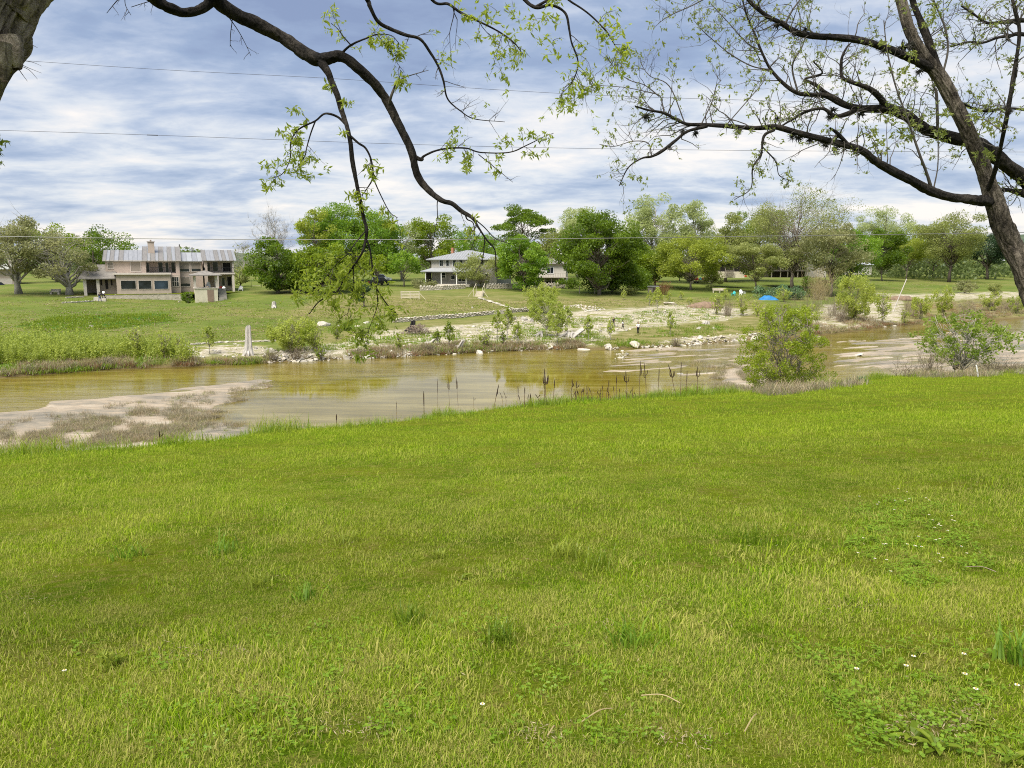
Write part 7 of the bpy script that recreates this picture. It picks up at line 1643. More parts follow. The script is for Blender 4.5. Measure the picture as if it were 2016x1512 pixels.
# leafy shoots straight out of the trunk
for px, py, s, n in ((1745, 90, 14, 5), (1800, 110, 14, 6), (1825, 40, 14, 6), (1940, 305, 18, 12), (1920, 225, 16, 10), (1960, 245, 26, 18), (1790, 260, 20, 10), (1750, 232, 14, 8), (1730, 285, 20, 12), (1720, 262, 14, 6), (1860, 222, 12, 6), (1782, 140, 14, 7), (1850, 262, 12, 5), (1850, 20, 16, 7)):
    for _ in range(n):
        c = wr_(np.array(at(px + rng.normal() * s * 0.5, py + rng.normal() * s * 0.4, 7.35 + rng.normal() * 0.08))); LV.cluster(c, rng.uniform(0.035, 0.06), rng, 0.4, 6)
for px, py, y, s in ((1586, 58, 7.3, 9), (1530, 46, 7.3, 9), (1565, 62, 7.3, 10), (1572, 270, 7.05, 9), (1560, 268, 7.0, 8), (1595, 276, 7.05, 8), (1453, 256, 7.0, 8), (1345, 258, 6.95, 7), (1272, 230, 7.0, 8), (1317, 290, 6.9, 6), (1640, 215, 7.9, 9), (1633, 230, 7.9, 8), (1695, 224, 8.0, 9), (1778, 92, 7.5, 12), (1790, 88, 7.55, 11), (1810, 140, 7.55, 8), (1625, 285, 7.1, 8), (1644, 293, 7.1, 8), (1530, 233, 7.9, 7), (1370, 262, 7.0, 7), (1740, 100, 7.4, 7), (1985, 75, 7.7, 6), (1990, 218, 7.8, 6)):
    c = wr_(np.array(at(px, py, y))); q = MB(); R = s * y / FPX
    for _ in range(46):
        d = rng.normal(size=3); d /= np.linalg.norm(d); d[2] -= 0.2; q.tube([c + d * R * 0.1, c + d * R * 0.7 + rng.normal(size=3) * R * .1, c + d * R * 1.15 + rng.normal(size=3) * R * .2], [R * .12, R * .07, R * .02], 3, cap=False)
    q.build('ball_moss', M['moss'], PR)
kind(tw.build('twigs', M['twig_r'], PR), 'stuff'); LV.build('leaves', LEAF['pecr'], PR, rng, 0.42)

# ------------------------------------------------------------------ riverside growth on the near side
p = ground(1562, 38.0)
H_ = float(ray(1560, 592)[1]) * 38.0 - p.z
tree_cy = make_tree('cypress_tree', 'feathery bright green young tree standing at the near water edge right of the dead stalks', 'tree', p, H_, 78 * 38 / FPX, leaf='cyp', shape='round', cb=0.04, dens=0.48, nclump=200, trunk=0.07, stems=6, rcx=0.52, zf=0.9, lsize=0.095, seed=881, bark='bark_far', lean=(-0.5, 0))
p = ground(1912, 41.0)
make_tree('sycamore_shrub', 'loose broad leaved shrub with pale stems at the near bank on the right', 'shrub', p, float(ray(1912, 606)[1]) * 41 - p.z, 86 * 41 / FPX, leaf='syc', shape='round', cb=0.22, dens=0.40, nclump=110, trunk=0.07, stems=6, rcx=0.55, zf=0.8, lsize=0.15, seed=882, bark='bark_pale')
def brush_at(label, p, H, R, seed, mat, n, name='dry_brush', cat='brush', group=None):
    rng = np.random.default_rng(seed); root = thing(name, label, cat, p, 0, group); s = MB()
    for _ in range(n):
        a = np.append(rng.normal(size=2) * R * 0.25, -0.05); e = np.array([a[0] * 1.6 + rng.normal() * R * 0.5, a[1] * 1.6 + rng.normal() * R * 0.4, H * rng.uniform(0.4, 1.05)])
        P = limb(s, a, e, 0.010, 0.004, rng, 0.02, 5, 4)
        for _k in range(3):
            q = P[rng.integers(1, 4)]; limb(s, q, q + np.array([rng.normal() * R * .2, rng.normal() * R * .2, H * rng.uniform(.05, .3)]), 0.006, 0.003, rng, 0, 3, 3)
    s.T = [np.full(len(t), np.float32(rng.uniform(0.1, 0.9))) for t in s.T]; s.build('stems', LEAF[mat], root); return root
brush_at('bare brown brush left of the loose broad leaved shrub', ground(1845, 39.5), 1.6, 0.9, 71, 'brush', 60)
brush_at('tangled grey brush at the right edge below the broad leaved shrub', ground(1990, 40.0), 1.3, 1.6, 72, 'brush', 130)
brush_at('sparse arching bare twigs on the bank right of the feathery tree', ground(1800, 38), 1.1, 1.0, 73, 'brush', 26)
sp_ = spiky('clump of pale strappy leaves at the lawn edge right of the feathery tree', 1695, 752, 735, 14, 5, 60, 'yucca', 'strappy_plant'); 
p = gpt(1926, 742); pole('marker_stake', 'short white stake in the lawn edge below the broad leaved shrub', 'stake', p, at(1922, 719, p.y), 0.035, 'white')
# dead mullein stalks at the lawn edge
def stalk(px, base, top, label, group, seed, fork=0, lean=0.0, r=0.0145, dy=1.0):
    rng = np.random.default_rng(seed)
    x0 = float(ray(px, base)[0]); c = gpt(px, base + 3); y = c.y + dy; x = x0 * y; g = Vector((x, y, float(height(x, y))))
    zt = float(ray(px, top)[1]) * y; H = zt - g.z
    root = thing('dead_stalk', label, 'stalk', g, 0, group)
    P = resample([(0, 0, -0.05), (lean * 0.3 + rng.normal() * .02, 0, H * .35), (lean * 0.6, 0, H * .68), (lean, 0, H)], 3)
    n = len(P); h0 = 0.52 if H > 0.9 else 0.6; k = int(n * h0)
    MB().tube(P[:k + 1], np.linspace(r * .8, r * .65, k + 1), 5).build('stem', M['stalk_l'], root)
    MB().tube(P[k:], np.concatenate([[r * .7], np.full(n - k - 2, r), [r * .35]]), 6).build('seed_head', M['stalk'], root)
    for f in range(fork):
        sg = (-1) ** f; a = P[k] + np.array([0, 0, rng.uniform(-.05, .25) * H * .3]); L = H * rng.uniform(.13, .26); q_ = rng.uniform(.03, .075)
        MB().tube(resample([a, a + np.array([sg * q_, 0, .04]), a + np.array([sg * q_ * 1.3, 0, L])], 3), np.concatenate([[r * .5], np.full(5, r * .85), [r * .35]]), 5).build('side_head', M['stalk'], root)
    return root
ST = [(862, 816, 745, 'single tall dead stalk left of the forked pair', 0, 0), (886, 813, 738, 'dead stalk with small side prong, left one of the forked pair', 2, -.12), (903, 812, 736, 'dead stalk with two side prongs, right one of the forked pair', 2, -.16), (835, 822, 770, 'short dead stalk standing left of the single tall one', 0, 0),
 (1077, 800, 725, 'tallest five pronged dark stalk in the middle of the bank', 5, -.1), (1071, 800, 742, 'straight dead stalk close left of the five pronged one', 0, 0), (1091, 797, 747, 'straight dead stalk close right of the five pronged one', 0, 0), (1066, 800, 776, 'short bent stalk at the left foot of the five pronged one', 1, -.2),
 (972, 806, 757, 'curved dead stalk before the white sky reflection', 1, .16), (993, 803, 772, 'leaning short dead stalk right of the white sky reflection', 1, -.3), (1000, 802, 770, 'second leaning short dead stalk right of the white sky reflection', 1, -.3), (933, 809, 781, 'small dead stalk in the white sky reflection', 1, 0),
 (1259, 784, 711, 'tall dead stalk left of the two behind the short crowd', 1, 0), (1272, 784, 714, 'second tall dead stalk with side prong behind the short crowd', 2, -.1), (1296, 782, 724, 'lone thin straight dead stalk between tall pair and candelabra', 0, 0), (1332, 781, 716, 'candelabra shaped dark stalk with many prongs', 6, -.35), (1339, 781, 712, 'straight dark stalk just right of the candelabra one', 0, 0),
 (1351, 780, 730, 'thin dead stalk right of the candelabra one', 0, 0), (1371, 779, 721, 'rightmost tall dead stalk with low prong', 2, 0), (1234, 786, 730, 'branched dark stalk rising from the right end of the short crowd', 4, -.06), (1213, 787, 740, 'plain tall dead stalk inside the short crowd', 0, 0), (1198, 788, 748, 'medium dead stalk in the middle of the short crowd', 0, 0), (1126, 794, 746, 'medium dead stalk at the left end of the short crowd', 1, 0), (1134, 793, 750, 'second medium dead stalk at the left end of the short crowd', 1, 0),
 (663, 840, 815, 'short dead stalk far left above the pool edge', 0, 0), (316, 884, 848, 'lone dead stalk far left at the lawn edge above the sandbar', 1, 0), (1033, 803, 762, 'thin stalk left of the short bent one', 0, 0), (781, 828, 790, 'small thin stalk at the left end of the pool edge', 0, 0)]
for i, (px, b_, t_, lab, fk, ln) in enumerate(ST): stalk(px, b_, t_, lab, 'dead stalks along the near bank', 50 + i, fk, ln)
rng = np.random.default_rng(8)
for i in range(34):
    px = rng.uniform(1122, 1256) if i < 28 else rng.uniform(1020, 1060); t_ = rng.uniform(757, 782)
    stalk(px, 794 - (px - 1120) * 0.06, t_, 'short thin dead stalk in the crowd along the bank before the shallow water', 'short dead stalks in the crowd', 150 + i, int(rng.uniform() < .12), rng.normal() * .08, 0.012)

# ------------------------------------------------------------------ grass
def gn_scatter(name, mat, protos, pts, rot, scl, idx, label=None, knd='stuff'):
    """one object that instances small blade meshes on its points."""
    me = bpy.data.meshes.new(name); n = len(pts); me.vertices.add(n); me.vertices.foreach_set('co', np.asarray(pts, np.float32).ravel())
    for nm, ty, v in (('rot', 'FLOAT_VECTOR', np.asarray(rot, np.float32)), ('scl', 'FLOAT', np.asarray(scl, np.float32)), ('idx', 'INT', np.asarray(idx, np.int32))):
        a = me.attributes.new(nm, ty, 'POINT'); a.data.foreach_set('vector' if ty == 'FLOAT_VECTOR' else 'value', v.ravel())
    me.materials.append(mat); o = bpy.data.objects.new(name, me); COL.objects.link(o)
    ng = bpy.data.node_groups.new(name + '_nodes', 'GeometryNodeTree')
    ng.interface.new_socket('Geometry', in_out='INPUT', socket_type='NodeSocketGeometry'); ng.interface.new_socket('Geometry', in_out='OUTPUT', socket_type='NodeSocketGeometry')
    N, L = ng.nodes, ng.links
    gi, go = N.new('NodeGroupInput'), N.new('NodeGroupOutput'); inst = N.new('GeometryNodeInstanceOnPoints')
    g2i = N.new('GeometryNodeGeometryToInstance')
    for pme in protos[::-1]:
        po = bpy.data.objects.new(name + '_blades', pme); oi = N.new('GeometryNodeObjectInfo'); oi.inputs['Object'].default_value = po; L.new(oi.outputs['Geometry'], g2i.inputs[0])
    def A(nm, ty):
        x = N.new('GeometryNodeInputNamedAttribute'); x.data_type = ty; x.inputs[0].default_value = nm; return x.outputs[0]
    L.new(gi.outputs[0], inst.inputs['Points']); L.new(g2i.outputs[0], inst.inputs['Instance']); inst.inputs['Pick Instance'].default_value = True
    L.new(A('idx', 'INT'), inst.inputs['Instance Index']); L.new(A('rot', 'FLOAT_VECTOR'), inst.inputs['Rotation']); L.new(A('scl', 'FLOAT'), inst.inputs['Scale'])
    L.new(inst.outputs[0], go.inputs[0])
    md = o.modifiers.new('grass', 'NODES'); md.node_group = ng
    o['kind'] = knd
    if label: o['label'] = label; o['category'] = 'grass'
    return o
def tuft(rng, n, h, spread, w, mat, lean=0.5, name='blades'):
    mb = MB()
    for _ in range(n):
        a = np.array([rng.normal() * spread, rng.normal() * spread, -0.01]); th = rng.uniform(0, 6.283); d = np.array([math.cos(th), math.sin(th), 0]); s = np.array([-d[1], d[0], 0]) * w * rng.uniform(.6, 1.2) / 2
        if rng.uniform() < .5: s = np.array([w * .5, 0, 0]) if rng.uniform() < .5 else s
        H = h * rng.uniform(.5, 1.2); l = lean * rng.uniform(.1, 1.1) * H
        m_ = a + d * l * .35 + np.array([0, 0, H * .55]); t = a + d * l + np.array([0, 0, H * (1 - .25 * l / max(H, 1e-3))])
        mb.add([a - s, a + s, m_ + s * .8, m_ - s * .8, t], [np.array([(0, 1, 2, 3)]), np.array([(3, 2, 4)])], 0, rng.uniform(0, 1))
    return mesh_data(name, np.concatenate(mb.V), mb.F, mat, mb.M, mb.T)
# lawn blade colour: greener patches, yellower patches and straw, by place and by blade
m, nt, out = new_mat('lawn_blades'); b = NB(nt); p = b.pos(); t = b.attr('t')
n1 = b.noise(p, 0.55, 4, 0.6); n2 = b.noise(p, 2.6, 4, 0.6)
oi = b.n('ShaderNodeObjectInfo').outputs['Random']
c = b.mix(b.rng(b.math('ADD', b.math('MULTIPLY', n1, .55), b.math('MULTIPLY', n2, .45)), .38, .62), (0.098, 0.240, 0.004), (0.238, 0.340, 0.015))
c = b.mix(b.rng(t, 0, 1, 0.0, 0.85), c, (0.385, 0.485, 0.030))
sy = b.n('ShaderNodeSeparateXYZ'); nt.links.new(p, sy.inputs[0])
dryk = b.math('MULTIPLY', b.rng(b.math('ADD', b.math('MULTIPLY', t, .30), b.math('ADD', b.math('MULTIPLY', oi, .35), b.math('MULTIPLY', n2, .6))), .53, .84), b.rng(sy.outputs[1], 2.0, 16.0, 1.0, 0.30))
c = b.mix(b.math('MULTIPLY', dryk, 0.85), c, (0.50, 0.43, 0.16))
d = b.n('ShaderNodeBsdfDiffuse'); b.put(d.inputs[0], c); tr = b.n('ShaderNodeBsdfTranslucent'); b.put(tr.inputs[0], c)
a_ = b.n('ShaderNodeMixShader'); a_.inputs[0].default_value = .45; nt.links.new(d.outputs[0], a_.inputs[1]); nt.links.new(tr.outputs[0], a_.inputs[2]); nt.links.new(a_.outputs[0], out.inputs[0]); M['blades'] = m
rng = np.random.default_rng(99)
protos = [tuft(rng, 16, h, .045, .0034, M['blades'], l) for h, l in ((.022, .9), (.026, .8), (.031, .7), (.020, 1.1), (.037, .6), (.018, 1.4))]
def lawn_pts(n, y0, y1, rng):
    y = np.sqrt(rng.uniform(y0 ** 2, y1 ** 2, n)); x = rng.uniform(-.98, .98, n) * y + rng.uniform(-1.4, 1.4, n)
    k = y < crest(x) + 0.9; return x[k], y[k]
X, Y, S = [], [], []
for n, y0, y1, s in ((48000, 1.7, 5.0, 1.0), (52000, 5.0, 10.0, 1.15), (47000, 10, 18, 1.5), (52000, 18, 40, 2.0)):
    x, y = lawn_pts(n, y0, y1, rng); X.append(x); Y.append(y); S.append(np.full(len(x), s))
X, Y, S = map(np.concatenate, (X, Y, S))
lush = fbm(X * .55, Y * .55, 3.3, 3); edge = smooth01(1 - (crest(X) - Y) / 3.0)
S = S * (0.72 + 0.65 * np.clip((lush - .32) / .36, 0, 1) + 0.75 * np.clip((fbm(X * 2.2, Y * 2.2, 5.5, 2) - .56) / .2, 0, 1)) * rng.uniform(.7, 1.25, len(X)) * (1 + .45 * edge)
bare_ = fbm(X * 1.3, Y * 1.3, 8.8, 3); keep = (bare_ < .57) | (rng.uniform(size=len(X)) < .30) | (Y > 9)
for px, py, sx, sy in ((1810, 1440, 70, 28), (1900, 1420, 50, 24), (360, 1290, 90, 16), (480, 1285, 40, 10), (1060, 1450, 60, 16), (1690, 1195, 60, 20), (1340, 1460, 70, 20), (60, 1180, 60, 14), (700, 1440, 80, 20)):
    g = gpt(px, py); q = g.y / FPX; dd = ((X - g.x) / (sx * q)) ** 2 + ((Y - g.y) / (sy * q * 2.2)) ** 2      # worn thin spots
    keep &= (dd > 1.2) | (rng.uniform(size=len(X)) < .22)
X, Y, S = X[keep], Y[keep], S[keep]
n = len(X); rot = np.stack([rng.normal(size=n) * .12, rng.normal(size=n) * .12, rng.uniform(0, 6.283, n)], 1)
gn_scatter('grass', M['blades'], protos, np.stack([X, Y, height(X, Y)], 1), rot, S, rng.integers(0, 6, n), 'mown lawn grass of the near bank, green with straw patches')
# taller growth along the lawn's brink
tall = [tuft(rng, 16, h, .09, .007, LEAF[k], .7) for h, k in ((.22, 'bright'), (.28, 'mid'), (.18, 'bright'), (.30, 'yellow'))]
x = rng.uniform(-14, 34, 5200); y = crest(x) + rng.normal(size=5200) * .55 + .5; n = len(x)
gn_scatter('bank_grass', LEAF['bright'], tall, np.stack([x, y, height(x, y)], 1), np.stack([rng.normal(size=n) * .15, rng.normal(size=n) * .15, rng.uniform(0, 6.28, n)], 1), rng.uniform(.5, 1.15, n) * (.45 + 1.5 * np.clip((fbm(x * .9, y * .9, 4.4, 2) - .3) / .4, 0, 1)), rng.integers(0, 4, n), 'longer unmown grass along the brink of the near lawn')
# dry grey grass on the sandbar and the mud tongue
def scatter_px(name, label, protos, polys, scale, seed, mat, clump=0.0):
    rng = np.random.default_rng(seed); G = []
    for poly, cnt in polys:
        P = np.array(poly); q = []
        while len(q) < cnt:
            c = rng.uniform(P.min(0), P.max(0), (cnt * 4, 2)); c = c[in_poly(c[:, 0], c[:, 1], poly)]
            if clump: c = c[fbm(c[:, 0] * .025, c[:, 1] * .07, seed, 3) > rng.uniform(clump, clump + .12, len(c))]
            q += c.tolist()
        q = np.array(q[:cnt]); g = ground_at(q[:, 0], q[:, 1]); G.append(g[~np.isnan(g[:, 0])])
    G = np.concatenate(G); n = len(G)
    return gn_scatter(name, mat, protos, G, np.stack([rng.normal(size=n) * .15, rng.normal(size=n) * .15, rng.uniform(0, 6.28, n)], 1), rng.uniform(*scale, n), rng.integers(0, len(protos), n), label)
rng = np.random.default_rng(55)
dryp = [tuft(rng, 26, h, .16, .012, LEAF[k], 1.0) for h, k in ((.30, 'dryg'), (.22, 'dryg'), (.35, 'dry'), (.20, 'olive'), (.26, 'dryg'))]
scatter_px('dry_grass', 'grey dry grass tufts on the sandbar', dryp, [([(150, 830), (330, 800), (470, 815), (485, 842), (330, 868), (60, 890), (0, 885), (0, 850)], 3400), ([(440, 785), (520, 752), (536, 762), (500, 780), (470, 800)], 170), ([(200, 800), (480, 762), (500, 775), (440, 800), (250, 815)], 260), ([(0, 830), (150, 815), (300, 800), (200, 830), (0, 850)], 160)], (.25, 1.1), 61, LEAF['dryg'], .36)
scatter_px('dry_grass', 'grey brown dry tufts on the mud tongue before the feathery tree', dryp, [([(1410, 775), (1400, 745), (1430, 715), (1480, 728), (1510, 770)], 620), ([(1480, 770), (1560, 765), (1640, 752), (1700, 748), (1690, 760), (1520, 780)], 260), ([(1340, 715), (1420, 708), (1420, 735), (1370, 735)], 60), ([(1800, 735), (2016, 715), (2016, 740), (1820, 745)], 420)], (.6, 1.5), 62, LEAF['dry'], .40)
# rough growth on the far shore
far_dry = [tuft(rng, 34, h, .30, .035, LEAF[k], .9) for h, k in ((.55, 'dry'), (.75, 'dry'), (.45, 'rust'), (.6, 'dryg'), (.5, 'olive'))]
scatter_px('shore_grass', 'drooping brown dry grass along the far waterline', far_dry, [([(640, 704), (700, 690), (760, 686), (900, 676), (1000, 676), (1140, 670), (1150, 686), (1000, 690), (760, 703)], 800), ([(0, 740), (0, 722), (240, 708), (380, 708), (500, 708), (540, 716), (400, 720), (210, 725)], 420), ([(1560, 655), (1600, 625), (1700, 620), (1780, 640), (1700, 648), (1620, 657)], 420), ([(1780, 638), (1780, 600), (2016, 590), (2016, 622), (1860, 634)], 700)], (.35, 1.0), 63, LEAF['dry'], .36)
thick = [tuft(rng, 40, h, .40, .055, LEAF[k], .35) for h, k in ((1.5, 'willow'), (1.8, 'sap'), (1.2, 'willow'), (1.0, 'weed'))]
def leafy_shoot(rng, h, n, mat):
    mb = MB()
    for _ in range(n):
        a = np.array([rng.normal() * .3, rng.normal() * .3, 0]); e = a + np.array([rng.normal() * .15, rng.normal() * .15, h * rng.uniform(.6, 1.1)])
        k = int(26 * h); t = rng.uniform(.12, 1, k)[:, None]; C = a + (e - a) * t + rng.normal(size=(k, 3)) * np.array([.11, .11, .03]) * (1.25 - t)
        V, F = leaf_quads(C, rng.uniform(.10, .2, k), rng, .45, .2); mb.add(V, F, 0, np.clip(rng.uniform(.2, .8) + rng.normal(size=k) * .2, 0, 1))
    return mesh_data('shoots', np.concatenate(mb.V), mb.F, mat, mb.M, mb.T)
shoots = [leafy_shoot(rng, h, 5, LEAF[k]) for h, k in ((1.3, 'willow'), (1.6, 'willow'), (1.1, 'sap'), (0.9, 'weed'), (1.9, 'sap'))]
scatter_px('willow_thicket', 'dense thicket of yellow green willow shoots along the far bank at the left', shoots, [([(-60, 722), (-60, 682), (60, 680), (160, 684), (290, 690), (360, 696), (360, 706), (240, 708), (100, 716)], 620), ([(350, 712), (380, 706), (370, 716)], 8)], (.7, 1.35), 64, LEAF['willow'])
lowg = [tuft(rng, 26, h, .35, .05, LEAF[k], .8) for h, k in ((.22, 'weed'), (.3, 'bright'), (.18, 'mid'), (.25, 'olive'))]
scatter_px('weeds', 'low green weeds on the far gravel flat', lowg, [([(1240, 665), (1280, 645), (1470, 635), (1490, 650), (1400, 662)], 200), ([(640, 650), (700, 630), (760, 640), (740, 665), (660, 665)], 120), ([(860, 690), (900, 680), (960, 686), (900, 694)], 110), ([(1080, 640), (1160, 640), (1180, 660), (1100, 670)], 60), ([(1000, 655), (1180, 680), (1250, 684), (1340, 680), (1240, 668)], 120), ([(400, 715), (480, 708), (540, 712), (480, 718)], 120), ([(0, 740), (0, 720), (240, 706), (380, 706), (240, 726)], 300), ([(540, 690), (700, 670), (1000, 640), (1130, 630), (1250, 620), (1240, 640), (1150, 670), (1000, 688), (760, 690)], 700), ([(1250, 615), (1420, 602), (1480, 616), (1400, 630), (1260, 640)], 160)], (.5, 1.4), 65, LEAF['weed'], .30)
farl = [tuft(rng, 18, h, .4, .09, LEAF[k], .9) for h, k in ((.07, 'mid'), (.08, 'mid'), (.06, 'olive'), (.08, 'dry'))]
scatter_px('meadow_grass', 'short uneven grass tufts over the far lawn', farl, [([(0, 690), (0, 590), (400, 585), (640, 600), (700, 640), (540, 668), (300, 680)], 3400), ([(640, 630), (640, 585), (900, 590), (1340, 590), (1500, 580), (1480, 605), (1200, 605), (900, 620)], 2600), ([(1600, 575), (1640, 550), (1960, 545), (1960, 565), (1740, 575)], 900)], (.5, 1.6), 66, LEAF['mid'], .28)
scatter_px('lush_grass', 'lush darker green grass patch on the far lawn below the stucco house', [tuft(rng, 22, .3, .45, .09, LEAF['weed'], .8), tuft(rng, 22, .22, .45, .09, LEAF['weed'], .8)], [(LUSH[0], 700)], (.5, 1.2), 67, LEAF['weed'], .2)
# tufts, weeds and flowers that stand out of the lawn
TF = [(810, 1228, 42, 30, 'tuft', 'dark green rush like tuft in the middle foreground left of the other dark one'), (985, 1265, 46, 34, 'tuft', 'second darker tuft with long blades right in the middle foreground'), (1480, 1066, 60, 26, 'tuft', 'wide low dark green tuft in the right half of the lawn'), (1180, 1118, 46, 26, 'mid', 'mid green fine tuft right of the bright yellow green ones'),
      (2002, 1305, 44, 46, 'bright', 'bright green tuft cut by the right edge of the picture'), (1140, 1098, 26, 26, 'yellow', 'bright yellow green tuft beside the mid green fine one'), (1100, 1094, 26, 20, 'yellow', 'second yellow green tuft left of the mid green fine one'), (508, 1152, 28, 20, 'yellow', 'yellow green tuft in the left lawn with broad blades'),
      (440, 1088, 34, 18, 'bright', 'low bright tuft in the left lawn above the yellow green one'), (255, 1098, 36, 18, 'bright', 'low bright tuft farther left in the lawn'), (215, 1312, 26, 26, 'yellow', 'small yellow green tuft at the lower left of the lawn'), (680, 1068, 30, 14, 'yellow', 'small bright tuft in the lawn left of centre'), (1790, 1066, 26, 16, 'yellow', 'small yellow green tuft among the white wildflowers'), (865, 1098, 16, 12, 'yellow', 'tiny yellow green tuft near the centre of the lawn'), (600, 1180, 40, 22, 'bright', 'grassy bright tuft left of centre in the lower lawn'), (1235, 970 + 300, 50, 34, 'bright', 'wide loose bright tuft right of centre in the lower lawn')]
for i, (px, py, hw, hh, k_, lab) in enumerate(TF):
    g = gpt(px, py); q = g.y / FPX; r2 = np.random.default_rng(1000 + i); mb = MB(); n = 95 if k_ in ('tuft', 'mid') else 60
    for _ in range(n):
        a = np.array([r2.normal() * hw * q * .42, r2.normal() * hw * q * .5, -.01]); th = r2.uniform(0, 6.283); d = np.array([math.cos(th), math.sin(th), 0]); s = np.array([-d[1], d[0], 0]) * (.0035 if k_ in ('tuft', 'mid') else .006) * r2.uniform(.6, 1.2)
        H = hh * q * 1.8 * r2.uniform(.45, 1.15); l = H * r2.uniform(.2, .95); m_ = a + d * l * .35 + np.array([0, 0, H * .6]); t = a + d * l + np.array([0, 0, H * .86])
        mb.add([a - s, a + s, m_ + s * .85, m_ - s * .85, t], [np.array([(0, 1, 2, 3)]), np.array([(3, 2, 4)])], 0, r2.uniform(0, 1))
    tag(mb.build('grass_tuft', LEAF[k_], loc=g), lab, 'grass tuft', 'tufts standing out of the near lawn')
def weed(label, px, py, L, seed, n=9):
    g = gpt(px, py); r2 = np.random.default_rng(seed); root = thing('broadleaf_weed', label, 'weed', g, 0, 'broad leaved weeds in the near lawn')
    for _ in range(n):
        th = r2.uniform(0, 6.283); d = np.array([math.cos(th), math.sin(th), 0]); s = np.array([-d[1], d[0], 0]); q = L * r2.uniform(.6, 1.1); w_ = q * .13; el = r2.uniform(.2, .8)
        up = lambda f: np.array([0, 0, el * q * math.sin(f * 2.2) * .6 + .012])
        V = [d * 0, d * q * .4 + s * w_ + up(.4), d * q * .4 - s * w_ + up(.4), d * q * .4 + up(.4) - np.array([0, 0, w_ * .35]), d * q * .75 + s * w_ * .9 + up(.75), d * q * .75 - s * w_ * .9 + up(.75), d * q * .75 + up(.75) - np.array([0, 0, w_ * .3]), d * q + up(1)]
        MB().add(V, np.array([(0, 1, 3), (0, 3, 2), (1, 4, 6), (1, 6, 3), (3, 6, 5), (3, 5, 2), (4, 7, 6), (6, 7, 5)]), 0, r2.uniform(0, 1)).build('leaf', LEAF['weed'], root)
weed('broad leaved weed in the bare patch at the lower right', 1795, 1455, .085, 1, 10); weed('largest broad leaved weed at the lower right by the bare patch', 1845, 1478, .10, 2, 12); weed('upright broad leaved weed right of the bare patch', 1905, 1430, .085, 3, 8)
weed('pale broad leaved weed below the white wildflowers', 1795, 1290, .075, 4, 6); weed('small grey leaved weed left of the white wildflower heads', 1645, 1340, .06, 5, 6); weed('small leafy weed near the centre of the lawn', 907, 1142, .085, 6, 8); weed('broad leaved weed at the lower right corner', 1990, 1500, .09, 7, 9)
r2 = np.random.default_rng(5)
fl_c = leaf_mat('white_petal', (0.62, 0.60, 0.52), (0.85, 0.85, 0.80), .3)
ye = plain('flower_eye', (0.6, 0.42, 0.05), .8, .2, 20)
def flower(px, py, R, label, group):
    g = gpt(px, py); root = thing('wildflower', label, 'flower', g, r2.uniform(0, 6), group); h = r2.uniform(.05, .10)
    MB().tube([(0, 0, -.01), (.004, 0, h)], [.0012, .001], 4).build('stem', LEAF['weed'], root)
    hd = MB(); nn = 7
    for k in range(nn):
        a = k * 6.283 / nn; c, s = math.cos(a), math.sin(a); hd.add([(.004, 0, h), (.004 + c * R * .7 - s * R * .28, s * R * .7 + c * R * .28, h + .004), (.004 + c * R, s * R, h + .002), (.004 + c * R * .7 + s * R * .28, s * R * .7 - c * R * .28, h + .004)], np.array([(0, 3, 2, 1)]), 0, r2.uniform(0, 1))
    hd.build('petals', fl_c, root); MB().add(ICO0[0] * R * .3 + np.array([.004, 0, h + .005]), ICO0[1]).build('eye', ye, root)
for px, py in [(1770, 976), (1786, 988), (1789, 1001), (1782, 1006), (1825, 992), (1830, 999), (1729, 1000), (1728, 1008), (1691, 996), (1760, 1016), (1829, 1024), (1838, 1041), (1845, 1043), (1848, 1050), (1842, 1052), (1873, 1034), (1880, 1036), (1876, 1042), (1840, 1063), (1866, 1064), (1806, 1072), (1852, 1074), (1838, 1074), (1700, 1074), (1738, 1090), (1742, 1095), (1785, 1088), (1800, 1094), (1798, 1100), (1816, 1097), (1843, 1106), (1892, 1100), (1902, 1108), (1688, 1112), (1725, 1124), (1743, 1121), (1847, 1122), (1855, 1119), (1750, 1142), (1760, 1002)]:
    flower(px + r2.normal() * 2, py + r2.normal() * 2, .010, 'tiny white wildflower in the loose patch on the right of the lawn', 'white wildflower patch')
for px, py, lab in ((1798, 1318, 'white flower above the broad clover head at the lower right'), (1783, 1340, 'ragged white flower head below the single one at the lower right'), (1894, 1310, 'white flower lying flat right of the ragged head'), (1896, 1357, 'white flower in straw right of the ragged head'), (1917, 1381, 'white flower above the upright broad leaved weed'), (2000, 1390, 'white flower nearest the lower right edge'), (1685, 1345, 'white flower left of the ragged head'), (949, 1426, 'lone white flower in the lower middle of the lawn'), (131, 1345, 'lone white flower in the lower left of the lawn')):
    flower(px, py, .012, lab, 'larger white flowers at the front of the lawn')
# fallen straws
for i, (a, b_, lab) in enumerate((((1145, 1440), (1205, 1413), 'long pale dry straw lying in the lower middle of the lawn'), ((1262, 1387), (1338, 1402), 'thin pale straw lying right of the long one'), ((1078, 1468), (1092, 1450), 'short pale straw left of the long one'), ((1465, 1460), (1488, 1425), 'bent pale straw lying in the lower right of the lawn'), ((1900, 1128), (1960, 1138), 'dark fallen twig lying right of the white wildflower patch'))):
    A, B = gpt(*a), gpt(*b_); d = B - A; mid = d * .5 + Vector((0.01, 0.01, 0.02)); P = resample([Vector((0, 0, .045)), mid + Vector((0, 0, .04)), d + Vector((0, 0, .045))], 4)
    tag(MB().tube(P, np.full(len(P), .0028), 5).build('straw' if i < 4 else 'fallen_twig', LEAF['reed'] if i < 4 else M['stick'], loc=A), lab, 'straw' if i < 4 else 'twig')

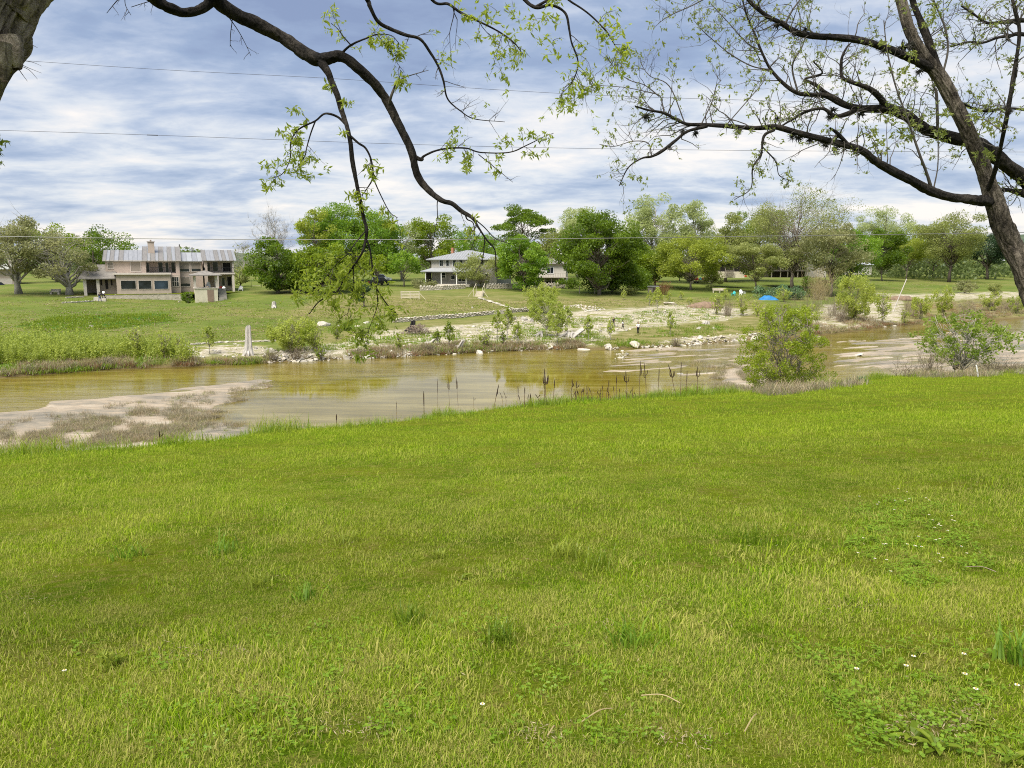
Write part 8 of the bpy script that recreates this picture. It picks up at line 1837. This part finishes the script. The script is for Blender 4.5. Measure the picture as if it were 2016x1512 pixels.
# dead leaves, clippings and crumbs lying in the turf
r2 = np.random.default_rng(31)
x, y = lawn_pts(2600, 2.0, 9.0, r2); kk = fbm(x * 1.1, y * 1.1, 2.2, 3) > r2.uniform(.36, .6, len(x)); x, y = x[kk], y[kk]; n = len(x)
for px, py, sx, sy, cnt in ((1810, 1440, 70, 28, 300), (1900, 1420, 50, 24, 160), (360, 1290, 90, 16, 220), (480, 1285, 40, 10, 90), (1060, 1450, 60, 16, 130), (1690, 1195, 60, 20, 130), (1340, 1460, 70, 20, 160), (60, 1180, 60, 14, 80), (700, 1440, 80, 20, 150), (1200, 1235, 40, 10, 70)):
    g = ground_at(px + r2.normal(size=cnt) * sx * .6, py + r2.normal(size=cnt) * sy * .6); g = g[~np.isnan(g[:, 0])]; x = np.concatenate([x, g[:, 0]]); y = np.concatenate([y, g[:, 1]])
n = len(x)
C = np.stack([x, y, height(x, y) + r2.uniform(.008, .035, n)], 1); V, F = leaf_quads(C, r2.uniform(.008, .032, n), r2, .16, 1.6)
kind(tag(MB().add(V, F, 0, r2.uniform(0, 1, n)).build('leaf_litter', LEAF['dry']), 'dry clippings and dead leaves lying in the near turf', 'leaf litter'), 'stuff')
clov = [tuft(r2, 1, .03, .01, .004, LEAF['weed'])]
def clover(rng):
    mb = MB()
    for _ in range(9):
        c = np.array([rng.normal() * .03, rng.normal() * .03, rng.uniform(.02, .045)])
        for k in range(3):
            a = rng.uniform(0, 6.28); d = np.array([math.cos(a), math.sin(a), .15]) * .014; s = np.array([-math.sin(a), math.cos(a), 0]) * .006; mb.add([c, c + d * .6 + s, c + d, c + d * .6 - s], np.array([(0, 1, 2, 3)]), 0, rng.uniform(.3, 1))
    return mesh_data('clover', np.concatenate(mb.V), mb.F, LEAF['bright'], mb.M, mb.T)
scatter_px('clover', 'low leafy clover among the white wildflowers', [clover(r2) for _ in range(4)], [([(1660, 1010), (1760, 980), (1900, 1000), (1960, 1120), (1850, 1160), (1690, 1150)], 300), ([(1560, 1280), (1950, 1270), (2016, 1500), (1700, 1500)], 110), ([(100, 1250), (1300, 1180), (1400, 1480), (200, 1490)], 110)], (.7, 1.4), 91, LEAF['weed'], .38)
